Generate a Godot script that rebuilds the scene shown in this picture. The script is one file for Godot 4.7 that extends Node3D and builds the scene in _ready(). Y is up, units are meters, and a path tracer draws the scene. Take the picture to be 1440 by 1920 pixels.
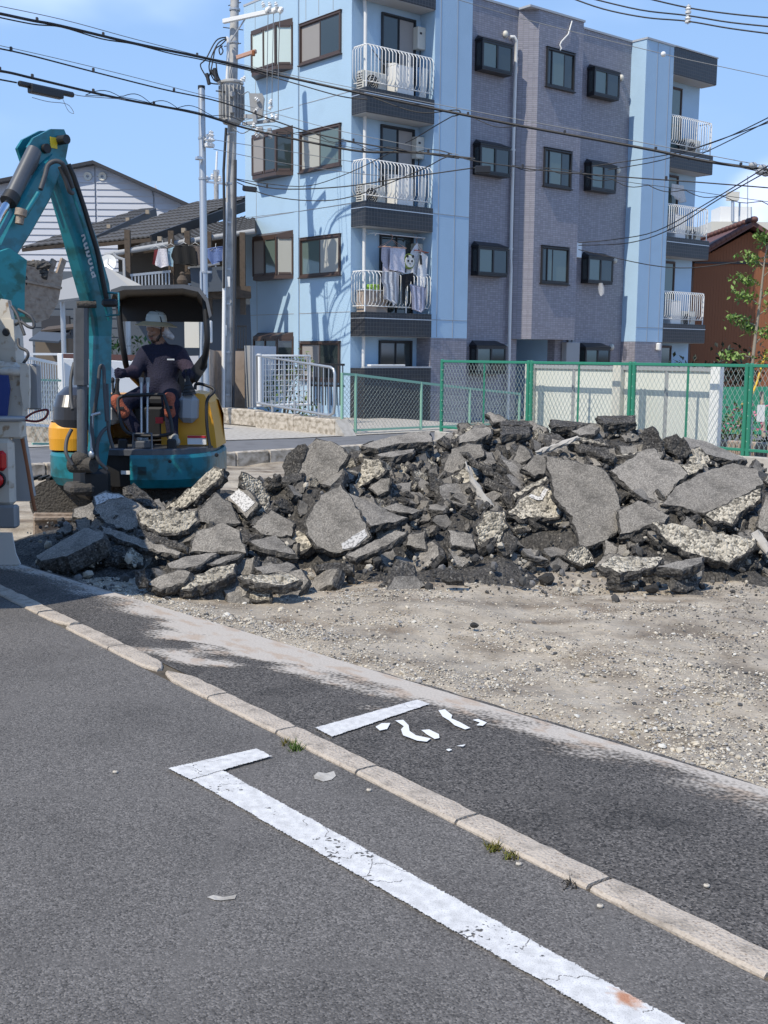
extends Node3D
# A demolition site beside a parking lot: broken asphalt heap, mini excavator, pale blue apartment block.

class Surf:
	var v := PackedVector3Array()
	var n := PackedVector3Array()
	var c := PackedColorArray()

class MB:   # collects triangles, one surface per material
	var sf := {}
	var cur: Surf
	var off := Vector3.ZERO
	var col := Color.WHITE
	func m(mat) -> MB:
		if not sf.has(mat): sf[mat] = Surf.new()
		cur = sf[mat]
		return self
	func at(o: Vector3) -> MB:
		off = -o
		return self
	func put(a: Vector3, na: Vector3):
		cur.v.append(a + off); cur.n.append(na); cur.c.append(col)
	func tri(a: Vector3, b: Vector3, c: Vector3):
		var nn := (b - a).cross(c - a)
		if nn.length_squared() < 1e-16: return
		nn = nn.normalized()
		put(a, nn); put(c, nn); put(b, nn)
	func trin(a: Vector3, b: Vector3, c: Vector3, na: Vector3, nb: Vector3, nc: Vector3):
		put(a, na); put(c, nc); put(b, nb)
	func quad(a: Vector3, b: Vector3, c: Vector3, d: Vector3):
		tri(a, b, c); tri(a, c, d)
	func box(c: Vector3, s: Vector3, b := Basis(), bev := 0.0):
		var h := s * 0.5
		var ax := [b.x.normalized(), b.y.normalized(), b.z.normalized()]
		var hh := [h.x, h.y, h.z]
		bev = minf(bev, minf(h.x, minf(h.y, h.z)) * 0.9)
		for i in 3:
			var j := (i + 1) % 3
			var k := (i + 2) % 3
			for sg in [1.0, -1.0]:
				var o: Vector3 = c + ax[i] * hh[i] * sg
				var p: Vector3 = ax[j] * (hh[j] - bev)
				var q: Vector3 = ax[k] * (hh[k] - bev) * sg
				quad(o - p - q, o + p - q, o + p + q, o - p + q)
				if bev > 0.0:
					for s2 in [1.0, -1.0]:   # edge between +-i and +-j
						var e1: Vector3 = c + ax[i] * hh[i] * sg + ax[j] * (hh[j] - bev) * s2
						var e2: Vector3 = c + ax[i] * (hh[i] - bev) * sg + ax[j] * hh[j] * s2
						var r: Vector3 = ax[k] * (hh[k] - bev) * (sg * s2)
						quad(e1 - r, e2 - r, e2 + r, e1 + r)
		if bev > 0.0:
			for sx in [1.0, -1.0]:
				for sy in [1.0, -1.0]:
					for sz in [1.0, -1.0]:
						var a: Vector3 = c + ax[0] * hh[0] * sx + ax[1] * (hh[1] - bev) * sy + ax[2] * (hh[2] - bev) * sz
						var d: Vector3 = c + ax[0] * (hh[0] - bev) * sx + ax[1] * hh[1] * sy + ax[2] * (hh[2] - bev) * sz
						var e: Vector3 = c + ax[0] * (hh[0] - bev) * sx + ax[1] * (hh[1] - bev) * sy + ax[2] * hh[2] * sz
						if sx * sy * sz > 0: tri(a, d, e)
						else: tri(a, e, d)
	func beam(a: Vector3, b: Vector3, w: float, h: float, up := Vector3.UP, bev := 0.0):   # a box from a to b
		var z := (b - a)
		var l := z.length()
		z /= l
		var x := up.cross(z)
		if x.length() < 0.01: x = Vector3.RIGHT.cross(z)
		x = x.normalized()
		box((a + b) * 0.5, Vector3(w, h, l), Basis(x, z.cross(x), z), bev)
	func tube(pts: Array, r, k := 6, caps := true):
		var n := pts.size()
		var rings := []
		var dirs := []
		var t0: Vector3 = (pts[1] - pts[0]).normalized()
		var ref := Vector3.UP if absf(t0.y) < 0.9 else Vector3.RIGHT
		var x := ref.cross(t0).normalized()
		for i in n:
			var t: Vector3
			if i == 0: t = pts[1] - pts[0]
			elif i == n - 1: t = pts[n - 1] - pts[n - 2]
			else: t = (pts[i + 1] - pts[i]).normalized() + (pts[i] - pts[i - 1]).normalized()
			t = t.normalized()
			x = (x - t * x.dot(t))
			if x.length() < 1e-4: x = (Vector3.UP if absf(t.y) < 0.9 else Vector3.RIGHT).cross(t)
			x = x.normalized()
			var y := t.cross(x)
			var rr: float = r[i] if r is Array else r
			var ring := []
			var dr := []
			for j in k:
				var a := TAU * j / k
				var d := x * cos(a) + y * sin(a)
				ring.append(pts[i] + d * rr)
				dr.append(d)
			rings.append(ring); dirs.append(dr)
		for i in n - 1:
			for j in k:
				var q := (j + 1) % k
				trin(rings[i][j], rings[i][q], rings[i + 1][q], dirs[i][j], dirs[i][q], dirs[i + 1][q])
				trin(rings[i][j], rings[i + 1][q], rings[i + 1][j], dirs[i][j], dirs[i + 1][q], dirs[i + 1][j])
		if caps:
			for j in range(1, k - 1):
				tri(rings[0][0], rings[0][j + 1], rings[0][j])
				tri(rings[n - 1][0], rings[n - 1][j], rings[n - 1][j + 1])
	func cyl(a: Vector3, b: Vector3, r: float, k := 10): tube([a, b], r, k)
	func lathe(prof: Array, k: int, o: Vector3, up := Vector3.UP):   # prof: Vector2(radius, height)
		var z := up.normalized()
		var x := (Vector3.RIGHT if absf(z.y) > 0.9 else Vector3.UP).cross(z).normalized()
		var y := z.cross(x)
		for i in prof.size() - 1:
			var p: Vector2 = prof[i]
			var q: Vector2 = prof[i + 1]
			var sl := Vector2(q.y - p.y, p.x - q.x).normalized()
			for j in k:
				var a := TAU * j / k
				var b := TAU * (j + 1) / k
				var da := x * cos(a) + y * sin(a)
				var db := x * cos(b) + y * sin(b)
				var na := da * sl.x + z * sl.y
				var nb := db * sl.x + z * sl.y
				var A := o + da * p.x + z * p.y
				var B := o + db * p.x + z * p.y
				var C := o + db * q.x + z * q.y
				var D := o + da * q.x + z * q.y
				trin(A, B, C, na, nb, nb); trin(A, C, D, na, nb, na)
	func prism(poly: PackedVector2Array, z0: float, z1: float, xf := Transform3D()):   # polygon in xy (counter-clockwise), extruded along z
		if Geometry2D.is_polygon_clockwise(poly): poly.reverse()   # Godot's test runs on y-down axes
		var area := 0.0
		for i in poly.size():
			var p := poly[i]
			var q := poly[(i + 1) % poly.size()]
			area += p.x * q.y - q.x * p.y
		if area < 0.0: poly.reverse()
		var ids := Geometry2D.triangulate_polygon(poly)
		for t in range(0, ids.size(), 3):
			var a := poly[ids[t]]
			var b := poly[ids[t + 1]]
			var c := poly[ids[t + 2]]
			if (b - a).cross(c - a) < 0.0:
				var w := b
				b = c
				c = w
			tri(xf * Vector3(a.x, a.y, z1), xf * Vector3(b.x, b.y, z1), xf * Vector3(c.x, c.y, z1))
			tri(xf * Vector3(a.x, a.y, z0), xf * Vector3(c.x, c.y, z0), xf * Vector3(b.x, b.y, z0))
		for i in poly.size():
			var p := poly[i]
			var q := poly[(i + 1) % poly.size()]
			quad(xf * Vector3(p.x, p.y, z0), xf * Vector3(q.x, q.y, z0), xf * Vector3(q.x, q.y, z1), xf * Vector3(p.x, p.y, z1))
	func ball(c: Vector3, r: Vector3, k := 10, rings := 6, b := Basis()):
		for i in rings:
			var a0 := PI * i / rings - PI / 2
			var a1 := PI * (i + 1) / rings - PI / 2
			for j in k:
				var b0 := TAU * j / k
				var b1 := TAU * (j + 1) / k
				var d := [Vector3(cos(a0) * cos(b0), sin(a0), -cos(a0) * sin(b0)), Vector3(cos(a0) * cos(b1), sin(a0), -cos(a0) * sin(b1)), Vector3(cos(a1) * cos(b1), sin(a1), -cos(a1) * sin(b1)), Vector3(cos(a1) * cos(b0), sin(a1), -cos(a1) * sin(b0))]
				var p := []
				var nn := []
				for e in d:
					p.append(c + b * (e * r)); nn.append((b * (e / r)).normalized())
				if i > 0: trin(p[0], p[1], p[2], nn[0], nn[1], nn[2])
				if i < rings - 1: trin(p[0], p[2], p[3], nn[0], nn[2], nn[3])
				else: trin(p[0], p[1], p[2], nn[0], nn[1], nn[2])
	func mesh() -> ArrayMesh:
		var am := ArrayMesh.new()
		for mat in sf:
			var s: Surf = sf[mat]
			if s.v.is_empty(): continue
			var ar := []
			ar.resize(Mesh.ARRAY_MAX)
			ar[Mesh.ARRAY_VERTEX] = s.v
			ar[Mesh.ARRAY_NORMAL] = s.n
			ar[Mesh.ARRAY_COLOR] = s.c
			am.add_surface_from_arrays(Mesh.PRIMITIVE_TRIANGLES, ar)
			am.surface_set_material(am.get_surface_count() - 1, mat)
		return am

var taken := {}
var MT := {}          # materials by name
var rng := RandomNumberGenerator.new()
var t_start := 0

func numbered(called: String) -> String:
	var n: int = taken.get(called, 0)
	taken[called] = n + 1
	return called if n == 0 else "%s_%03d" % [called, n]

func tag(o: Node3D, label: String, category: String, group := "", kind := ""):
	if label: o.set_meta("label", label)
	if category: o.set_meta("category", category)
	if group: o.set_meta("group", group)
	if kind: o.set_meta("kind", kind)
	return o

func thing(called: String, at: Vector3, label: String, category: String, group := "", turn := 0.0) -> Node3D:
	var o := Node3D.new()
	o.name = numbered(called)
	add_child(o)
	o.position = at
	o.rotation.y = turn
	return tag(o, label, category, group)

func part(p: Node3D, called: String, b: MB, label := "") -> MeshInstance3D:
	var o := MeshInstance3D.new()
	o.mesh = b.mesh()
	o.name = called
	p.add_child(o, true)
	if label: o.set_meta("label", label)
	return o

func partm(p: Node3D, called: String, mesh: Mesh, xf: Transform3D) -> MeshInstance3D:
	var o := MeshInstance3D.new()
	o.mesh = mesh
	o.name = called
	p.add_child(o, true)
	o.transform = xf
	return o

func solo(called: String, b: MB, at: Vector3, label: String, category: String, group := "", kind := "") -> MeshInstance3D:   # a thing that is one mesh; b was built with b.at(at)
	var o := MeshInstance3D.new()
	o.mesh = b.mesh()
	o.name = numbered(called)
	add_child(o)
	o.position = at
	tag(o, label, category, group, kind)
	return o

func struct(called: String, b: MB, at := Vector3.ZERO, label := "") -> MeshInstance3D:
	return solo(called, b, at, label, "", "", "structure")

func mk(mat, at := Vector3.ZERO) -> MB:
	var b := MB.new()
	b.m(MT[mat] if mat is String else mat)
	b.off = -at
	return b

func ramp(stops: Array) -> Gradient:
	var g := Gradient.new()
	var o := PackedFloat32Array()
	var c := PackedColorArray()
	for s in stops:
		o.append(s[0]); c.append((s[1] as Color).linear_to_srgb())
	g.offsets = o
	g.colors = c
	return g

func grey(v: float) -> Color: return Color(v, v, v)

func ntex(size: int, freq: float, type: int, sd: int, stops: Array, oct := 4, cell := -1) -> NoiseTexture2D:
	var n := FastNoiseLite.new()
	n.noise_type = type
	n.seed = sd
	n.frequency = freq
	n.fractal_octaves = oct
	if type == FastNoiseLite.TYPE_CELLULAR:
		n.fractal_type = FastNoiseLite.FRACTAL_NONE
		n.cellular_return_type = cell if cell >= 0 else FastNoiseLite.RETURN_CELL_VALUE
	var t := NoiseTexture2D.new()
	t.width = size
	t.height = size
	t.seamless = true
	t.seamless_blend_skirt = 0.12
	t.noise = n
	if stops: t.color_ramp = ramp(stops)
	return t

func mat(called: String, c: Color, rough := 0.8, metal := 0.0) -> StandardMaterial3D:
	var m := StandardMaterial3D.new()
	m.resource_name = called
	m.albedo_color = c.linear_to_srgb()
	m.roughness = rough
	m.metallic = metal
	MT[called] = m
	return m

func tripl(m: StandardMaterial3D, tex: Texture2D, scale: float, bump: Texture2D = null, depth := 0.2, world := false):
	m.albedo_texture = tex
	m.uv1_triplanar = true
	m.uv1_world_triplanar = world
	m.uv1_scale = Vector3.ONE * scale
	if bump:
		m.heightmap_enabled = true
		m.heightmap_texture = bump
		m.heightmap_scale = depth
	return m

func over(m: StandardMaterial3D, tex: Texture2D, scale: float):   # a second, coarser pattern multiplied over the first
	m.detail_enabled = true
	m.detail_albedo = tex
	m.detail_blend_mode = BaseMaterial3D.BLEND_MODE_MUL
	m.detail_uv_layer = BaseMaterial3D.DETAIL_UV_2
	m.uv2_triplanar = true
	m.uv2_world_triplanar = m.uv1_world_triplanar
	m.uv2_scale = Vector3.ONE * scale
	return m

func vcol(m: StandardMaterial3D):
	m.vertex_color_use_as_albedo = true
	return m

# ---------------------------------------------------------------- camera, sky, sun
func build_camera_and_light():
	var cam := Camera3D.new()
	cam.name = "camera"
	add_child(cam)
	cam.position = Vector3(0, 1.62, 0)
	cam.rotation = Vector3(deg_to_rad(-7.86), 0, 0)
	cam.rotate_object_local(Vector3(0, 0, 1), deg_to_rad(0.5))
	cam.fov = 48.27
	cam.near = 0.05
	cam.far = 600.0
	cam.current = true
	var env := Environment.new()
	env.background_mode = Environment.BG_SKY
	var sk := Sky.new()
	var pm := ProceduralSkyMaterial.new()
	pm.sky_top_color = Color(0.07, 0.19, 0.50).linear_to_srgb()
	pm.sky_horizon_color = Color(0.39, 0.61, 0.95).linear_to_srgb()
	pm.sky_curve = 0.5
	pm.ground_bottom_color = Color(0.16, 0.15, 0.14).linear_to_srgb()
	pm.ground_horizon_color = Color(0.3, 0.3, 0.31).linear_to_srgb()
	pm.sky_energy_multiplier = 1.15
	pm.sun_angle_max = 8.0
	pm.sky_cover = cloud_cover()
	sk.sky_material = pm
	env.sky = sk
	env.background_energy_multiplier = 1.0
	env.tonemap_mode = Environment.TONE_MAPPER_LINEAR
	env.tonemap_exposure = EXPOSURE
	env.sdfgi_enabled = true
	env.ssao_enabled = true
	env.ssil_enabled = true
	var we := WorldEnvironment.new()
	we.environment = env
	we.name = "environment"
	add_child(we)
	var sun := DirectionalLight3D.new()
	sun.name = "sun"
	sun.light_energy = SUN
	sun.light_color = Color(1.0, 0.965, 0.9)
	sun.light_angular_distance = 0.5
	sun.shadow_enabled = true
	add_child(sun)
	sun.look_at_from_position(Vector3.ZERO, Vector3(0.41, -0.79, -0.45), Vector3.UP)

const EXPOSURE := 0.88
const SUN := 1.6

func cloud_cover() -> ImageTexture:   # thin cirrus and a bank of cumulus low over the horizon; all the way round, heavier towards the north-east
	var w := 2048
	var h := 1024
	var a := FastNoiseLite.new()
	a.seed = 7
	a.frequency = 0.9
	a.fractal_octaves = 6
	var b := FastNoiseLite.new()
	b.seed = 21
	b.frequency = 2.2
	b.fractal_octaves = 5
	var data := PackedByteArray()
	data.resize(w * h * 4)
	for y in range(300, 512):
		var el := PI / 2 - PI * (y + 0.5) / h
		for x in w:
			var az := TAU * (x + 0.5) / w
			var d := Vector3(sin(az) * cos(el), sin(el), -cos(az) * cos(el))
			var cirrus: float = smoothstep(-0.1, 0.5, a.get_noise_3d(d.x * 2.2 + 1.7, d.y * 7.0, d.z * 2.2)) * smoothstep(0.12, 0.3, d.y) * 0.3
			var nb: float = b.get_noise_3d(d.x * 3.0, d.y * 5.0, d.z * 3.0)
			var top: float = 0.03 + 0.09 * a.get_noise_3d(d.x * 2.6 + 4.3, 3.0, d.z * 2.6) + 0.15 * exp(-pow(wrapf(az - 0.36, -PI, PI) / 0.16, 2.0)) + 0.1 * exp(-pow(wrapf(az - 2.6, -PI, PI) / 0.5, 2.0))
			var cum: float = smoothstep(-0.05, 0.12, (top - d.y) * 4.0 + nb * 0.42 - 0.1) * 0.55
			var v := clampf(cirrus + cum, 0.0, 0.6)
			var i := (y * w + x) * 4
			data[i] = 255
			data[i + 1] = 236 if cum > cirrus else 250
			data[i + 2] = 238 if cum > cirrus else 255
			data[i + 3] = int(v * 255)
	return ImageTexture.create_from_image(Image.create_from_data(w, h, false, Image.FORMAT_RGBA8, data))

# ---------------------------------------------------------------- materials
func build_materials():
	var SX := FastNoiseLite.TYPE_SIMPLEX_SMOOTH
	var CE := FastNoiseLite.TYPE_CELLULAR
	var mott := ntex(512, 0.008, SX, 3, [[0.0, grey(0.72)], [0.5, grey(0.97)], [1.0, grey(1.0)]], 5)
	var mott2 := ntex(512, 0.012, SX, 4, [[0.0, grey(0.5)], [0.45, grey(0.9)], [1.0, grey(1.0)]], 5)
	var grain := ntex(1024, 0.21, CE, 5, [[0.0, grey(0.25)], [0.2, grey(0.5)], [0.6, grey(0.63)], [0.84, grey(0.82)], [0.93, Color(1.2, 1.17, 1.14)], [1.0, Color(1.6, 1.56, 1.5)]])
	var grain2 := ntex(1024, 0.16, CE, 9, [[0.0, grey(0.1)], [0.25, grey(0.38)], [0.7, grey(0.6)], [0.9, grey(0.85)], [0.955, Color(1.6, 1.55, 1.5)], [1.0, Color(2.0, 1.95, 1.9)]])
	var pebble_h := ntex(1024, 0.21, CE, 5, [[0.0, grey(1.0)], [1.0, grey(0.0)]], 1, FastNoiseLite.RETURN_DISTANCE)
	var fine_h := ntex(512, 0.1, SX, 11, [], 5)
	var rough_h := ntex(512, 0.03, SX, 12, [], 6)
	# ground surfaces
	var a := mat("asphalt", Color(0.222, 0.207, 0.192), 0.92)
	tripl(a, grain, 0.85, pebble_h, 0.3, true); over(a, mott, 0.23)
	a = mat("asphalt_dark", Color(0.205, 0.188, 0.172), 0.92)
	tripl(a, grain2, 0.85, pebble_h, 0.5, true); over(a, mott2, 0.33)
	a = mat("asphalt_far", Color(0.17, 0.17, 0.175), 0.9)
	tripl(a, mott, 0.4, fine_h, 0.2, true)
	var dirt_t := ntex(1024, 0.006, SX, 15, [[0.0, Color(0.18, 0.145, 0.11)], [0.3, Color(0.33, 0.28, 0.22)], [0.55, Color(0.44, 0.385, 0.31)], [1.0, Color(0.55, 0.485, 0.395)]], 7)
	a = mat("dirt", Color(1, 1, 1), 0.95)
	vcol(tripl(a, dirt_t, 0.33, rough_h, 1.6, true))
	over(a, ntex(1024, 0.12, CE, 17, [[0.0, grey(0.72)], [0.4, grey(0.9)], [0.8, grey(1.0)], [1.0, grey(1.0)]]), 0.9)
	a = mat("stone", Color(1, 1, 1), 0.9)
	vcol(tripl(a, mott, 9.0))
	a = mat("concrete", Color(0.52, 0.49, 0.44), 0.9)
	tripl(a, ntex(512, 0.02, SX, 22, [[0.0, Color(0.55, 0.53, 0.5)], [0.5, grey(0.85)], [1.0, grey(1.0)]], 6), 0.8, fine_h, 0.3, true)
	a = mat("concrete_kerb", Color(0.56, 0.485, 0.40), 0.92)
	tripl(a, ntex(1024, 0.16, CE, 23, [[0.0, Color(0.5, 0.45, 0.42)], [0.1, grey(0.78)], [0.6, grey(0.93)], [1.0, grey(1.0)]]), 1.1, fine_h, 0.5, true)
	over(a, mott2, 1.3)
	a = mat("stained_concrete", Color(0.56, 0.50, 0.42), 0.92)
	tripl(a, ntex(512, 0.015, SX, 24, [[0.0, Color(0.22, 0.2, 0.17)], [0.38, Color(0.6, 0.58, 0.54)], [0.55, grey(0.95)], [1.0, grey(1.0)]], 6), 0.9, fine_h, 0.3, true)
	# broken asphalt slabs
	a = mat("slab_top", Color(0.41, 0.375, 0.325), 0.92)
	vcol(tripl(a, ntex(1024, 0.16, CE, 10, [[0.0, grey(0.42)], [0.3, grey(0.6)], [0.7, grey(0.75)], [0.9, grey(0.9)], [1.0, grey(1.0)]]), 0.75, pebble_h, 0.4)); over(a, mott2, 0.9)
	a = mat("old_paint", Color(0.62, 0.60, 0.57), 0.8)
	tripl(a, ntex(512, 0.03, SX, 35, [[0.0, grey(0.3)], [0.36, grey(0.5)], [0.45, grey(0.95)], [1.0, grey(1.0)]], 5), 2.5)
	a = mat("slab_side", Color(0.20, 0.185, 0.165), 0.9)
	vcol(tripl(a, ntex(512, 0.11, CE, 31, [[0.0, grey(0.1)], [0.35, grey(0.28)], [0.72, grey(0.45)], [0.86, grey(0.85)], [1.0, Color(1.0, 0.98, 0.93)]]), 1.6, rough_h, 1.6))
	over(a, mott2, 1.9)
	a = mat("slab_base", Color(0.72, 0.65, 0.52), 0.95)
	vcol(tripl(a, ntex(512, 0.075, CE, 33, [[0.0, grey(0.08)], [0.22, grey(0.28)], [0.4, grey(0.62)], [0.7, grey(0.85)], [1.0, grey(1.0)]]), 1.5, ntex(512, 0.075, CE, 33, [[0.0, grey(1.0)], [1.0, grey(0.0)]], 1, FastNoiseLite.RETURN_DISTANCE), 1.8))
	over(a, mott2, 1.1)
	# building
	a = mat("blue_wall", Color(0.40, 0.565, 0.72), 0.85)
	tripl(a, ntex(512, 0.006, SX, 41, [[0.0, grey(0.95)], [0.5, grey(1.0)], [1.0, grey(1.0)]], 5), 0.3, ntex(512, 0.16, SX, 42, [], 2), 0.35)
	MT["tile_purple"] = tile_mat("tile_purple", Color(0.295, 0.285, 0.33), Color(0.19, 0.188, 0.205), 256, 22.0, 11.0, 1.3)
	MT["tile_dark"] = tile_mat("tile_dark", Color(0.027, 0.029, 0.035), Color(0.075, 0.075, 0.075), 256, 10.0, 10.0, 1.0)
	mat("frame_brown", Color(0.075, 0.05, 0.042), 0.45)
	mat("frame_black", Color(0.018, 0.018, 0.02), 0.4)
	a = mat("glass_dark", Color(0.03, 0.042, 0.042), 0.04)
	a.metallic_specular = 0.75
	a = mat("glass_green", Color(0.12, 0.165, 0.15), 0.06)
	a.metallic_specular = 0.7
	mat("frosted", Color(0.62, 0.72, 0.68), 0.18)
	mat("screen_mesh", Color(0.30, 0.285, 0.275), 0.8)
	a = mat("curtain", Color(0.42, 0.42, 0.38), 0.7)
	mat("white_paint", Color(0.78, 0.78, 0.76), 0.5)
	mat("white_plastic", Color(0.72, 0.72, 0.70), 0.45)
	a = mat("bag_film", Color(0.75, 0.75, 0.75, 0.35), 0.3)
	a.transparency = BaseMaterial3D.TRANSPARENCY_ALPHA
	mat("cream_metal", Color(0.62, 0.60, 0.53), 0.45)
	mat("aluminium", Color(0.6, 0.61, 0.63), 0.35, 0.7)
	mat("galvanised", Color(0.46, 0.48, 0.5), 0.42, 0.65)
	mat("dark_metal", Color(0.05, 0.05, 0.055), 0.5, 0.4)
	mat("black", Color(0.012, 0.012, 0.013), 0.6)
	mat("cable_black", Color(0.012, 0.012, 0.014), 0.55)
	mat("cable_grey", Color(0.2, 0.21, 0.22), 0.55)
	mat("wood_brown", Color(0.14, 0.115, 0.09), 0.9)  # brown wood of the balcony back wall and the lean-to cupboard
	mat("grey_soffit", Color(0.42, 0.43, 0.44), 0.85)
	mat("parapet_cap", Color(0.42, 0.44, 0.46), 0.5)
	mat("pole_concrete", Color(0.47, 0.47, 0.46), 0.85)
	tripl(MT.pole_concrete, mott2, 0.5, fine_h, 0.2)
	mat("porcelain", Color(0.8, 0.8, 0.78), 0.15)
	mat("rust_pink", Color(0.5, 0.3, 0.23), 0.7)
	mat("rust", Color(0.25, 0.09, 0.035), 0.85)
	mat("green_paint", Color(0.03, 0.215, 0.135), 0.4)
	mat("green_light", Color(0.26, 0.47, 0.35), 0.5)
	mat("mesh_wire", Color(0.36, 0.43, 0.40), 0.45, 0.2)
	mat("panel_cream", Color(0.66, 0.67, 0.61), 0.6)
	mat("panel_pale", Color(0.33, 0.33, 0.325), 0.7)
	mat("panel_grey", Color(0.34, 0.35, 0.36), 0.6)
	mat("beige_wall", Color(0.45, 0.36, 0.29), 0.9)
	tripl(MT.beige_wall, mott, 0.7, fine_h, 0.3)
	mat("brown_wall", Color(0.25, 0.095, 0.042), 0.75)
	mat("roof_tile", Color(0.105, 0.102, 0.1), 0.75)
	tripl(MT.roof_tile, mott2, 0.6)
	mat("roof_red", Color(0.13, 0.06, 0.05), 0.7)
	mat("siding", Color(0.50, 0.52, 0.57), 0.6)
	mat("siding_blue", Color(0.075, 0.092, 0.115), 0.7)
	mat("wood_old", Color(0.1, 0.075, 0.055), 0.85)
	tripl(MT.wood_old, mott2, 1.4)
	mat("wood_pale", Color(0.35, 0.29, 0.22), 0.85)
	mat("leaf", Color(0.075, 0.15, 0.025), 0.55)
	vcol(MT.leaf)
	MT.leaf.albedo_color = Color.WHITE
	MT.leaf.backlight_enabled = true
	MT.leaf.backlight = Color(0.25, 0.3, 0.1)
	mat("bark", Color(0.16, 0.13, 0.1), 0.9)
	mat("bark_pale", Color(0.3, 0.26, 0.2), 0.9)
	mat("yellow_rope", Color(0.7, 0.45, 0.05), 0.7)
	# machines and people
	a = mat("teal", Color(0.005, 0.18, 0.22), 0.34)
	a.clearcoat_enabled = true
	a.clearcoat = 0.35
	tripl(a, ntex(512, 0.01, SX, 51, [[0.0, Color(0.5, 0.35, 0.25)], [0.3, Color(0.62, 0.6, 0.55)], [0.4, grey(0.9)], [0.5, grey(1.0)], [1.0, grey(1.0)]], 6), 1.2)
	a = mat("teal_worn", Color(0.02, 0.27, 0.29), 0.5)
	tripl(a, ntex(512, 0.012, SX, 52, [[0.0, Color(0.5, 0.3, 0.2)], [0.33, Color(0.55, 0.5, 0.42)], [0.42, grey(0.9)], [1.0, grey(1.0)]], 6), 0.8)
	a = mat("machine_yellow", Color(0.78, 0.36, 0.02), 0.38)
	a.clearcoat_enabled = true
	a.clearcoat = 0.3
	a = mat("machine_grey", Color(0.105, 0.11, 0.12), 0.4, 0.15)
	tripl(a, mott, 1.3)
	mat("machine_black", Color(0.014, 0.014, 0.015), 0.55)
	mat("hood_dark", Color(0.035, 0.035, 0.04), 0.28)
	mat("rubber", Color(0.02, 0.02, 0.021), 0.75)
	mat("hose", Color(0.06, 0.062, 0.066), 0.6)
	mat("chrome", Color(0.75, 0.76, 0.78), 0.12, 1.0)
	a = mat("bucket_steel", Color(0.40, 0.33, 0.26), 0.65)
	tripl(a, ntex(512, 0.02, SX, 55, [[0.0, Color(0.3, 0.24, 0.2)], [0.45, Color(0.75, 0.7, 0.66)], [1.0, grey(1.0)]], 6), 1.6, rough_h, 0.5)
	a = mat("track_mud", Color(0.075, 0.068, 0.06), 0.9)
	tripl(a, mott2, 2.0, rough_h, 1.2)
	a = mat("truck_white", Color(0.58, 0.54, 0.465), 0.5)
	tripl(a, ntex(512, 0.014, SX, 57, [[0.0, Color(0.32, 0.15, 0.07)], [0.2, Color(0.6, 0.5, 0.4)], [0.33, grey(0.95)], [1.0, grey(1.0)]], 6), 1.1)
	mat("truck_grey", Color(0.27, 0.275, 0.28), 0.5, 0.2)
	mat("flap_white", Color(0.62, 0.59, 0.54), 0.7)
	mat("lamp_red", Color(0.5, 0.012, 0.015), 0.15)
	mat("lamp_clear", Color(0.5, 0.48, 0.47), 0.15)
	mat("blue_sheet", Color(0.015, 0.04, 0.19), 0.5)
	mat("cable_red", Color(0.13, 0.012, 0.015), 0.5)
	a = mat("cloth", Color(1, 1, 1), 0.9)
	vcol(a)
	tripl(a, ntex(256, 0.03, SX, 61, [[0.0, grey(0.6)], [0.5, grey(0.95)], [1.0, grey(1.0)]], 4), 3.0, rough_h, 0.8)
	a = mat("skin", Color(0.31, 0.17, 0.115), 0.5)
	vcol(a)
	mat("straw", Color(0.62, 0.50, 0.30), 0.85)
	tripl(MT.straw, ntex(256, 0.05, SX, 63, [[0.0, grey(0.6)], [1.0, grey(1.0)]], 3), 12.0)
	mat("hat_cloth", Color(0.52, 0.58, 0.57), 0.85)
	mat("towel", Color(0.66, 0.66, 0.68), 0.95)
	mat("knee_pad", Color(0.36, 0.10, 0.055), 0.75)
	mat("shoe", Color(0.48, 0.47, 0.43), 0.8)
	mat("sticker_yellow", Color(0.75, 0.55, 0.03), 0.4)
	mat("sticker_white", Color(0.75, 0.75, 0.73), 0.4)
	mat("sticker_red", Color(0.5, 0.02, 0.03), 0.4)

func tile_mat(called: String, c: Color, joint: Color, px: int, nx: float, ny: float, span: float) -> StandardMaterial3D:
	# a sheet of small glazed tiles, too far away to build one by one: span metres hold nx by ny tiles
	px = 512
	var img := Image.create_empty(px, px, false, Image.FORMAT_RGB8)
	var hgt := Image.create_empty(px, px, false, Image.FORMAT_RGB8)
	img.fill(joint.linear_to_srgb())
	hgt.fill(Color.BLACK)
	var r := RandomNumberGenerator.new()
	r.seed = 77
	var W := int(nx)
	var Hh := int(ny)
	if called == "tile_purple":
		W = 12
		Hh = 24
	for j in Hh:
		for i in W:
			var x0 := int(px * float(i) / W)
			var x1 := int(px * float(i + 1) / W)
			var y0 := int(px * float(j) / Hh)
			var y1 := int(px * float(j + 1) / Hh)
			var g := 0.82 + 0.3 * r.randf()
			var e := 4 if called == "tile_purple" else 6
			img.fill_rect(Rect2i(x0, y0, x1 - x0 - e, y1 - y0 - e), Color(c.r * g, c.g * g, c.b * g).linear_to_srgb())
			hgt.fill_rect(Rect2i(x0, y0, x1 - x0 - e, y1 - y0 - e), grey(0.8 + 0.2 * r.randf()))
	var m := mat(called, Color.WHITE, 0.35)
	tripl(m, ImageTexture.create_from_image(img), 1.0 / span, ImageTexture.create_from_image(hgt), 0.4)
	m.uv1_triplanar_sharpness = 8.0
	return m

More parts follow.
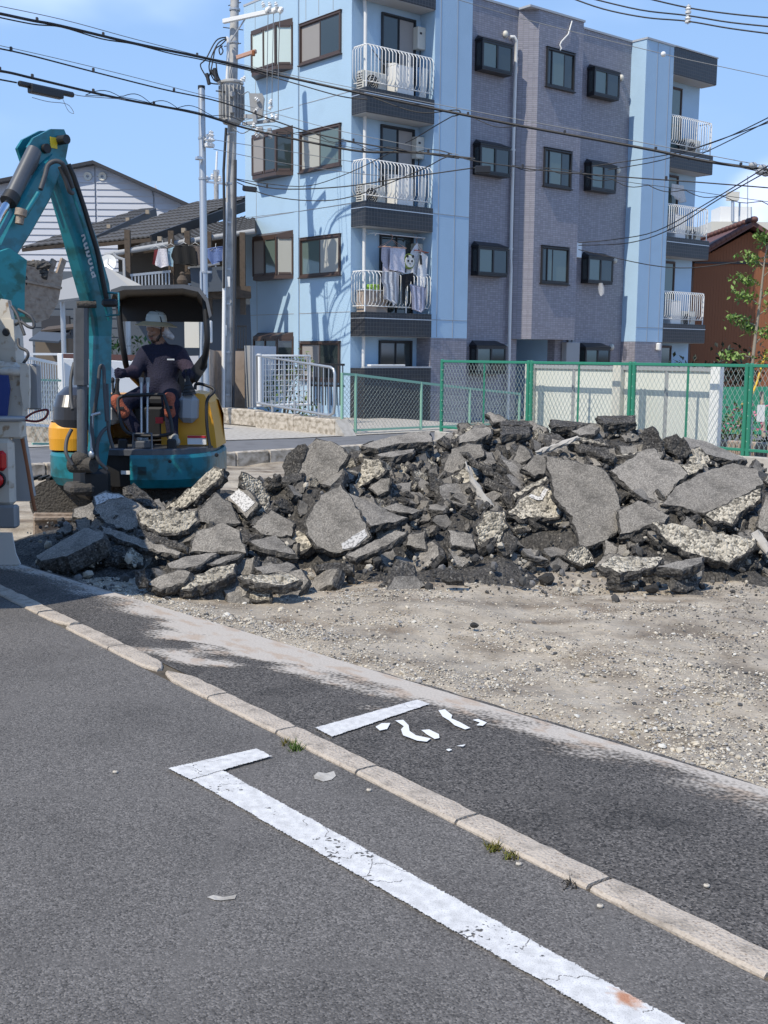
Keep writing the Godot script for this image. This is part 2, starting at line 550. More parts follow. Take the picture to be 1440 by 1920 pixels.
# ---------------------------------------------------------------- ground, kerb, markings
const EDGE_O := Vector2(-0.105, -5.808)      # the broken edge of the asphalt: a point and its direction
const EDGE_D := Vector2(0.6893, 0.7245)
const EDGE_N := Vector2(0.7245, -0.6893)     # towards the gravel
const KERB_O := Vector2(-0.621, -4.936)
const KERB_D := Vector2(0.6075, 0.7943)
const KERB_N := Vector2(0.7943, -0.6075)

func dirt_height(x: float, z: float) -> float:
	var q := Vector2(x, z) - EDGE_O
	var t := q.dot(EDGE_N)
	var y := -0.035 - 0.05 * smoothstep(0.0, 0.8, t)
	y += bump_noise.get_noise_2d(x, z) * 0.05 + bump_noise.get_noise_2d(x * 5.0, z * 5.0) * 0.012
	return minf(y, -0.02)

var bump_noise := FastNoiseLite.new()

func grid_sheet(mat_, x0: float, x1: float, z0: float, z1: float, cell: float, hf: Callable, cf: Callable, keep: Callable) -> ArrayMesh:
	var nx := int((x1 - x0) / cell) + 1
	var nz := int((z1 - z0) / cell) + 1
	var v := PackedVector3Array()
	var n := PackedVector3Array()
	var c := PackedColorArray()
	var id := PackedInt32Array()
	for j in nz:
		for i in nx:
			var x := x0 + i * cell
			var z := z0 + j * cell
			v.append(Vector3(x, hf.call(x, z), z))
			c.append(cf.call(x, z))
	for j in nz:
		for i in nx:
			var l := v[j * nx + maxi(i - 1, 0)]
			var r := v[j * nx + mini(i + 1, nx - 1)]
			var u := v[maxi(j - 1, 0) * nx + i]
			var d := v[mini(j + 1, nz - 1) * nx + i]
			n.append((d - u).cross(r - l).normalized())
	for j in nz - 1:
		for i in nx - 1:
			if not keep.call(x0 + (i + 0.5) * cell, z0 + (j + 0.5) * cell): continue
			var a := j * nx + i
			id.append_array([a, a + 1, a + nx, a + 1, a + nx + 1, a + nx])
	var ar := []
	ar.resize(Mesh.ARRAY_MAX)
	ar[Mesh.ARRAY_VERTEX] = v
	ar[Mesh.ARRAY_NORMAL] = n
	ar[Mesh.ARRAY_COLOR] = c
	ar[Mesh.ARRAY_INDEX] = id
	var am := ArrayMesh.new()
	am.add_surface_from_arrays(Mesh.PRIMITIVE_TRIANGLES, ar)
	am.surface_set_material(0, mat_)
	return am

func add_struct(called: String, mesh: Mesh, label := ""):
	var o := MeshInstance3D.new()
	o.name = numbered(called)
	o.mesh = mesh
	add_child(o)
	tag(o, label, "", "", "structure")
	return o

func xz(o: Vector2, d: Vector2, n: Vector2, s: float, t: float, y: float) -> Vector3:
	var p := o + d * s + n * t
	return Vector3(p.x, y, p.y)

func flat(b: MB, pts: Array, y: float):   # a flat polygon looking up
	var poly := PackedVector2Array()
	for p in pts: poly.append(Vector2(p.x, p.y))
	var ids := Geometry2D.triangulate_polygon(poly)
	for t in range(0, ids.size(), 3):
		var a := Vector3(poly[ids[t]].x, y, poly[ids[t]].y)
		var c := Vector3(poly[ids[t + 1]].x, y, poly[ids[t + 1]].y)
		var d := Vector3(poly[ids[t + 2]].x, y, poly[ids[t + 2]].y)
		if (c - a).cross(d - a).y < 0: b.tri(a, d, c)
		else: b.tri(a, c, d)

func sheet_uv(mat_, a: Vector3, b: Vector3, c: Vector3, d: Vector3) -> ArrayMesh:   # one quad a b c d with uv 0..1
	var ar := []
	ar.resize(Mesh.ARRAY_MAX)
	var nn := (b - a).cross(d - a).normalized()
	if nn.y < 0: nn = -nn
	ar[Mesh.ARRAY_VERTEX] = PackedVector3Array([a, b, c, d])
	ar[Mesh.ARRAY_NORMAL] = PackedVector3Array([nn, nn, nn, nn])
	ar[Mesh.ARRAY_TEX_UV] = PackedVector2Array([Vector2(0, 0), Vector2(1, 0), Vector2(1, 1), Vector2(0, 1)])
	ar[Mesh.ARRAY_INDEX] = PackedInt32Array([0, 1, 2, 0, 2, 3] if (b - a).cross(c - a).y < 0 else [0, 2, 1, 0, 3, 2])
	var am := ArrayMesh.new()
	am.add_surface_from_arrays(Mesh.PRIMITIVE_TRIANGLES, ar)
	am.surface_set_material(0, mat_)
	return am

func build_ground():
	bump_noise.seed = 5
	bump_noise.frequency = 0.6
	bump_noise.fractal_octaves = 4
	# earth far around
	var b := mk("dirt")
	b.col = Color(0.8, 0.8, 0.8)
	b.quad(Vector3(-200, -0.22, 60), Vector3(200, -0.22, 60), Vector3(200, -0.22, -300), Vector3(-200, -0.22, -300))
	struct("ground", b)
	# dug-up lot
	var patch := FastNoiseLite.new()
	patch.seed = 8
	patch.frequency = 0.5
	patch.fractal_octaves = 4
	var damp := FastNoiseLite.new()
	damp.seed = 18
	damp.frequency = 1.1
	damp.fractal_octaves = 5
	var tint := func(x: float, z: float) -> Color:
		var k: float = 0.5 + 0.5 * patch.get_noise_2d(x * 0.7, z * 2.2)
		var c := Color(1.0, 0.99, 0.96).lerp(Color(0.74, 0.73, 0.72), smoothstep(0.35, 0.75, k) * 0.7)
		# damp streaks scraped by the bucket and dark asphalt crumbs worked into the surface
		c = c.lerp(Color(0.42, 0.35, 0.29), smoothstep(0.22, 0.42, damp.get_noise_2d(x * 0.55 + 3.0, z * 2.4)) * smoothstep(-6.2, -7.2, z) * 0.75)
		c = c.lerp(Color(0.34, 0.34, 0.35), smoothstep(0.08, 0.35, patch.get_noise_2d(x * 1.4 + 9.0, z * 1.4)) * smoothstep(1.3, 2.6, x + (z + 6.5) * 0.2) * 0.75)
		return c
	add_struct("gravel_lot", grid_sheet(MT.dirt, -9.0, 9.0, -18.6, -2.4, 0.09, dirt_height, tint, func(x, z): return (Vector2(x, z) - EDGE_O).dot(EDGE_N) > -0.1), "dug up parking lot of pale gravel and dirt")
	# asphalt on both sides of the kerb; the far strip ends in a cut edge
	b = mk("asphalt")
	var ko := func(s, t): return KERB_O + KERB_D * s + KERB_N * t
	flat(b, [ko.call(-22, 0.002), ko.call(12, 0.002), Vector2(14, 12), Vector2(-30, 12), Vector2(-30, -10)], 0.0)
	struct("asphalt_pavement", b)
	b = mk("asphalt_dark")
	var pts := [ko.call(-7.6, 0.128), ko.call(12, 0.128)]
	var rim := []
	var r := RandomNumberGenerator.new()
	r.seed = 4
	for i in 131:
		var s := 9.0 - i * 0.1
		rim.append(EDGE_O + EDGE_D * s + EDGE_N * (r.randf_range(-0.012, 0.012) + 0.02 * sin(s * 1.3)))
	rim.append(EDGE_O + EDGE_D * -7.4)
	pts.append_array(rim)
	flat(b, pts, 0.0)
	for i in rim.size() - 1:
		var p: Vector2 = rim[i]
		var q: Vector2 = rim[i + 1]
		b.quad(Vector3(p.x, 0, p.y), Vector3(p.x, -0.12, p.y), Vector3(q.x, -0.12, q.y), Vector3(q.x, 0, q.y))
	struct("asphalt_strip", b)
	# pale dust and mortar spread along the cut edge
	var w := 1536
	var h := 256
	var n := FastNoiseLite.new()
	n.seed = 14
	n.frequency = 1.6
	n.fractal_octaves = 5
	var n2 := FastNoiseLite.new()
	n2.seed = 15
	n2.frequency = 38.0
	n2.fractal_octaves = 2
	var data := PackedByteArray()
	data.resize(w * h * 4)
	for y in h:
		var t := 1.0 * y / h          # metres from the edge
		for x in w:
			var s := -4.2 + 9.0 * x / w
			var wid: float = 0.17 + 0.13 * smoothstep(-3.0, -1.0, s) * smoothstep(2.0, 0.2, s) + 0.26 * exp(-pow((s + 0.85) / 0.45, 2.0)) * 1.0
			var wav: float = n.get_noise_2d(s * 1.0 + t * 1.2, t * 1.6)
			var k: float = (wid * (1.0 + 0.9 * wav) - t) / 0.10 + n2.get_noise_2d(s, t) * 1.1 + 0.2
			# the tongue of spilt dust that runs back over the asphalt
			var tq := Vector2(s + 0.98, t - 0.62)
			tq = tq.rotated(0.62)
			k = maxf(k, 1.1 - pow(tq.x / 0.42, 2.0) * 1.1 - pow(tq.y / 0.075, 2.0) + n2.get_noise_2d(s, t) * 0.9 + wav * 0.5)
			var al := clampf(k * 0.62, 0.0, 0.96)
			var pk: float = 0.5 + 0.5 * n.get_noise_2d(s * 2.4 + 7.0, t * 5.0)
			var cc := Color(0.53, 0.48, 0.42).lerp(Color(0.48, 0.39, 0.31), smoothstep(0.5, 0.72, pk))
			cc = (cc * (0.93 + 0.2 * n2.get_noise_2d(s * 2.0, t * 2.0))).linear_to_srgb()
			var i := (y * w + x) * 4
			data[i] = int(clampf(cc.r, 0, 1) * 255)
			data[i + 1] = int(clampf(cc.g, 0, 1) * 255)
			data[i + 2] = int(clampf(cc.b, 0, 1) * 255)
			data[i + 3] = int(al * 255)
	var dm := mat("dust", Color.WHITE, 0.95)
	dm.albedo_texture = ImageTexture.create_from_image(Image.create_from_data(w, h, false, Image.FORMAT_RGBA8, data))
	dm.transparency = BaseMaterial3D.TRANSPARENCY_ALPHA
	var ds = add_struct("dust_spill", sheet_uv(dm, xz(EDGE_O, EDGE_D, EDGE_N, -4.2, -0.012, 0.004), xz(EDGE_O, EDGE_D, EDGE_N, 4.8, -0.012, 0.004), xz(EDGE_O, EDGE_D, EDGE_N, 4.8, -1.012, 0.004), xz(EDGE_O, EDGE_D, EDGE_N, -4.2, -1.012, 0.004)))
	ds.set_meta("label", "pale pinkish dust spread along the cut asphalt edge")
	build_kerb()
	build_markings()
	build_stones()
	build_back_road()

func build_kerb():
	var root := thing("kerb_strip", Vector3(KERB_O.x, 0, KERB_O.y), "row of worn tan concrete kerb blocks set flush in the asphalt", "kerb")
	var r := RandomNumberGenerator.new()
	r.seed = 31
	var spans := [[-5.6, -4.99, 0], [-4.97, -4.38, 0], [-4.36, -3.77, 0], [-3.75, -3.16, 0], [-3.145, -2.545, 0], [-2.525, -2.13, 1], [-2.075, -1.49, 0], [-1.475, -0.93, 2], [-0.86, -0.36, 3], [-0.345, 0.245, 0], [0.258, 0.835, 0], [0.85, 1.43, 0], [1.445, 2.045, 0], [2.062, 2.675, 0], [2.69, 3.3, 0]]
	for sp in spans:
		var b := mk("concrete_kerb", root.position)
		var a0: float = sp[0]
		var a1: float = sp[1]
		var nseg := 10
		var wob := r.randf_range(-0.006, 0.006)
		var rows := []
		for i in nseg + 1:
			var s: float = lerpf(a0, a1, float(i) / nseg)
			var e: float = minf(s - a0, a1 - s)
			var near := 0.006 + r.randf_range(-0.0022, 0.0022) + wob * 0.3
			var far := 0.126 + r.randf_range(-0.0028, 0.0028) + wob * 0.6
			if e < 0.02:
				near += 0.003 + r.randf() * 0.004
				far -= 0.003 + r.randf() * 0.004
			if sp[2] == 1 and float(i) / nseg > 0.55: far -= 0.0; near += (float(i) / nseg - 0.55) * 0.09 + r.randf() * 0.015
			if sp[2] == 2 and float(i) / nseg > 0.75: far -= (float(i) / nseg - 0.75) * 0.22; near += (float(i) / nseg - 0.75) * 0.1
			if sp[2] == 3 and float(i) / nseg < 0.3: far -= (0.3 - float(i) / nseg) * 0.16; near += (0.3 - float(i) / nseg) * 0.12
			var top := 0.012 + r.randf_range(-0.002, 0.002)
			# profile across: wall, rounded arris, top, rounded arris, wall
			rows.append([xz(KERB_O, KERB_D, KERB_N, s, near - 0.004, -0.05), xz(KERB_O, KERB_D, KERB_N, s, near, top - 0.008), xz(KERB_O, KERB_D, KERB_N, s, near + 0.009, top), xz(KERB_O, KERB_D, KERB_N, s, (near + far) * 0.5, top + 0.0015 + r.randf_range(-0.001, 0.001)), xz(KERB_O, KERB_D, KERB_N, s, far - 0.007, top - 0.001), xz(KERB_O, KERB_D, KERB_N, s, far, top - 0.007), xz(KERB_O, KERB_D, KERB_N, s, far + 0.002, -0.05)])
		for i in nseg:
			for j in 6:
				b.quad(rows[i][j], rows[i + 1][j], rows[i + 1][j + 1], rows[i][j + 1])
		for j in 5:
			b.tri(rows[0][0], rows[0][j + 1], rows[0][j + 2])
			b.tri(rows[nseg][0], rows[nseg][j + 2], rows[nseg][j + 1])
		part(root, "kerb_block", b)
	# earth in the joints
	var jb := mk("dirt", root.position)
	jb.col = Color(0.3, 0.28, 0.25)
	jb.quad(xz(KERB_O, KERB_D, KERB_N, -6, 0.0, -0.004), xz(KERB_O, KERB_D, KERB_N, 4, 0.0, -0.004), xz(KERB_O, KERB_D, KERB_N, 4, 0.13, -0.004), xz(KERB_O, KERB_D, KERB_N, -6, 0.13, -0.004))
	part(root, "joint_earth", jb)

func paint_mat(called: String, w: int, h: int, lx: float, ly: float, sd: int, wear: float) -> StandardMaterial3D:   # white road paint with chipped edges and hair cracks; lx by ly metres
	var n := FastNoiseLite.new()
	n.seed = sd
	n.frequency = 9.0
	n.fractal_octaves = 4
	var n2 := FastNoiseLite.new()
	n2.seed = sd + 1
	n2.frequency = 60.0
	n2.fractal_octaves = 2
	var big := FastNoiseLite.new()
	big.seed = sd + 2
	big.frequency = 2.0
	var img := Image.create_empty(w, h, false, Image.FORMAT_RGBA8)
	for y in h:
		for x in w:
			var X := lx * x / w
			var Y := ly * y / h
			var e: float = minf(minf(X, lx - X), minf(Y, ly - Y))
			var chip: float = e / 0.005 + n2.get_noise_2d(X * 1.7, Y * 1.7) * 1.1 + n.get_noise_2d(X, Y) * 1.1
			var worn: float = n2.get_noise_2d(X * 0.7 + 4.0, Y * 0.7) * 0.6 + n.get_noise_2d(X + 3.0, Y) * 0.55 + big.get_noise_2d(X, Y) * 0.6
			var a := 1.0
			if chip < 0.9: a = 0.0
			elif worn > 0.62 - wear: a = 0.12
			var g: float = 0.9 + 0.1 * n.get_noise_2d(X * 2.0, Y * 2.0)
			if a > 0.5 and n2.get_noise_2d(X * 4.0 + 9.0, Y * 4.0) > 0.4: a = 0.7
			img.set_pixel(x, y, Color(g, g, g, a))
	var r := RandomNumberGenerator.new()
	r.seed = sd
	for k in int(lx * (5.0 if wear > 0.0 else 2.0)):   # hair cracks that run across the stripe
		var p := Vector2(r.randf() * w, 0.0 if r.randf() < 0.5 else h * r.randf() * 0.5)
		var lean := r.randf_range(0.9, 2.3)
		var an := lean
		for st in int(h * r.randf_range(0.3, 1.4)):
			an = lerpf(an + r.randf_range(-0.5, 0.5), lean, 0.12)
			p += Vector2(cos(an), sin(an))
			if p.x < 0 or p.y < 0 or p.x >= w or p.y >= h: break
			if r.randf() < 0.85: img.set_pixel(int(p.x), int(p.y), Color(0.4, 0.39, 0.38, r.randf_range(0.2, 0.6)))
	if sd == 70:   # the rust stain near the lower end
		for y in h:
			for x in w:
				var X := lx * x / w
				var Y := ly * y / h
				var q: float = 1.0 - Vector2((X - 1.95) / 0.055, (Y - 0.03) / 0.04).length() + n.get_noise_2d(X * 3.0, Y * 3.0) * 0.5
				if q > 0.0:
					var c := img.get_pixel(x, y)
					var f := clampf(q * 0.8, 0.0, 0.6)
					img.set_pixel(x, y, Color(lerpf(c.r, 0.72, f), lerpf(c.g, 0.36, f), lerpf(c.b, 0.16, f), c.a))
	var m := mat(called, Color(0.80, 0.79, 0.77), 0.75)
	m.albedo_texture = ImageTexture.create_from_image(img)
	m.transparency = BaseMaterial3D.TRANSPARENCY_ALPHA
	return m

func build_markings():
	var y := 0.007
	# long line and its cross stroke
	var m := paint_mat("paint_long", 1400, 96, 3.4, 0.15, 70, 0.05)
	var d := Vector2(0.637, 0.771)
	var nn := Vector2(0.771, -0.637)
	var o := Vector2(-0.655, -4.09)
	var P := func(s: float, t: float) -> Vector3: return Vector3(o.x + d.x * s + nn.x * t, y, o.y + d.y * s + nn.y * t)
	add_struct("painted_bay_line", sheet_uv(m, P.call(-0.15, 0.15), P.call(3.4, 0.118), P.call(3.4, -0.014), P.call(-0.15, 0.0)), "long cracked white parking line with a rust stain")
	m = paint_mat("paint_stroke", 256, 96, 0.44, 0.135, 71, 0.06)
	add_struct("painted_stroke", sheet_uv(m, Vector3(-0.84, 0.01, -4.289), Vector3(-0.514, 0.01, -4.53), Vector3(-0.439, 0.01, -4.431), Vector3(-0.73, 0.01, -4.167)), "short white stroke at the end of the long line")
	m = paint_mat("paint_stroke_two", 320, 96, 0.64, 0.13, 73, -0.35)
	add_struct("painted_stroke", sheet_uv(m, Vector3(-0.298, 0.008, -4.8), Vector3(0.164, 0.008, -5.225), Vector3(0.226, 0.008, -5.152), Vector3(-0.214, 0.008, -4.676)), "white stroke beyond the kerb beside the broken digits")
	# what is left of two painted digits
	var b := mk("white_paint")
	for st in [[Vector2(-0.029, -4.816), Vector2(-0.001, -4.868), Vector2(0.036, -4.869), Vector2(0.022, -4.789), Vector2(-0.010, -4.767)], [Vector2(0.058, -4.906), Vector2(0.094, -4.915), Vector2(0.116, -4.842), Vector2(0.119, -4.763), Vector2(0.145, -4.708), Vector2(0.207, -4.669), Vector2(0.188, -4.628), Vector2(0.148, -4.641), Vector2(0.090, -4.707), Vector2(0.082, -4.784), Vector2(0.095, -4.827)], [Vector2(0.170, -4.779), Vector2(0.205, -4.787), Vector2(0.244, -4.725), Vector2(0.244, -4.677), Vector2(0.223, -4.663), Vector2(0.191, -4.723)], [Vector2(0.257, -5.057), Vector2(0.287, -5.074), Vector2(0.316, -4.989), Vector2(0.309, -4.943), Vector2(0.344, -4.892), Vector2(0.385, -4.813), Vector2(0.361, -4.791), Vector2(0.318, -4.847), Vector2(0.298, -4.913), Vector2(0.272, -4.965)], [Vector2(0.403, -4.923), Vector2(0.428, -4.939), Vector2(0.464, -4.888), Vector2(0.442, -4.843), Vector2(0.414, -4.850), Vector2(0.433, -4.887)], [Vector2(0.264, -4.533), Vector2(0.278, -4.546), Vector2(0.290, -4.533), Vector2(0.274, -4.514)], [Vector2(0.310, -4.579), Vector2(0.350, -4.600), Vector2(0.337, -4.573)]]:
		flat(b, st, 0.008)
	add_struct("painted_digits", b.mesh(), "half scraped away white digits next to the short stroke")
	b = mk("concrete")
	flat(b, [Vector2(-0.263, -4.238), Vector2(-0.249, -4.278), Vector2(-0.215, -4.267), Vector2(-0.187, -4.291), Vector2(-0.177, -4.240), Vector2(-0.191, -4.200), Vector2(-0.223, -4.178), Vector2(-0.245, -4.199), Vector2(-0.257, -4.204)], 0.003)
	flat(b, [Vector2(-0.521, -3.236), Vector2(-0.504, -3.250), Vector2(-0.470, -3.237), Vector2(-0.434, -3.254), Vector2(-0.436, -3.227), Vector2(-0.476, -3.216), Vector2(-0.496, -3.219)], 0.003)
	add_struct("dried_mortar_spot", b.mesh(), "small grey splash of dried mortar on the asphalt")
	# weeds at the kerb
	for wd in [[Vector3(-0.353, 0, -4.543), 26, 0.05, "small green weed tuft by the kerb joint"], [Vector3(-0.393, 0, -4.6), 16, 0.04, "dry weed tuft just before the kerb joint"], [Vector3(0.372, 0, -3.597), 34, 0.035, "yellowish weed growing along the kerb"], [Vector3(0.419, 0, -3.541), 26, 0.03, "low yellow weed at the lower end of the kerb weeds"], [Vector3(0.583, 0, -3.34), 12, 0.03, "dark dry sprig in the kerb joint"]]:
		var g := mk("leaf", wd[0])
		var r := RandomNumberGenerator.new()
		r.seed = int(wd[1])
		for i in wd[1] * 2:
			var a := r.randf() * TAU
			var base: Vector3 = wd[0] + Vector3(r.randf_range(-0.025, 0.025), 0.0, r.randf_range(-0.03, 0.03))
			var tip: Vector3 = base + Vector3(cos(a), r.randf_range(0.4, 1.6), sin(a)).normalized() * wd[2] * r.randf_range(0.5, 1.1)
			var sd := Vector3(-sin(a), 0, cos(a)) * 0.003
			g.col = Color(0.16, 0.2, 0.03).lerp(Color(0.3, 0.24, 0.06), r.randf())
			if wd[1] == 26 and wd[2] == 0.05: g.col = Color(0.08, 0.16, 0.02).lerp(Color(0.14, 0.2, 0.04), r.randf())
			if wd[1] == 12: g.col = Color(0.05, 0.04, 0.03)
			g.tri(base - sd, base + sd, tip)
			g.tri(base + sd, base - sd, tip)
		solo("weed_tuft", g, wd[0], wd[3], "weed", "weeds along the kerb")
	# loose pebbles lying on the asphalt
	var pr := RandomNumberGenerator.new()
	pr.seed = 91
	for pq in [[Vector3(-1.034, 0, -4.253), "pale pebble lying out on the open asphalt left of the strokes"], [Vector3(-0.047, 0, -4.09), "pale pebble beside the grey mortar splash"], [Vector3(0.442, 0, -3.475), "pale pebble by the yellow kerb weed"], [Vector3(1.005, 0, -3.334), "pale pebble beyond the kerb on the darker asphalt"], [Vector3(0.651, 0, -3.197), "pale pebble before the kerb near the dark sprig"]]:
		var pg: Vector3 = pq[0]
		var pb := mk("stone", pg)
		pb.col = Color(0.55, 0.5, 0.42)
		pb.ball(pg + Vector3(0, 0.006, 0), Vector3(0.011, 0.007, 0.009), 7, 5)
		solo("pebble", pb, pg, pq[1], "pebble", "pebbles on the asphalt")

func rock_mesh(sd: int, mat_, squash := 0.7) -> ArrayMesh:
	var r := RandomNumberGenerator.new()
	r.seed = sd
	var t := (1.0 + sqrt(5.0)) / 2.0
	var p := [Vector3(-1, t, 0), Vector3(1, t, 0), Vector3(-1, -t, 0), Vector3(1, -t, 0), Vector3(0, -1, t), Vector3(0, 1, t), Vector3(0, -1, -t), Vector3(0, 1, -t), Vector3(t, 0, -1), Vector3(t, 0, 1), Vector3(-t, 0, -1), Vector3(-t, 0, 1)]
	for i in p.size():
		p[i] = p[i].normalized() * r.randf_range(0.65, 1.15) * Vector3(1, squash, r.randf_range(0.75, 1.1))
	var f := [0, 11, 5, 0, 5, 1, 0, 1, 7, 0, 7, 10, 0, 10, 11, 1, 5, 9, 5, 11, 4, 11, 10, 2, 10, 7, 6, 7, 1, 8, 3, 9, 4, 3, 4, 2, 3, 2, 6, 3, 6, 8, 3, 8, 9, 4, 9, 5, 2, 4, 11, 6, 2, 10, 8, 6, 7, 9, 8, 1]
	var b := mk(mat_)
	for i in range(0, f.size(), 3): b.tri(p[f[i]], p[f[i + 1]], p[f[i + 2]])
	return b.mesh()

func build_stones():
	var r := RandomNumberGenerator.new()
	r.seed = 12
	var dens := FastNoiseLite.new()
	dens.seed = 40
	dens.frequency = 0.8
	dens.fractal_octaves = 3
	var lists := [[], [], []]
	while lists[0].size() + lists[1].size() + lists[2].size() < 62000:
		var s := r.randf_range(-4.4, 4.2)
		var t := absf(r.randfn(0.0, 1.0)) * 1.9 if r.randf() < 0.8 else r.randf() * 6.0
		var q := EDGE_O + EDGE_D * s + EDGE_N * t
		if q.y < -10.5 or q.x > 5.0 or q.x < -3.4: continue
		var k := dens.get_noise_2d(q.x, q.y * 1.5)
		var right := smoothstep(0.2, 2.2, q.x)
		var keep := 0.16 + 0.75 * smoothstep(-0.1, 0.35, k + right * 0.25) + 0.5 * smoothstep(0.5, 0.05, t)
		if r.randf() > keep: continue
		var sz := r.randf_range(0.003, 0.0075)
		if r.randf() < 0.10: sz = r.randf_range(0.0075, 0.014)
		if r.randf() < 0.006: sz = r.randf_range(0.014, 0.026)
		var c := Color(0.56, 0.50, 0.40) * r.randf_range(0.7, 1.15)
		var u := r.randf()
		if u < 0.12: c = Color(0.66, 0.63, 0.56)
		elif u < 0.30: c = Color(0.30, 0.29, 0.28)
		if r.randf() < 0.10 + 0.32 * smoothstep(1.2, 2.6, q.x) + 0.25 * smoothstep(-8.0, -8.8, q.y): c = Color(0.07, 0.07, 0.07) * r.randf_range(0.7, 1.6)
		var bs := Basis.from_euler(Vector3(r.randf_range(-0.5, 0.5), r.randf() * TAU, r.randf_range(-0.5, 0.5))).scaled(Vector3.ONE * sz)
		lists[r.randi() % 3].append([Transform3D(bs, Vector3(q.x, dirt_height(q.x, q.y) + sz * 0.3, q.y)), Color(c.r, c.g, c.b)])
	for i in 3:
		var mm := MultiMesh.new()
		mm.transform_format = MultiMesh.TRANSFORM_3D
		mm.use_colors = true
		mm.mesh = rock_mesh(100 + i, "stone", 0.5)
		mm.instance_count = lists[i].size()
		for j in lists[i].size():
			mm.set_instance_transform(j, lists[i][j][0])
			mm.set_instance_color(j, lists[i][j][1])
		var o := MultiMeshInstance3D.new()
		o.multimesh = mm
		o.name = numbered("gravel")
		add_child(o)
		tag(o, ["pale crushed stone scattered over the dug up lot", "angular gravel strewn across the dug up lot", "small grit strewn over the dug up lot"][i], "gravel", "gravel over the lot", "stuff")

func build_back_road():
	# road behind the lot, its near kerb, the concrete apron beyond
	var b := mk("asphalt_far")
	var K0 := Vector2(-14, -11.2)
	var K1 := Vector2(14, -27.4)
	flat(b, [Vector2(-30, -3.4), Vector2(-30, -14), Vector2(-14, -14.4), Vector2(-3.05, -21.3), Vector2(-1.6, -22.15), Vector2(0.1, -23.6), Vector2(14, -34), Vector2(14, -26.3), Vector2(-1.0, -18.2), Vector2(-3.2, -17.3), Vector2(-14, -10.8)], -0.01)
	struct("road", b)
	b = mk("concrete")
	flat(b, [Vector2(-12, -15.7), Vector2(-3.05, -21.35), Vector2(-1.6, -22.2), Vector2(0.1, -23.65), Vector2(3.0, -26.0), Vector2(0.5, -29.0), Vector2(-6, -33), Vector2(-16, -28)], 0.0)
	struct("concrete_apron", b)
	var root := thing("road_kerb", Vector3(-1.66, -0.1, -17.68), "low grey concrete kerb between the dug up lot and the back road", "kerb")
	var a: Vector3 = Vector3(-2.53, -0.02, -17.14)
	var c: Vector3 = Vector3(-0.01, -0.21, -19.33)
	a.y = 0.0
	c.y = 0.0
	var dirv := (c - a).normalized()
	for i in 9:
		var kb := mk("stained_concrete", root.position)
		var p0 := a + dirv * (i * 0.61 - 0.9)
		kb.beam(p0, p0 + dirv * 0.595, 0.15, 0.26, Vector3.UP, 0.015)
		part(root, "kerb_block", kb)
	var ka := a - dirv * 0.9
	root = thing("road_kerb", ka, "grey kerb line of the back road behind the excavator", "kerb")
	for i in 11:
		var kb := mk("stained_concrete", root.position)
		var p0 := ka - dirv * ((i + 1) * 0.61)
		kb.beam(p0, p0 + dirv * 0.595, 0.15, 0.26, Vector3.UP, 0.015)
		part(root, "kerb_block", kb)

# ---------------------------------------------------------------- apartment block (local axes: x along the entrance front, z out of it, left front is x = 0)
const BLK := Vector3(-0.893, 0, -29.359)
const BLK_TURN := 0.698132
const FL := [-2.7, 0.0, 2.7, 5.4]     # storeys, counted from the second floor's levels

func blk(u: float, y: float, v: float) -> Vector3:
	return BLK + Basis(Vector3.UP, BLK_TURN) * Vector3(u, y, v)

func pane_window(parent: Node3D, o: Vector3, rt: Vector3, out: Vector3, w: float, h: float, fm: String, panes: Array, sill := true, label := ""):
	# o: lower left corner on the wall; rt: along the wall; out: away from it. panes: [share of width, material]
	var up = Vector3.UP
	var bs = Basis(rt, up, out)
	var f = mk(fm)
	var e = 0.05
	var d = 0.07
	var cz = out * (d * 0.5 - 0.01)
	f.box(o + rt * (w * 0.5) + up * (h - e * 0.5) + cz, Vector3(w, e, d), bs, 0.006)
	f.box(o + rt * (w * 0.5) + up * (e * 0.5) + cz, Vector3(w, e, d), bs, 0.006)
	f.box(o + rt * (e * 0.5) + up * (h * 0.5) + cz, Vector3(e, h - 2 * e - 0.002, d), bs, 0.006)
	f.box(o + rt * (w - e * 0.5) + up * (h * 0.5) + cz, Vector3(e, h - 2 * e - 0.002, d), bs, 0.006)
	if sill:
		f.box(o + rt * (w * 0.5) - up * 0.018 + out * 0.04, Vector3(w + 0.06, 0.03, 0.11), bs, 0.006)
		f.box(o + rt * (w * 0.5) + up * (h + 0.022) + out * 0.03, Vector3(w + 0.04, 0.02, 0.07), bs, 0.004)
	var root = part(parent, "window", f, label)
	var x = e
	var k = 0
	for p in panes:
		var pw: float = (w - 2 * e) * p[0]
		var g = mk(p[1])
		var zz = 0.006 + 0.016 * (k % 2)
		g.box(o + rt * (x + pw * 0.5) + up * (h * 0.5) + out * zz, Vector3(pw - 0.03, h - 2 * e - 0.03, 0.008), bs)
		part(root, "pane", g)
		var st = mk(fm)
		for q in [x + 0.012, x + pw - 0.012]:
			st.box(o + rt * q + up * (h * 0.5) + out * (zz + 0.004), Vector3(0.032, h - 2 * e - 0.004, 0.02), bs, 0.003)
		st.box(o + rt * (x + pw * 0.5) + up * (e + 0.018) + out * (zz + 0.004), Vector3(pw - 0.05, 0.034, 0.019), bs)
		st.box(o + rt * (x + pw * 0.5) + up * (h - e - 0.014) + out * (zz + 0.004), Vector3(pw - 0.05, 0.026, 0.019), bs)
		part(root, "sash", st)
		x += pw
		k += 1
	return root

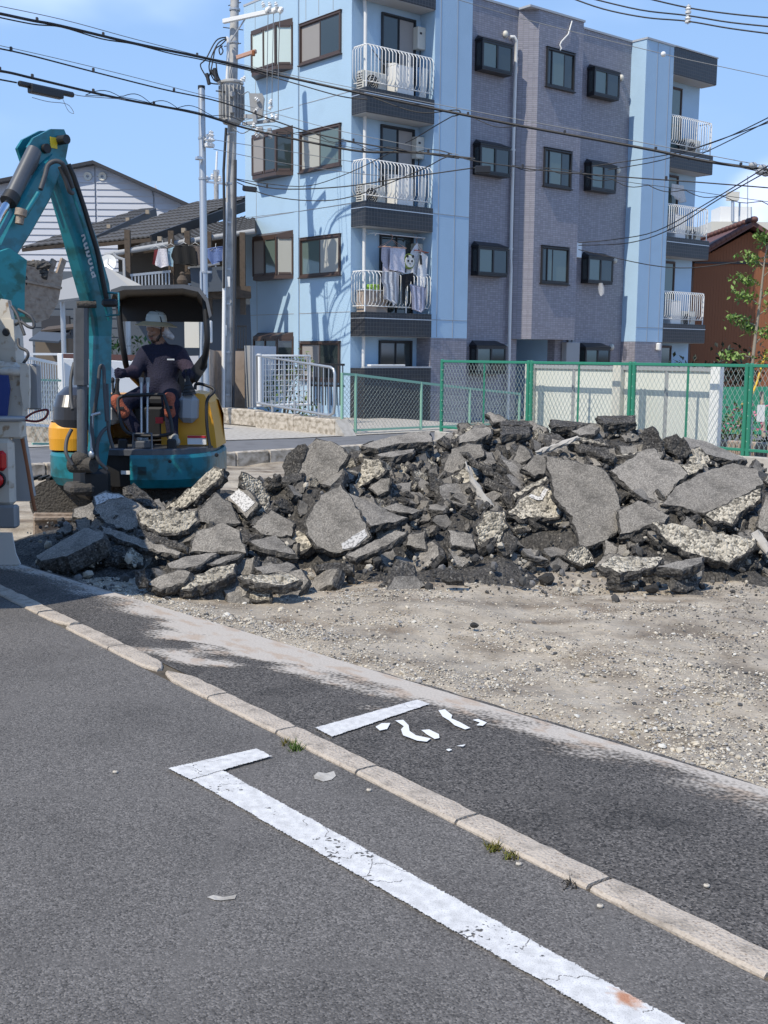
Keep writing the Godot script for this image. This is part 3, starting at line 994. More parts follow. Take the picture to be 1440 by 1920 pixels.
func bay_window(parent: Node3D, y0: float, kinds: Array, label: String, curtain := false):
	# a shallow three-sided bay on the left front: wall from z -4.2 to -2.5, front from -3.92 to -2.8, 0.33 deep
	var a = Vector3(0, 0, -4.2)
	var b = Vector3(-0.33, 0, -3.91)
	var c = Vector3(-0.33, 0, -2.8)
	var d = Vector3(0, 0, -2.5)
	var f = mk("frame_brown")
	var y1 = y0 + 1.1
	var Y = Vector3.UP
	# base, hood
	for lv in [[y0 - 0.05, y0 + 0.06, 1.03], [y1 - 0.06, y1 + 0.02, 1.05]]:
		var pts = []
		for p in [a, b, c, d]: pts.append(Vector3(p.x * lv[2], 0, -3.35 + (p.z + 3.35) * lv[2]))
		for i in 3: f.quad(pts[i] + Y * lv[0], pts[i + 1] + Y * lv[0], pts[i + 1] + Y * lv[1], pts[i] + Y * lv[1])
		f.quad(pts[0] + Y * lv[1], pts[1] + Y * lv[1], pts[2] + Y * lv[1], pts[3] + Y * lv[1])
		f.quad(pts[3] + Y * lv[0], pts[2] + Y * lv[0], pts[1] + Y * lv[0], pts[0] + Y * lv[0])
	# sloped lid up to the wall and tapered foot down to it
	var lid = [Vector3(0, y1 + 0.13, -4.2), Vector3(-0.34, y1 + 0.02, -3.92), Vector3(-0.34, y1 + 0.02, -2.79), Vector3(0, y1 + 0.13, -2.49)]
	f.quad(lid[0], lid[1], lid[2], lid[3])
	f.tri(lid[3], lid[2], Vector3(0, y1 + 0.02, -2.49)); f.tri(lid[0], Vector3(0, y1 + 0.02, -4.2), lid[1])
	for p in [a, b, c, d]: f.beam(p + Y * (y0 + 0.05), p + Y * (y1 - 0.05), 0.06, 0.06, Vector3(1, 0, 0), 0.006)
	f.beam((b + c) * 0.5 + Y * (y0 + 0.05), (b + c) * 0.5 + Y * (y1 - 0.05), 0.05, 0.05, Vector3(1, 0, 0), 0.005)
	var root = part(parent, "bay_window", f, label)
	var m = (b + c) * 0.5
	for e in [[a, b, "glass_dark"], [b, m, kinds[0]], [m, c, kinds[1]], [c, d, kinds[2]]]:
		var g = mk(e[2])
		var p: Vector3 = e[0]
		var q: Vector3 = e[1]
		var dir: Vector3 = (q - p).normalized() * 0.03
		g.quad(p + dir + Y * (y0 + 0.06), q - dir + Y * (y0 + 0.06), q - dir + Y * (y1 - 0.06), p + dir + Y * (y1 - 0.06))
		part(root, "pane", g)
		var fr = mk("frame_brown")
		var o = Vector3(-dir.z, 0, dir.x).normalized() * 0.012
		if o.x > 0: o = -o
		fr.beam(p + dir * 2 + o + Y * (y0 + 0.09), q - dir * 2 + o + Y * (y0 + 0.09), 0.03, 0.06)
		fr.beam(p + dir * 2 + o + Y * (y1 - 0.08), q - dir * 2 + o + Y * (y1 - 0.08), 0.03, 0.05)
		part(root, "sash_rail", fr)
	return root

func box_window(parent: Node3D, u0: float, y0: float, label := ""):
	# a black box window on the tiled front, 0.28 deep, with a sloped hood
	var f = mk("frame_black")
	var w = 1.15
	var h = 0.72
	var z = 0.28
	var u1 = u0 + w
	f.box(Vector3(u0 + w * 0.5, y0 - 0.02, z * 0.5), Vector3(w, 0.05, z + 0.02), Basis(), 0.008)
	f.box(Vector3(u0 + w * 0.5, y0 + h + 0.02, z * 0.5 + 0.012), Vector3(w + 0.04, 0.05, z + 0.03), Basis(), 0.008)
	f.box(Vector3(u0 + 0.02, y0 + h * 0.5, z * 0.5), Vector3(0.04, h, z), Basis(), 0.004)
	f.box(Vector3(u1 - 0.02, y0 + h * 0.5, z * 0.5), Vector3(0.04, h, z), Basis(), 0.004)
	for q in [u0 + 0.02, u1 - 0.02, u0 + w * 0.5]: f.box(Vector3(q, y0 + h * 0.5, z), Vector3(0.06, h - 0.06, 0.03))
	f.box(Vector3(u0 + w * 0.5, y0 + 0.03, z), Vector3(w - 0.02, 0.06, 0.031))
	f.box(Vector3(u0 + w * 0.5, y0 + h - 0.03, z), Vector3(w - 0.02, 0.06, 0.031))
	var t = y0 + h + 0.045
	f.quad(Vector3(u0 - 0.02, t, z + 0.03), Vector3(u1 + 0.02, t, z + 0.03), Vector3(u1 - 0.12, t + 0.13, 0.0), Vector3(u0 + 0.1, t + 0.13, 0.0))
	f.tri(Vector3(u0 - 0.02, t, z + 0.03), Vector3(u0 + 0.1, t + 0.13, 0.0), Vector3(u0 - 0.02, t, 0.0))
	f.tri(Vector3(u1 + 0.02, t, z + 0.03), Vector3(u1 + 0.02, t, 0.0), Vector3(u1 - 0.12, t + 0.13, 0.0))
	var root = part(parent, "box_window", f, label)
	for i in 2:
		var g = mk("glass_green" if i == 0 else "glass_dark")
		g.box(Vector3(u0 + w * (0.25 + 0.5 * i), y0 + h * 0.5, z - 0.012 + 0.008 * i), Vector3(w * 0.5 - 0.07, h - 0.12, 0.006))
		part(root, "pane", g)
	var sd = mk("glass_dark")
	sd.box(Vector3(u0 - 0.001, y0 + h * 0.5, z * 0.55), Vector3(0.006, h - 0.14, z * 0.55))
	part(root, "side_pane", sd)
	return root

func bent_bar(k: int) -> ArrayMesh:   # a railing bar that leans out under the top rail and back in above the bottom rail
	var b = mk("white_paint")
	b.tube([Vector3(0, 0, 0), Vector3(0, -0.09, 0.085), Vector3(0, -0.74, 0.085), Vector3(0, -0.86, 0.0)], 0.0105, 5, false)
	return b.mesh()

func balcony(parent: Node3D, u0: float, u1: float, f: float, bar: Mesh, flip: bool):
	# tiled upstand, slab, railing. The open end is at u0, or at u1 when flipped
	var p = mk("tile_dark")
	var yb = 2.07 + f
	var yt = 2.67 + f
	p.box(Vector3((u0 + u1) * 0.5, (yb + yt) * 0.5, 0.54), Vector3(u1 - u0, yt - yb, 0.08), Basis(), 0.006)
	var ue = u1 - 0.04 if flip else u0 + 0.04
	p.box(Vector3(ue, (yb + yt) * 0.5, 0.25), Vector3(0.079, yt - yb, 0.499), Basis(), 0.006)
	part(parent, "parapet", p)
	var s = mk("grey_soffit")
	s.box(Vector3((u0 + u1) * 0.5, yb + 0.2, 0.25), Vector3(u1 - u0 - 0.17, 0.39, 0.499))
	s.box(Vector3((u0 + u1) * 0.5, yb - 0.004, 0.28), Vector3(u1 - u0 - 0.02, 0.008, 0.55))
	part(parent, "balcony_slab", s)
	var st = mk("aluminium")
	st.box(Vector3((u0 + u1) * 0.5, yt - 0.155, 0.583), Vector3(u1 - u0 + 0.01, 0.02, 0.014))
	if not flip: st.box(Vector3(u0 - 0.003, yt - 0.155, 0.29), Vector3(0.014, 0.02, 0.56))
	part(parent, "trim_strip", st)
	var r = mk("white_paint")
	var y = 3.68 + f
	var zf = 0.5
	var a = u0 + 0.06
	var b = u1 - 0.06
	r.tube([Vector3(a if not flip else b, y, 0.02), Vector3(a if not flip else b, y, zf - 0.05), Vector3(a + 0.05 if not flip else b - 0.05, y, zf), Vector3(b if not flip else a, y, zf)], 0.017, 6)
	r.tube([Vector3(a if not flip else b, y - 0.86, 0.02), Vector3(a if not flip else b, y - 0.86, zf), Vector3(b if not flip else a, y - 0.86, zf)], 0.015, 6)
	for q in [a if not flip else b, (a + b) * 0.5 + 0.3]:
		r.cyl(Vector3(q, yt - 0.02, zf), Vector3(q, y, zf), 0.019, 8)
	var root = part(parent, "railing", r)
	var n = 19
	for i in n:
		var u = lerpf(a + 0.09, b, float(i) / (n - 1)) if not flip else lerpf(a, b - 0.09, float(i) / (n - 1))
		partm(root, "bar", bar, Transform3D(Basis(), Vector3(u, y, zf)))
	for i in 4:
		partm(root, "bar", bar, Transform3D(Basis(Vector3.UP, -PI / 2 if not flip else PI / 2), Vector3(a if not flip else b, y, 0.08 + i * 0.105)))

func wall_box(parent: Node3D, called: String, m: String, x0: float, x1: float, y0: float, y1: float, z0: float, z1: float, bev := 0.0):
	var b = mk(m)
	b.box(Vector3((x0 + x1) * 0.5, (y0 + y1) * 0.5, (z0 + z1) * 0.5), Vector3(x1 - x0, y1 - y0, z1 - z0), Basis(), bev)
	return part(parent, called, b)

func grooves(parent: Node3D, lines: Array):   # thin sealed joints of the wall panels: shallow raised beads with a dark seam
	var b = mk("panel_grey")
	for l in lines:
		b.beam(l[0], l[1], 0.012, 0.012, Vector3(1, 0, 1).normalized())
	part(parent, "joint_seal", b)

func build_apartment():
	var B = thing("apartment_building", BLK, "four storey apartment block with pale blue walls and purple grey tiled middle", "building", "", BLK_TURN)
	var top = 11.05
	var g = -1.2
	# body
	wall_box(B, "wall", "blue_wall", 0.0, 2.3, g, top, -4.8, 0.0)
	wall_box(B, "wall", "blue_wall", 2.3, 6.1, g, top, -8.0, -0.3)
	wall_box(B, "wall", "blue_wall", 7.75, 14.4, g, top, -8.0, -0.3)
	wall_box(B, "wall", "blue_wall", 6.1, 7.75, 2.085, top, -8.0, -0.3)
	wall_box(B, "wall", "blue_wall", 2.25, 3.56, 2.06, top, -0.299, 0.56)
	wall_box(B, "wall", "blue_wall", 10.83, 12.19, 2.08, top, -0.299, 0.56)
	wall_box(B, "wall", "blue_wall", 12.19, 14.38, g, top, -0.299, 0.0)
	wall_box(B, "tiled_wall", "tile_purple", 2.25, 3.56, g, 2.058, -0.299, 0.553)
	wall_box(B, "tiled_wall", "tile_purple", 10.83, 12.19, g, 2.078, -0.299, 0.553)
	wall_box(B, "tiled_wall", "tile_purple", 3.561, 5.84, g, top - 0.002, -0.299, 0.0)
	wall_box(B, "tiled_wall", "tile_purple", 8.1, 10.829, g, top - 0.002, -0.299, 0.0)
	# stair tower with a chamfered corner, open entrance under it
	var t = mk("tile_purple")
	t.prism(PackedVector2Array([Vector2(5.84, 0.3), Vector2(8.1, 0.3), Vector2(8.1, -0.43), Vector2(6.24, -0.43), Vector2(5.84, -0.01)]), 2.09, top - 0.001, Transform3D(Basis(Vector3.RIGHT, -PI / 2), Vector3.ZERO))
	part(B, "stair_tower", t)
	wall_box(B, "entrance_wall", "tile_purple", 5.84, 6.1, g, 2.088, -0.299, -0.01)
	wall_box(B, "entrance_wall", "tile_purple", 7.75, 8.1, g, 2.088, -0.299, -0.01)
	# coping
	var c = mk("parapet_cap")
	for q in [[0.0, 2.3, -4.8, 0.0], [2.24, 3.58, -0.3, 0.58], [3.57, 5.84, -0.3, 0.02], [5.84, 8.12, -0.3, 0.45], [8.13, 10.81, -0.3, 0.02], [10.82, 12.2, -0.3, 0.58]]:
		c.box(Vector3((q[0] + q[1]) * 0.5, top + 0.03, (q[2] + q[3]) * 0.5), Vector3(q[1] - q[0] + 0.02, 0.055, q[3] - q[2] + 0.03))
	part(B, "coping", c)
	# balcony roofs
	for q in [[0.0, 2.25], [12.19, 14.45]]:
		var rf = mk("tile_dark")
		rf.box(Vector3((q[0] + q[1]) * 0.5, 10.66, 0.29), Vector3(q[1] - q[0], 0.8, 0.58), Basis(), 0.008)
		part(B, "balcony_roof", rf)
		var so = mk("grey_soffit")
		so.box(Vector3((q[0] + q[1]) * 0.5, 10.25, 0.29), Vector3(q[1] - q[0] - 0.04, 0.012, 0.54))
		part(B, "soffit", so)
		var cp = mk("parapet_cap")
		cp.box(Vector3((q[0] + q[1]) * 0.5, 11.09, 0.3), Vector3(q[1] - q[0] + 0.03, 0.04, 0.6))
		part(B, "coping", cp)
	var bar = bent_bar(0)
	for i in [1, 2, 3]:
		balcony(B, 0.0, 2.25, FL[i], bar, false)
		balcony(B, 12.19, 14.45, FL[i], bar, true)
	# ground floor balcony: tiled upstand only
	for q in [[0.0, 2.25], [12.19, 14.45]]:
		wall_box(B, "parapet", "tile_dark", q[0], q[1], g, 1.27, 0.5, 0.58, 0.006)
		wall_box(B, "parapet", "tile_dark", q[0], q[0] + 0.08, g, 1.27, 0.001, 0.499, 0.006)
		wall_box(B, "coping", "parapet_cap", q[0] - 0.02, q[1] + 0.02, 1.272, 1.31, 0.48, 0.6)
	# left front: windows, bays, panel joints
	var rt = Vector3(0, 0, 1)
	var out = Vector3(-1, 0, 0)
	var kinds = [["screen_mesh", "glass_dark", "screen_mesh", "curtain"], ["glass_dark", "curtain", "screen_mesh", "glass_green"], ["curtain", "glass_green", "screen_mesh", "glass_dark"], ["screen_mesh", "glass_dark", "screen_mesh", "glass_dark"]]
	var wk = [["screen_mesh", "glass_dark"], ["glass_green", "curtain"], ["curtain", "glass_green"], ["screen_mesh", "glass_dark"]]
	for i in 4:
		pane_window(B, Vector3(0, 3.62 + FL[i], -2.14), rt, out, 1.74, 1.0, "frame_brown", [[0.5, wk[i][0]], [0.5, wk[i][1]]])
		var bk: Array = [["glass_dark", "glass_dark", "glass_dark"], ["screen_mesh", "glass_green", "curtain"], ["screen_mesh", "glass_dark", "glass_dark"], ["frosted", "frosted", "frosted"]][i]
		bay_window(B, 3.66 + FL[i], bk, ["bay window low behind the garden wall", "bay window with a drawn white curtain", "bay window with a box standing inside", "bay window with pale frosted panes"][i])
	var lines = []
	for y in [2.68, 8.05 - 2.7, 8.05]: lines.append([Vector3(-0.001, y, -4.79), Vector3(-0.001, y, -0.02)])
	for z in [-4.24, -2.45, -2.2]: lines.append([Vector3(-0.001, g, z), Vector3(-0.001, top - 0.02, z)])
	for z in [-1.9, -1.35, -0.75]: lines.append([Vector3(-0.001, 10.12, z), Vector3(-0.001, top - 0.02, z)])
	for u in [2.45, 3.03]: lines.append([Vector3(u, 2.08, 0.561), Vector3(u, top - 0.02, 0.561)])
	for u in [11.38, 11.97]: lines.append([Vector3(u, 2.09, 0.561), Vector3(u, top - 0.02, 0.561)])
	for y in [2.53, 5.25]: lines.append([Vector3(2.26, y, 0.561), Vector3(3.55, y, 0.561)])
	lines.append([Vector3(10.84, 2.52, 0.561), Vector3(12.18, 2.52, 0.561)])
	for l in lines:
		var jb = mk("panel_grey")
		jb.beam(l[0], l[1], 0.014, 0.012, Vector3(1, 0, 0) if absf(l[0].x - l[1].x) < 0.01 and absf(l[0].x) < 0.1 else Vector3(0, 0, 1))
		part(B, "joint_seal", jb)
	# a shallow pier between bay and window
	wall_box(B, "pier", "blue_wall", -0.03, 0.0, g, top - 0.01, -2.43, -2.22, 0.004)
	# balcony doors and what is fixed to the wall beside them
	for i in 4:
		var f: float = FL[i]
		var d = pane_window(B, Vector3(0.93, 2.2 + f, 0), Vector3(1, 0, 0), Vector3(0, 0, 1), 1.13, 2.48, "frame_black", [[0.5, "glass_dark"], [0.5, "screen_mesh" if i > 1 else "glass_dark"]], false)
		d.name = "balcony_door"
		var hb = mk("cream_metal")
		hb.box(Vector3(2.11, 4.22 + f - (0.0 if i > 0 else 0.9), 0.12), Vector3(0.27, 0.55, 0.2), Basis(), 0.015)
		var hw = part(B, "water_heater", hb)
		var hs = mk("dark_metal")
		hs.box(Vector3(2.07, 4.33 + f - (0.0 if i > 0 else 0.9), 0.223), Vector3(0.07, 0.05, 0.01))
		hs.cyl(Vector3(2.16, 3.95 + f - (0.0 if i > 0 else 0.9), 0.1), Vector3(2.16, 3.55 + f - (0.0 if i > 0 else 0.9), 0.05), 0.015, 6)
		part(hw, "vent_and_pipe", hs)
		var d2 = pane_window(B, Vector3(12.3, 2.2 + f, 0), Vector3(1, 0, 0), Vector3(0, 0, 1), 1.1, 2.48, "frame_brown", [[0.5, "glass_dark"], [0.5, "glass_green"]], false)
		d2.name = "balcony_door"
	# downpipes
	var dp = mk("white_plastic")
	dp.tube([Vector3(0.3, 10.2, 0.12), Vector3(0.3, 9.9, 0.16), Vector3(0.3, -1.0, 0.16)], 0.045, 8)
	part(B, "downpipe", dp)
	dp = mk("white_plastic")
	dp.tube([Vector3(5.52, 10.28, 0.03), Vector3(5.6, 10.28, 0.1), Vector3(5.69, 10.2, 0.1), Vector3(5.69, 9.6, 0.1), Vector3(5.69, 7.4, 0.08), Vector3(5.69, 4.3, 0.08), Vector3(5.69, 4.0, 0.1), Vector3(5.69, -1.0, 0.1)], 0.05, 8)
	dp.box(Vector3(5.69, 7.3, 0.05), Vector3(0.13, 0.05, 0.1)); dp.box(Vector3(5.69, 4.6, 0.05), Vector3(0.13, 0.05, 0.1)); dp.box(Vector3(5.69, 1.9, 0.05), Vector3(0.13, 0.05, 0.1))
	part(B, "downpipe", dp, "tall white downpipe beside the stair tower")
	for q in [8.3, 8.46]:
		var cb = mk("panel_grey")
		cb.cyl(Vector3(q, 1.4, 0.06), Vector3(q, 4.9, 0.06), 0.045, 8)
		part(B, "conduit", cb)
	wall_box(B, "meter_box", "panel_grey", 8.02, 8.62, 0.9, 2.02, 0.02, 0.22, 0.01)
	wall_box(B, "meter_box", "aluminium", 8.15, 8.6, 4.5, 4.95, 0.02, 0.2, 0.02)
	# tiled front windows
	for i in 4:
		var f: float = FL[i]
		if i > 0: pane_window(B, Vector3(6.55, 3.68 + f, 0.43), Vector3(1, 0, 0), Vector3(0, 0, 1), 1.17, 1.03, "frame_black", [[0.15, "glass_dark"], [0.5, "glass_green"], [0.35, "glass_dark"]] if i != 1 else [[0.18, "glass_dark"], [0.22, "glass_green"], [0.6, "glass_green"]])
		box_window(B, 4.21, 3.83 + f)
		box_window(B, 8.81, 3.83 + f)
	# vent hoods and an outside lamp
	for q in [[10.35, 9.95], [10.35, 7.25], [10.35, 4.55], [10.35, 1.9], [5.33, 10.32]]:
		var vb = mk("cream_metal")
		vb.ball(Vector3(q[0], q[1], 0.03), Vector3(0.08, 0.1, 0.08), 10, 6)
		part(B, "vent_hood", vb)
	var lb = mk("white_plastic")
	lb.box(Vector3(11.93, 1.93, 0.62), Vector3(0.14, 0.24, 0.14), Basis(), 0.03)
	part(B, "wall_lamp", lb)
	# loose cable hanging from the parapet
	var lc = mk("white_plastic")
	lc.tube([Vector3(7.55, 10.98, 0.46), Vector3(7.4, 10.6, 0.47), Vector3(7.12, 10.35, 0.47), Vector3(7.05, 10.25, 0.48), Vector3(7.12, 10.17, 0.48), Vector3(7.05, 10.1, 0.48)], 0.022, 6)
	part(B, "loose_cable", lc)
	# dark entrance
	wall_box(B, "entrance_back", "tile_purple", 6.1, 7.75, g, 2.08, -4.2, -4.0)
	var eb = mk("frame_black")
	eb.box(Vector3(6.95, 0.3, -3.96), Vector3(0.8, 2.4, 0.05), Basis(), 0.01)
	part(B, "entrance_door", eb)
	# neighbour's far flank seen at the roof edge: lift room
	balcony_things()

func ac_unit(u: float, f: float, v: float, label: String, fan := true, turn := 0.0):
	var t = thing("air_conditioner", blk(u, 2.48 + f, v), label, "air conditioner", "outdoor units on the balconies", BLK_TURN + turn)
	var b = mk("cream_metal")
	b.box(Vector3(0, 0.34, 0), Vector3(0.76, 0.56, 0.27), Basis(), 0.02)
	for x in [-0.28, 0.28]: b.box(Vector3(x, 0.03, 0), Vector3(0.06, 0.06, 0.3))
	part(t, "casing", b)
	var gl = mk("dark_metal")
	gl.lathe([Vector2(0.0, 0.004), Vector2(0.2, 0.004), Vector2(0.2, -0.01)], 20, Vector3(-0.1, 0.34, 0.137), Vector3(0, 0, 1))
	part(t, "fan", gl)
	var gr = mk("cream_metal")
	for i in 4:
		var r = 0.05 + i * 0.05
		var pts = []
		for j in 19: pts.append(Vector3(-0.1 + cos(TAU * j / 18) * r, 0.34 + sin(TAU * j / 18) * r, 0.15))
		gr.tube(pts, 0.005, 4, false)
	part(t, "fan_grille", gr)
	var sl = mk("dark_metal")
	for i in 8: sl.box(Vector3(-0.383, 0.12 + i * 0.06, 0.0), Vector3(0.004, 0.03, 0.2))
	part(t, "side_vent", sl)

func washer(u: float, f: float, v: float, label: String):
	var t = thing("washing_machine", blk(u, 2.48 + f, v), label, "washing machine", "", BLK_TURN)
	var b = mk("white_plastic")
	b.box(Vector3(0, 0.46, 0), Vector3(0.56, 0.88, 0.5), Basis(), 0.03)
	part(t, "cabinet", b)
	b = mk("white_plastic")
	b.prism(PackedVector2Array([Vector2(-0.25, 0.9), Vector2(0.25, 0.9), Vector2(0.25, 1.0), Vector2(-0.1, 0.95)]), -0.27, 0.27, Transform3D(Basis(Vector3.UP, PI / 2), Vector3.ZERO))
	part(t, "lid", b)
	b = mk("cable_grey")
	b.tube([Vector3(-0.2, 0.96, -0.15), Vector3(-0.45, 0.92, -0.1), Vector3(-0.62, 1.1, -0.15), Vector3(-0.75, 1.25, -0.2)], 0.014, 6)
	part(t, "hose", b)

func cloth_sheet(t: Node3D, called: String, poly: Array, c: Color, z: float, stripes := 0, wav := 0.03, lbl := ""):
	# hanging cloth: an outline in the balcony plane filled with a folded grid
	var b = mk("cloth")
	var p2 = PackedVector2Array()
	for q in poly: p2.append(q)
	var lo = p2[0]
	var hi = p2[0]
	for q in p2:
		lo = lo.min(q); hi = hi.max(q)
	var nx = 14
	var ny = 10
	for side in [1.0, -1.0]:
		for j in ny:
			for i in nx:
				var q = []
				for e in [[0, 0], [1, 0], [1, 1], [0, 1]]:
					var fx: float = float(i + e[0]) / nx
					var fy: float = float(j + e[1]) / ny
					var y: float = lerpf(lo.y, hi.y, fy)
					# clip each row to the outline
					var xs = []
					for k in p2.size():
						var a = p2[k]
						var d = p2[(k + 1) % p2.size()]
						if (a.y - y) * (d.y - y) <= 0.0 and absf(a.y - d.y) > 1e-5: xs.append(lerpf(a.x, d.x, (y - a.y) / (d.y - a.y)))
					if xs.is_empty(): xs = [lerpf(lo.x, hi.x, 0.3), lerpf(lo.x, hi.x, 0.7)]
					var x: float = lerpf(xs.min(), xs.max(), fx)
					q.append(Vector3(x, y, z + sin(x * 26.0 + y * 3.0) * wav * (1.0 - 0.6 * fy) + side * 0.003))
				b.col = c
				if stripes > 0 and (i / 2) % 2 == 0: b.col = c * Color(0.45, 0.46, 0.5)
				if side > 0: b.quad(q[0], q[1], q[2], q[3])
				else: b.quad(q[3], q[2], q[1], q[0])
	return part(t, called, b, lbl)

func hanger(t: Node3D, x: float, y: float, z: float, w: float, m: String):
	var b = mk(m)
	b.tube([Vector3(x, y + 0.16, z), Vector3(x + 0.02, y + 0.19, z), Vector3(x + 0.01, y + 0.13, z), Vector3(x, y + 0.08, z), Vector3(x - w, y, z), Vector3(x + w, y, z), Vector3(x, y + 0.08, z)], 0.007, 5)
	part(t, "hanger", b)

func balcony_things():
	ac_unit(0.42, 5.4, 0.27, "air conditioner outdoor unit on the top floor balcony beside the washing machine")
	ac_unit(0.42, 2.7, 0.27, "air conditioner outdoor unit on the third floor balcony with beige casing")
	washer(1.35, 5.4, 0.25, "white washing machine on the top floor balcony")
	washer(1.38, 2.7, 0.25, "white washing machine on the third floor balcony under the cables")
	ac_unit(13.6, 5.4, 0.27, "small outdoor unit on the top balcony at the far corner", true)
	washer(13.0, 2.7, 0.25, "white washing machine on the third floor balcony at the far corner")
	ac_unit(13.85, 2.7, 0.27, "outdoor unit on the third floor balcony at the far corner")
	washer(12.95, 0.0, 0.25, "pale washing machine on the second floor balcony at the far corner")
	ac_unit(13.75, 0.0, 0.27, "outdoor unit on the second floor balcony at the far corner")
	# drying boards leaning on the top and third balconies
	for f in [5.4, 2.7]:
		var t = thing("leaning_board", blk(2.05, 2.48 + f, 0.36), "pale blue board leaning in the %s floor balcony corner" % ("top" if f > 5 else "third"), "board", "", BLK_TURN)
		var b = mk("white_plastic")
		b.box(Vector3(0, 0.5, 0), Vector3(0.22, 0.95, 0.03), Basis(Vector3(0, 0, 1), -0.12), 0.006)
		part(t, "panel", b)
	# second floor: drying pole with laundry, cabinet with a green tray
	var pl = thing("laundry_pole", blk(0.45, 4.62, 0.42), "metal laundry pole under the second floor balcony ceiling", "pole", "", BLK_TURN)
	var pb = mk("aluminium")
	pb.cyl(Vector3(-0.05, 0, 0), Vector3(1.68, 0, 0), 0.016, 8)
	part(pl, "rod", pb)
	for x in [0.0, 1.62]:
		var br = mk("white_paint")
		br.tube([Vector3(x, 0.1, -0.4), Vector3(x, 0.0, -0.3), Vector3(x, 0.02, -0.02), Vector3(x, -0.05, 0.0), Vector3(x, 0.0, 0.05)], 0.014, 6)
		part(pl, "bracket", br)
	var t = thing("laundry_rack", blk(0.95, 4.30, 0.45), "pink clip hanger with pale shirts and towels on the pole", "laundry", "laundry on the second floor balcony", BLK_TURN)
	var hb = mk("rust_pink")
	hb.col = Color.WHITE
	hb.tube([Vector3(-0.35, 0, -0.1), Vector3(0.4, 0, -0.1), Vector3(0.4, 0, 0.12), Vector3(-0.35, 0, 0.12), Vector3(-0.35, 0, -0.1)], 0.012, 5)
	for q in [Vector3(-0.35, 0, 0.12), Vector3(0.4, 0, 0.12), Vector3(-0.35, 0, -0.1), Vector3(0.4, 0, -0.1)]: hb.tube([q, Vector3(0.02, 0.2, 0)], 0.005, 4)
	hb.tube([Vector3(0.02, 0.2, 0), Vector3(0.04, 0.3, 0), Vector3(0.0, 0.34, 0), Vector3(-0.02, 0.3, 0)], 0.008, 5)
	part(t, "clip_frame", hb)
	cloth_sheet(t, "shirt", [Vector2(-0.3, 0), Vector2(0.1, 0), Vector2(0.12, -0.5), Vector2(0.05, -0.8), Vector2(-0.28, -0.78), Vector2(-0.26, -0.4), Vector2(-0.34, -0.36)], Color(0.6, 0.57, 0.64), 0.0, 0, 0.03, "mauve shirt")
	cloth_sheet(t, "towel", [Vector2(-0.12, 0), Vector2(0.38, 0), Vector2(0.36, -0.62), Vector2(-0.16, -0.6)], Color(0.66, 0.66, 0.76), 0.11, 0, 0.012, "pale lilac towel")
	t = thing("laundry_rack", blk(1.8, 4.28, 0.45), "clip hanger crowded with white vests at the end of the pole", "laundry", "laundry on the second floor balcony", BLK_TURN)
	hb = mk("knee_pad")
	hb.tube([Vector3(-0.1, 0, 0.1), Vector3(0.34, -0.04, 0.1), Vector3(0.34, -0.04, -0.1), Vector3(-0.1, 0, -0.1), Vector3(-0.1, 0, 0.1)], 0.012, 5)
	hb.tube([Vector3(0.1, 0, 0.1), Vector3(0.0, 0.22, 0), Vector3(0.02, 0.33, 0)], 0.006, 5)
	part(t, "clip_frame", hb)
	cloth_sheet(t, "vest", [Vector2(0.08, -0.03), Vector2(0.3, -0.05), Vector2(0.28, -0.9), Vector2(-0.08, -1.02), Vector2(-0.06, -0.6)], Color(0.82, 0.82, 0.82), 0.1, 0, 0.03, "white vest")
	cloth_sheet(t, "vest", [Vector2(-0.16, 0.02), Vector2(0.02, 0.2), Vector2(0.05, -0.1), Vector2(0.02, -0.62), Vector2(-0.36, -0.66), Vector2(-0.36, -0.3)], Color(0.78, 0.78, 0.8), 0.02, 0, 0.02)
	cloth_sheet(t, "sock", [Vector2(0.0, -0.12), Vector2(0.07, -0.12), Vector2(0.1, -0.36), Vector2(0.02, -0.36)], Color(0.03, 0.03, 0.035), 0.13, 0, 0.0, "black sock")
	t = thing("child_towel", blk(1.46, 3.98, 0.55), "round green towel with a white and black bear face", "towel", "laundry on the second floor balcony", BLK_TURN)
	var gb = mk("cloth")
	gb.col = Color(0.2, 0.27, 0.05)
	gb.lathe([Vector2(0, 0.02), Vector2(0.19, 0.02), Vector2(0.2, 0.0), Vector2(0.0, -0.01)], 20, Vector3.ZERO, Vector3(0, 0, 1))
	part(t, "backing", gb)
	gb = mk("cloth")
	gb.col = Color(0.75, 0.75, 0.72)
	gb.lathe([Vector2(0, 0.028), Vector2(0.15, 0.028), Vector2(0.155, 0.02)], 20, Vector3(0.02, 0.0, 0), Vector3(0, 0, 1))
	gb.col = Color(0.03, 0.03, 0.03)
	for q in [[-0.05, 0.01, 0.03], [0.08, 0.01, 0.03], [-0.08, 0.13, 0.04], [0.11, 0.13, 0.04], [0.015, -0.06, 0.015]]:
		gb.lathe([Vector2(0, 0.034), Vector2(q[2], 0.034), Vector2(q[2], 0.028)], 12, Vector3(0.02 + q[0] - 0.015, q[1], 0), Vector3(0, 0, 1))
	part(t, "face", gb)
	t = thing("striped_shirt", blk(0.78, 3.68, 0.6), "grey and white striped shirt hung over the railing nearer the corner", "shirt", "laundry on the second floor balcony", BLK_TURN)
	cloth_sheet(t, "cloth", [Vector2(-0.26, 0.0), Vector2(0.28, 0.0), Vector2(0.28, -0.75), Vector2(0.1, -0.85), Vector2(0.05, -0.72), Vector2(-0.2, -0.72), Vector2(-0.2, -0.35), Vector2(-0.3, -0.3)], Color(0.8, 0.8, 0.8), 0.03, 1, 0.02)
	t = thing("striped_shirt", blk(1.72, 3.36, 0.6), "lilac striped shirt hanging low outside the railing", "shirt", "laundry on the second floor balcony", BLK_TURN)
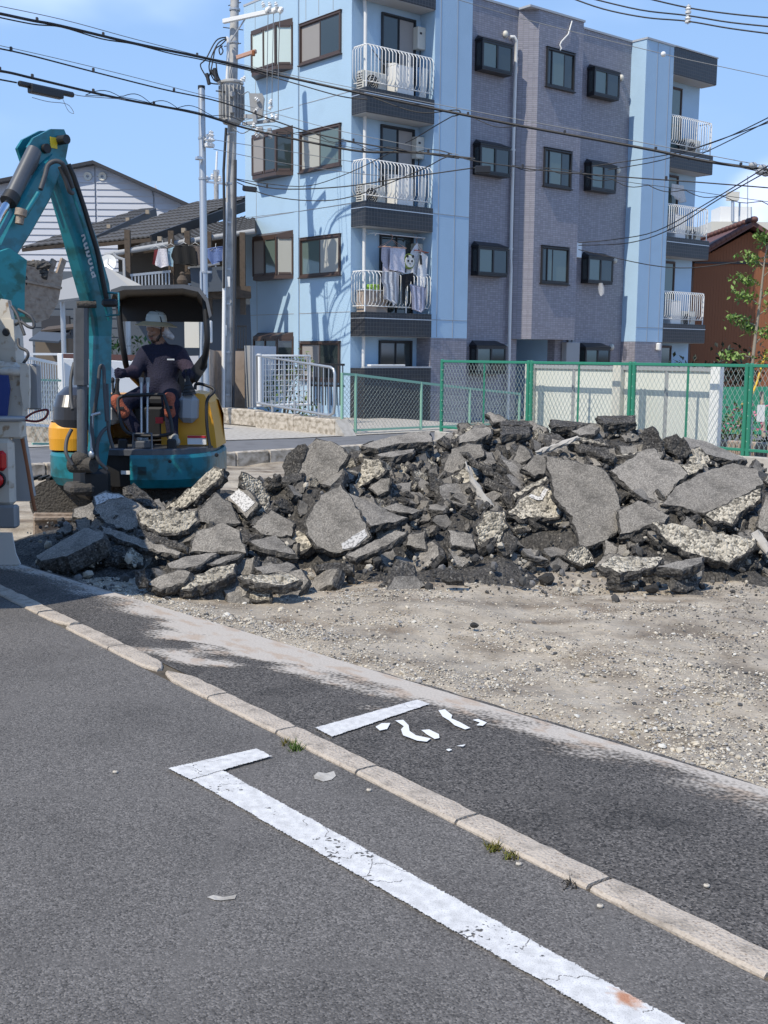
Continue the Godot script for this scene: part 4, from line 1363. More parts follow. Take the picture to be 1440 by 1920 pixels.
	cloth_sheet(t, "cloth", [Vector2(-0.3, 0.05), Vector2(0.28, 0.02), Vector2(0.24, -0.58), Vector2(0.1, -0.66), Vector2(-0.2, -0.62), Vector2(-0.22, -0.3)], Color(0.72, 0.7, 0.8), 0.04, 1, 0.02)
	t = thing("black_top", blk(1.28, 3.68, 0.6), "black knotted top slung over the railing between striped shirts", "shirt", "laundry on the second floor balcony", BLK_TURN)
	cloth_sheet(t, "cloth", [Vector2(-0.16, 0.0), Vector2(0.25, 0.02), Vector2(0.26, -0.12), Vector2(0.02, -0.35), Vector2(-0.06, -0.78), Vector2(-0.1, -0.78), Vector2(-0.14, -0.3)], Color(0.015, 0.015, 0.018), 0.05, 0, 0.02)
	t = thing("storage_cabinet", blk(0.5, 2.48, 0.25), "beige cabinet behind the second floor railing", "cabinet", "", BLK_TURN)
	var cb = mk("beige_wall")
	cb.box(Vector3(0, 0.36, 0), Vector3(0.75, 0.72, 0.34), Basis(), 0.01)
	part(t, "body", cb)
	cb = mk("white_plastic")
	cb.box(Vector3(0, 0.735, 0), Vector3(0.8, 0.03, 0.38), Basis(), 0.008)
	part(t, "top", cb)
	t = thing("green_tray", blk(0.5, 3.232, 0.25), "lime green tray on the balcony cabinet", "tray", "", BLK_TURN)
	cb = mk("leaf")
	cb.col = Color(0.25, 0.45, 0.06)
	cb.box(Vector3(0.02, 0.07, 0), Vector3(0.3, 0.14, 0.2), Basis(), 0.02)
	part(t, "tub", cb)
	t = thing("laundry_bundle", blk(13.0, 6.55, 0.3), "white washing hung under the third floor balcony at the far corner", "laundry", "", BLK_TURN)
	cloth_sheet(t, "cloth", [Vector2(-0.3, 0.5), Vector2(0.35, 0.5), Vector2(0.5, 0.0), Vector2(0.2, -0.05), Vector2(-0.3, 0.15)], Color(0.7, 0.7, 0.7), 0.0, 0, 0.04)
	t = thing("shelf_board", blk(0.75, 1.312, 0.54), "white board laid on the ground floor balcony wall", "board", "", BLK_TURN)
	cb = mk("white_plastic")
	cb.box(Vector3(0, 0.025, 0), Vector3(1.15, 0.05, 0.16), Basis(), 0.01)
	part(t, "panel", cb)
	t = thing("plastic_bag", blk(9.35, 3.5, 0.33), "clear plastic bag hanging from a tiled front window", "bag", "", BLK_TURN)
	cb = mk("bag_film")
	cb.tube([Vector3(0, 0.3, 0), Vector3(0, 0.15, 0.02), Vector3(0.02, 0.0, 0.03), Vector3(0.0, -0.08, 0.02)], [0.06, 0.1, 0.085, 0.02], 7)
	part(t, "bag_body", cb)

# ---------------------------------------------------------------- old houses on the far side of the road
func slab(parent: Node3D, called: String, m: String, pts: Array, th: float, label := ""):
	# a thick sheet through the given corner points (counter-clockwise seen from outside)
	var b = mk(m, parent.position)
	var n = Vector3.ZERO
	for i in pts.size(): n += (pts[i] - pts[0]).cross(pts[(i + 1) % pts.size()] - pts[0])
	n = n.normalized()
	var k: int = pts.size()
	for i in range(1, k - 1):
		b.tri(pts[0], pts[i], pts[i + 1])
		b.tri(pts[0] - n * th, pts[i + 1] - n * th, pts[i] - n * th)
	for i in k:
		var p: Vector3 = pts[i]
		var q: Vector3 = pts[(i + 1) % k]
		b.quad(p, p - n * th, q - n * th, q)
	return part(parent, called, b, label)

func tiled_slope(parent: Node3D, m: String, e0: Vector3, e1: Vector3, r0: Vector3, r1: Vector3, rows: int, cols: int):
	# roof: eave e0-e1, ridge r0-r1; courses of lapped tiles, one piece per course
	var nrm = (e1 - e0).cross(r0 - e0).normalized()
	if nrm.y < 0: nrm = -nrm
	var root = slab(parent, "roof", "wood_old", [e0, e1, r1, r0], 0.1)
	for i in rows:
		var a = lerpf(0, 1, float(i) / rows)
		var c = lerpf(0, 1, float(i + 1) / rows) + 0.01
		var b = mk(m, parent.position)
		var p0 = e0.lerp(r0, a) + nrm * 0.05
		var p1 = e1.lerp(r1, a) + nrm * 0.05
		var q0 = e0.lerp(r0, c) + nrm * 0.015
		var q1 = e1.lerp(r1, c) + nrm * 0.015
		for j in cols:
			var f0 = float(j) / cols
			var f1 = float(j + 1) / cols
			var mid = (f0 + f1) * 0.5
			var w = nrm * 0.025
			b.quad(p0.lerp(p1, f0), p0.lerp(p1, mid) + w, q0.lerp(q1, mid) + w, q0.lerp(q1, f0))
			b.quad(p0.lerp(p1, mid) + w, p0.lerp(p1, f1), q0.lerp(q1, f1), q0.lerp(q1, mid) + w)
			b.quad(p0.lerp(p1, f0) - nrm * 0.04, p0.lerp(p1, mid) + w - nrm * 0.04, p0.lerp(p1, mid) + w, p0.lerp(p1, f0))
			b.quad(p0.lerp(p1, mid) + w - nrm * 0.04, p0.lerp(p1, f1) - nrm * 0.04, p0.lerp(p1, f1), p0.lerp(p1, mid) + w)
		part(root, "tile_course", b)
	return root

func siding_wall(parent: Node3D, m: String, a: Vector3, b: Vector3, y0: float, y1: float, rows: int):
	var d = (b - a).normalized()
	var n = Vector3(-d.z, 0, d.x)
	if n.dot(Vector3(0, 0, 1)) < 0: n = -n
	var wb = mk(m, parent.position)
	wb.beam(Vector3(a.x, (y0 + y1) * 0.5, a.z) - n * 0.1, Vector3(b.x, (y0 + y1) * 0.5, b.z) - n * 0.1, 0.2, y1 - y0)
	var w = part(parent, "wall", wb)
	var h = (y1 - y0) / rows
	for i in rows:
		var sb = mk(m, parent.position)
		var p = Vector3(a.x, y0 + i * h, a.z)
		var q = Vector3(b.x, y0 + i * h, b.z)
		var up = Vector3(0, h, 0)
		sb.quad(p + n * 0.028, q + n * 0.028, q + up + n * 0.006, p + up + n * 0.006)
		sb.quad(p + n * 0.002, q + n * 0.002, q + n * 0.028, p + n * 0.028)
		part(w, "siding_board", sb)
	return w

func build_left_houses():
	# white sided warehouse with a shallow gable
	var ap: Vector3 = Vector3(-11.25, 8.87, -45.42)
	var rt: Vector3 = Vector3(-7.37, 7.19, -45.19)
	var lf: Vector3 = Vector3(-18.17, 7.41, -45.22)
	var wh = thing("warehouse", Vector3(ap.x, 0, ap.z - 5), "white warehouse with horizontal metal siding and dark trimmed low gable", "building")
	var z = ap.z
	var b = mk("siding", wh.position)
	b.prism(PackedVector2Array([Vector2(lf.x, -0.2), Vector2(rt.x, -0.2), Vector2(rt.x, rt.y - 0.12), Vector2(ap.x, ap.y - 0.12), Vector2(lf.x, lf.y - 0.12)]), z - 12.0, z - 0.04)
	var wb = part(wh, "wall", b)
	var bh = 0.247
	for i in 20:
		var y0 = ap.y - 0.05 - (i + 1) * bh
		var y1 = y0 + bh
		var yt = minf(y1, ap.y - 0.13)
		var xl0 = lerpf(lf.x, ap.x, clampf((y0 - lf.y) / (ap.y - lf.y), 0, 1))
		var xl1 = lerpf(lf.x, ap.x, clampf((yt + 0.1 - lf.y) / (ap.y - lf.y), 0, 1))
		var xr0 = lerpf(rt.x, ap.x, clampf((y0 - rt.y) / (ap.y - rt.y), 0, 1))
		var xr1 = lerpf(rt.x, ap.x, clampf((yt + 0.1 - rt.y) / (ap.y - rt.y), 0, 1))
		for sp in [[-99.0, ap.x - 0.035], [ap.x + 0.035, ap.x + 2.22], [ap.x + 2.29, 99.0]]:
			var a0 = clampf(xl0, sp[0], sp[1])
			var a1 = clampf(xr0, sp[0], sp[1])
			var c0 = clampf(xl1, sp[0], sp[1])
			var c1 = clampf(xr1, sp[0], sp[1])
			if a1 - a0 < 0.1: continue
			var sb = mk("siding", wh.position)
			sb.quad(Vector3(a0, y0, z + 0.03), Vector3(a1, y0, z + 0.03), Vector3(c1, yt, z - 0.01), Vector3(c0, yt, z - 0.01))
			sb.quad(Vector3(a0, y0, z - 0.03), Vector3(a1, y0, z - 0.03), Vector3(a1, y0, z + 0.03), Vector3(a0, y0, z + 0.03))
			part(wb, "siding_board", sb)
	var rf = mk("dark_metal", wh.position)
	for e in [[lf + Vector3(-0.2, 0, 0), ap], [ap, rt + Vector3(0.2, -0.09, 0)]]:
		var e0: Vector3 = e[0]
		var e1: Vector3 = e[1]
		rf.quad(e0 + Vector3(0, 0, 0.35), e1 + Vector3(0, 0, 0.35), e1 + Vector3(0, 0, -12), e0 + Vector3(0, 0, -12))
		rf.quad(e0 + Vector3(0, -0.13, 0.35), e1 + Vector3(0, -0.13, 0.35), e1 + Vector3(0, 0, 0.35), e0 + Vector3(0, 0, 0.35))
		rf.quad(e1 + Vector3(0, -0.13, 0.35), e0 + Vector3(0, -0.13, 0.35), e0 + Vector3(0, -0.13, -12), e1 + Vector3(0, -0.13, -12))
	part(wh, "roof", rf)
	for q in [-0.28, 0.28]:
		var vb = mk("cream_metal", wh.position)
		vb.lathe([Vector2(0.06, 0.03), Vector2(0.16, 0.05), Vector2(0.17, 0)], 12, ap + Vector3(q, -0.55, 0.02), Vector3(0, 0, 1))
		part(wh, "vent", vb)
	# (HOUSE_BACK) timber house with stepped tiled roofs
	var o: Vector3 = Vector3(-6.18, 1.63, -31.66)
	var h = thing("timber_house", Vector3(o.x, 0, o.z), "old two storey timber house with dark tiled roofs and an upstairs drying balcony", "house")
	tiled_slope(h, "roof_tile", Vector3(-10.37, 4.51, -33.19), Vector3(-8.4, 4.73, -33.22), Vector3(-7.98, 6.17, -37.94), Vector3(-7.5, 6.21, -37.94), 9, 10)
	tiled_slope(h, "roof_tile", Vector3(-8.44, 4.6, -32.75), Vector3(-6.38, 4.68, -31.63), Vector3(-6.19, 6.42, -37.97), Vector3(-4.4, 6.64, -38), 11, 14)
	tiled_slope(h, "roof_tile", Vector3(-6.93, 4.13, -30.2), Vector3(-3.45, 4.84, -30.75), Vector3(-6.16, 4.9, -33.24), Vector3(-3.79, 5.58, -33.79), 8, 22)
	for e in [[Vector3(-6.33, 4.63, -31.51), Vector3(-4.07, 6.01, -35.09)], [Vector3(-8.4, 4.66, -33.1), Vector3(-7.42, 6.08, -37.7)]]:
		b = mk("dark_metal", h.position)
		b.beam(e[0], e[1], 0.06, 0.26)
		part(h, "bargeboard", b)
	for q in [Vector3(-8.26, 5.31, -34.88), Vector3(-7.9, 5.62, -35.82), Vector3(-7.49, 5.97, -36.78), Vector3(-6.03, 4.61, -31.16), Vector3(-5.52, 4.91, -31.89)]:
		b = mk("wood_pale", h.position)
		b.box(q, Vector3(0.11, 0.12, 0.2))
		part(h, "rafter_end", b)
	# gutter of the lower roof
	b = mk("panel_grey", h.position)
	b.tube([Vector3(-7.23, 4.08, -29.96), Vector3(-5.44, 4.42, -30.24), Vector3(-3.43, 4.77, -30.51)], 0.07, 7)
	part(h, "gutter", b)
	b = mk("panel_grey", h.position)
	b.tube([Vector3(-6.96, 4.12, -29.74), Vector3(-6.88, 4.01, -29.73), Vector3(-6.69, 3.96, -29.72), Vector3(-6.62, 2.43, -29.51)], 0.045, 6)
	part(h, "downpipe", b)
	# walls: brown wooden back of the balcony, plank walls
	siding_wall(h, "siding_blue", Vector3(-9.53, 2.45, -31.21), Vector3(-7.06, 2.47, -31.21), -0.2, 3.75, 16)
	b = mk("wood_brown", h.position)
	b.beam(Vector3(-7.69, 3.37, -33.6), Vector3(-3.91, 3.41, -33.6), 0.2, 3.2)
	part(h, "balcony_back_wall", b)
	b = mk("wood_old", h.position)
	b.beam(Vector3(-6.84, 3.09, -30.05), Vector3(-3.55, 3.2, -30.52), 0.5, 0.3)
	part(h, "balcony_floor", b)
	b = mk("siding_blue", h.position)
	b.beam(Vector3(-6.93, 2.25, -30.61), Vector3(-3.62, 2.36, -31.08), 0.2, 1.55)
	part(h, "wall", b)
	for x in [Vector3(-6.65, 3.8, -30.04), Vector3(-5.55, 3.82, -30.15), Vector3(-5.13, 3.82, -30.15), Vector3(-4.6, 3.83, -30.27), Vector3(-3.74, 3.92, -30.39)]:
		b = mk("wood_old", h.position)
		b.box(Vector3(x.x, 3.67, x.z), Vector3(0.14, 2.1, 0.14))
		part(h, "post", b)
	for seg in [[Vector3(-6.57, 3.57, -29.89), Vector3(-5.55, 3.69, -30.02), 12], [Vector3(-5.11, 3.78, -30.04), Vector3(-4.31, 3.91, -30.17), 4]]:
		var rl = mk("galvanised", h.position)
		rl.beam(seg[0], seg[1], 0.05, 0.06)
		rl.beam(seg[0] - Vector3(0, 0.42, 0), seg[1] - Vector3(0, 0.42, 0), 0.05, 0.05)
		var rr = part(h, "balcony_rail", rl)
		for i in seg[2]:
			var bb = mk("galvanised", h.position)
			var p: Vector3 = seg[0].lerp(seg[1], (i + 0.5) / seg[2])
			bb.box(p - Vector3(0, 0.21, 0), Vector3(0.035, 0.42, 0.035))
			part(rr, "bar", bb)
	b = mk("siding_blue", h.position)
	b.beam(Vector3(-5.01, 3.46, -29.87), Vector3(-4.01, 3.52, -30), 0.04, 0.62)
	part(h, "balcony_screen", b)
	b = mk("dark_metal", h.position)
	b.box(Vector3(-8.82, 2.31, -30.97), Vector3(0.75, 0.5, 0.12))
	part(h, "window", b)
	# pieces round the house
	b = mk("cream_metal", h.position)
	b.box(Vector3(-4.82, 2.14, -28.9), Vector3(0.36, 0.8, 0.3))
	part(h, "porch_wall", b, "sunlit cream porch wall")
	# laundry upstairs
	var ls = [["jacket", Color(0.012, 0.012, 0.014), [Vector2(-0.32, 0.0), Vector2(0.1, 0.08), Vector2(0.36, -0.05), Vector2(0.42, -0.62), Vector2(-0.3, -0.55), Vector2(-0.42, -0.3)], Vector3(-5.14, 4.29, -29.65), "black jacket drying on the upstairs balcony"], ["shirt", Color(0.66, 0.64, 0.68), [Vector2(-0.12, 0.0), Vector2(0.14, 0.0), Vector2(0.2, -0.55), Vector2(-0.06, -0.6), Vector2(-0.1, -0.3), Vector2(-0.2, -0.55), Vector2(-0.24, -0.5)], Vector3(-5.69, 4.23, -29.65), "white long sleeved shirt drying on the upstairs balcony"], ["shirt", Color(0.28, 0.42, 0.52), [Vector2(-0.1, 0.0), Vector2(0.12, 0.03), Vector2(0.06, -0.6), Vector2(-0.12, -0.58)], Vector3(-5.48, 4.26, -29.7), "pale blue shirt drying beside the black jacket"], ["shirt", Color(0.16, 0.02, 0.03), [Vector2(-0.05, 0.0), Vector2(0.08, 0.0), Vector2(0.06, -0.5), Vector2(-0.12, -0.45)], Vector3(-5.87, 4.21, -29.75), "dark red shirt drying behind the white one"], ["underwear", Color(0.14, 0.2, 0.4), [Vector2(-0.35, 0.1), Vector2(0.4, 0.2), Vector2(0.2, -0.3), Vector2(-0.1, -0.4), Vector2(-0.3, -0.1)], Vector3(-4.34, 4.16, -29.64), "blue washing on a hanger rack upstairs"], ["coat", Color(0.16, 0.13, 0.12), [Vector2(-0.1, 0.05), Vector2(0.25, 0.0), Vector2(0.28, -0.6), Vector2(-0.12, -0.62)], Vector3(-4.86, 4.29, -29.7), "brown coat drying next to the steel pole"]]
	for l in ls:
		var t = thing("hung_" + l[0], l[3], l[4], "laundry", "laundry on the upstairs balcony")
		for i in l[2].size(): l[2][i] = l[2][i] * 0.8
		cloth_sheet(t, "cloth", l[2], l[1], 0.0, 0, 0.03)
		hanger(t, 0.0, 0.02, 0.0, 0.14, "white_plastic")
	# dish, sheet roof, lean-to, ornament
	var dp: Vector3 = Vector3(-6.93, 3.78, -28.97)
	var t = thing("satellite_dish", dp, "small white satellite dish on the old house", "dish")
	b = mk("white_plastic")
	b.lathe([Vector2(0.0, -0.06), Vector2(0.15, -0.04), Vector2(0.25, 0.02), Vector2(0.25, 0.03), Vector2(0.15, -0.02), Vector2(0.0, -0.045)], 18, Vector3.ZERO, Vector3(-0.2, 0.4, 1))
	part(t, "reflector", b)
	b = mk("galvanised")
	b.tube([Vector3(0, -0.2, -0.1), Vector3(0, 0, -0.06), Vector3(0.1, 0.1, 0.3)], 0.012, 5)
	part(t, "arm", b)
	t = thing("sheet_canopy", Vector3(-5.58, 2.63, -22.35), "pale grey sheet canopy with bolt holes behind the excavator", "canopy")
	slab(t, "sheet", "panel_pale", [Vector3(-6.39, 2.54, -21.73), Vector3(-4.93, 2.81, -22.78), Vector3(-5.69, 3.33, -23.66), Vector3(-6.46, 2.94, -22.59)], 0.05)
	slab(t, "sheet", "panel_pale", [Vector3(-5.61, 2.83, -23.18), Vector3(-4.7, 2.86, -22.98), Vector3(-5.69, 3.33, -23.66), Vector3(-5.8, 3.29, -23.65)], 0.05)
	for x in [Vector3(-6.21, 2.22, -22.29), Vector3(-5.14, 2.25, -23.1)]:
		b = mk("galvanised", t.position)
		b.cyl(Vector3(x.x, 0, x.z), Vector3(x.x, 2.7, x.z), 0.05, 8)
		part(t, "post", b)
	t = thing("lean_to", Vector3(-7.17, 1.38, -24.7), "low lean-to with a greenish corrugated roof against the timber house", "shed")
	slab(t, "roof", "siding_blue", [Vector3(-7.55, 1.87, -24.46), Vector3(-6.98, 1.83, -24.66), Vector3(-7.26, 2.12, -26.72), Vector3(-7.84, 2.14, -26.52)], 0.04)
	slab(t, "roof", "wood_old", [Vector3(-7.73, 2.08, -25.91), Vector3(-6.99, 2.18, -26.12), Vector3(-7.21, 2.27, -26.94), Vector3(-7.86, 2.19, -26.93)], 0.05)
	b = mk("wood_brown", t.position)
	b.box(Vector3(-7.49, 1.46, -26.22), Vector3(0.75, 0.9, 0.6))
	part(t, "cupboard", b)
	t = thing("garden_ornament", Vector3(-5.08, 3.3, -29), "brown bird shaped ornament on the balcony pillar", "ornament")
	b = mk("wood_old")
	b.lathe([Vector2(0.0, 0.0), Vector2(0.12, 0.02), Vector2(0.14, 0.1), Vector2(0.1, 0.18), Vector2(0.05, 0.23), Vector2(0.065, 0.27), Vector2(0.03, 0.31), Vector2(0.0, 0.31)], 12, Vector3.ZERO)
	part(t, "figure", b)
	b = mk("beige_wall")
	b.box(Vector3(0.02, -0.26, -0.1), Vector3(0.3, 0.5, 0.25), Basis(), 0.02)
	part(t, "pillar", b)
	# hedge behind the operator
	bush("hedge", Vector3(-5.17, 0.82, -23.11), 0.6, 1.9, 0.5, 1100, Color(0.02, 0.06, 0.012), "dense green shrub behind the excavator's driver", "shrub", 3)
	# white board fence and railing at the road side
	t = thing("board_fence", Vector3(-5.09, 0.57, -20.55), "white board fence with a red top strip behind the excavator", "fence")
	b = mk("white_paint", t.position)
	b.beam(Vector3(-5.75, 1.03, -20.31), Vector3(-4.39, 0.97, -20.91), 0.05, 0.95, Vector3.UP, 0.01)
	part(t, "board", b)
	b = mk("roof_red", t.position)
	b.beam(Vector3(-5.75, 1.53, -20.58), Vector3(-4.43, 1.52, -21.08), 0.12, 0.1)
	part(t, "top_strip", b)
	for p in [Vector3(-5.7, 1.01, -20.21), Vector3(-5.05, 0.99, -20.51)]:
		b = mk("white_paint", t.position)
		b.box(p, Vector3(0.09, 1.15, 0.06), Basis(), 0.008)
		part(t, "post", b)
	t = thing("railing", Vector3(-5.99, 0.31, -20.01), "white barred railing above a green wire fence at the roadside", "railing")
	b = mk("white_paint", t.position)
	b.beam(Vector3(-6.24, 1.53, -19.77), Vector3(-5.73, 1.39, -20.36), 0.06, 0.05)
	b.beam(Vector3(-6.23, 0.38, -19.61), Vector3(-5.73, 0.3, -20.21), 0.05, 0.05)
	b.beam(Vector3(-6.47, 1.57, -20.49), Vector3(-5.63, 1.57, -20.89), 0.04, 0.04)
	part(t, "rail", b)
	for i in 16:
		b = mk("white_paint", t.position)
		var p: Vector3 = Vector3(-6.24, 1.53, -19.77)
		var q: Vector3 = Vector3(-5.73, 1.39, -20.36)
		var r = p.lerp(q, (i + 0.5) / 16.0)
		b.cyl(r, Vector3(r.x, 0.42, r.z), 0.014, 5)
		part(t, "bar", b)
	b = mk("green_light", t.position)
	b.beam(Vector3(-5.99, 1.14, -19.52), Vector3(-5.62, 1.12, -19.92), 0.035, 0.035)
	b.beam(Vector3(-5.92, 0.08, -19.17), Vector3(-5.55, 0.05, -19.57), 0.035, 0.035)
	part(t, "wire_rail", b)
	chain_link(t, Vector3(-5.94, 0.08, -19.17), Vector3(-5.53, 0.05, -19.57), 1.12, 1.12, 0.09)
	t = thing("stone_footing", Vector3(-6.16, -0.01, -20.57), "mottled stone footing under the roadside railing", "footing")
	b = mk("stained_concrete", t.position)
	b.beam(Vector3(-7.25, 0.16, -20.39), Vector3(-5.87, 0.15, -20.79), 0.3, 0.36, Vector3.UP, 0.03)
	part(t, "footing_block", b)
	# block wall beside the pole
	t = thing("garden_wall", Vector3(-3.99, 0.15, -28.87), "tan rendered garden wall behind the utility pole", "wall")
	b = mk("beige_wall", t.position)
	b.beam(Vector3(-4.18, 0.95, -26.76), Vector3(-4.24, 0.9, -28.57), 0.2, 1.5)
	part(t, "return_wall", b)
	b = mk("beige_wall", t.position)
	b.beam(Vector3(-4.24, 0.93, -28.57), Vector3(-3.46, 0.93, -28.78), 0.2, 1.48)
	part(t, "wall_face", b)
	var fr = mk("frame_black", t.position)
	fr.beam(Vector3(-3.71, 2.28, -28.86), Vector3(-3.46, 2.28, -28.86), 0.04, 0.04)
	fr.beam(Vector3(-3.71, 1.71, -28.78), Vector3(-3.45, 1.71, -28.78), 0.04, 0.04)
	for i in 4: fr.cyl(Vector3(-3.68, 2.28, -28.86).lerp(Vector3(-3.48, 2.28, -28.86), i / 3.0), Vector3(-3.68, 1.68, -28.78).lerp(Vector3(-3.48, 1.68, -28.78), i / 3.0), 0.016, 5)
	part(t, "iron_rail", fr)
	t = thing("gate_wall", Vector3(-3.24, 0.1, -30.01), "pale grey end wall beside the white mesh gate", "wall")
	b = mk("panel_grey", t.position)
	b.box(Vector3(-3.31, 1.05, -28.09), Vector3(0.12, 1.5, 0.3), Basis(Vector3.UP, 0.6))
	part(t, "end_pier", b)
	b = mk("siding", t.position)
	b.beam(Vector3(-3.27, 1.05, -27.99), Vector3(-2.78, 1.04, -28.79), 0.12, 1.5)
	part(t, "wall_face", b)
	grass_patch(Vector3(-3.56, 0.1, -28.36), 1.0, 0.5, 500, 0.14, "rough grass at the foot of the pole")

func grass_patch(at: Vector3, w: float, d: float, n: int, h: float, label: String):
	var b = mk("leaf", at)
	var r = RandomNumberGenerator.new()
	r.seed = 61
	for i in n:
		var p = at + Vector3(r.randf_range(-w, w) * 0.5, 0, r.randf_range(-d, d) * 0.5)
		var a = r.randf() * TAU
		var tip = p + Vector3(cos(a) * h * 0.5, h * r.randf_range(0.5, 1.2), sin(a) * h * 0.5)
		b.col = Color(0.1, 0.17, 0.03).lerp(Color(0.25, 0.26, 0.08), r.randf())
		var s = Vector3(-sin(a), 0, cos(a)) * 0.012
		b.tri(p - s, p + s, tip); b.tri(p + s, p - s, tip)
	solo("grass", b, at, label, "grass", "", "stuff")

func leaf_quads(b: MB, c: Vector3, size: float, r: RandomNumberGenerator, col: Color):
	var a = Basis.from_euler(Vector3(r.randf_range(-1.2, 1.2), r.randf() * TAU, r.randf_range(-0.8, 0.8)))
	b.col = col
	var p = [Vector3(0, 0, -1), Vector3(0.5, 0.12, 0), Vector3(0, 0, 1), Vector3(-0.5, 0.12, 0)]
	for i in 4: p[i] = c + a * (p[i] * size)
	b.tri(p[0], p[2], p[1]); b.tri(p[0], p[3], p[2])

func bush(called: String, at: Vector3, rx: float, hy: float, rz: float, n: int, col: Color, label: String, cat: String, sd: int, leaf := 0.06):
	var t = thing(called, Vector3(at.x, 0, at.z), label, cat)
	var r = RandomNumberGenerator.new()
	r.seed = sd
	var b = mk("leaf")
	var clumps = []
	for i in 26: clumps.append(Vector3(r.randf_range(-rx, rx), r.randf_range(0.1, 1.0) * hy, r.randf_range(-rz, rz)))
	for i in n:
		var c: Vector3 = clumps[r.randi() % clumps.size()]
		var q = c + Vector3(r.randfn(), r.randfn(), r.randfn()) * 0.13
		leaf_quads(b, q, leaf * r.randf_range(0.6, 1.3), r, col * r.randf_range(0.6, 1.7))
	part(t, "foliage", b)
	b = mk("bark")
	for i in 5:
		var c: Vector3 = clumps[i]
		b.tube([Vector3(c.x * 0.2, 0, c.z * 0.2), Vector3(c.x * 0.6, c.y * 0.5, c.z * 0.6), c], [0.03, 0.02, 0.008], 5)
	part(t, "stem", b)

# ---------------------------------------------------------------- fences
func chain_link(parent: Node3D, a: Vector3, c: Vector3, ha: float, hc: float, pitch: float, slope := 1.75, rad := 0.0034):
	# two families of slanting wires clipped to the frame between a and c (bottom corners), ha and hc high
	var b = mk("mesh_wire", parent.position)
	var d = c - a
	var L = Vector2(d.x, d.z).length()
	var hm = maxf(ha, hc)
	var n = int((L + hm / slope) / pitch) + 2
	var nrm = Vector3(-d.z, 0, d.x).normalized()
	for fam in [1.0, -1.0]:
		for i in n:
			var s0 = -hm / slope + i * pitch if fam > 0 else i * pitch
			# param y from 0 up: s = s0 + fam * y / slope
			var y0 = 0.0
			var s_at = func(y: float) -> float: return s0 + fam * y / slope
			var lo = 0.0
			var hi = hm
			if fam > 0:
				lo = maxf(lo, (0.0 - s0) * slope)
				hi = minf(hi, (L - s0) * slope)
			else:
				lo = maxf(lo, (s0 - L) * slope)
				hi = minf(hi, s0 * slope)
			# sloping top
			var k = (hc - ha) / L
			# y <= ha + k * s
			var yt = (ha + k * s0) / (1.0 - k * fam / slope)
			hi = minf(hi, yt)
			if hi - lo < 0.01: continue
			var sA: float = s_at.call(lo)
			var sB: float = s_at.call(hi)
			b.tube([a + d * (sA / L) + Vector3(0, lo, 0) + nrm * 0.004 * fam, a + d * (sB / L) + Vector3(0, hi, 0) + nrm * 0.004 * fam], rad, 3, false)
	return part(parent, "wire_mesh", b)

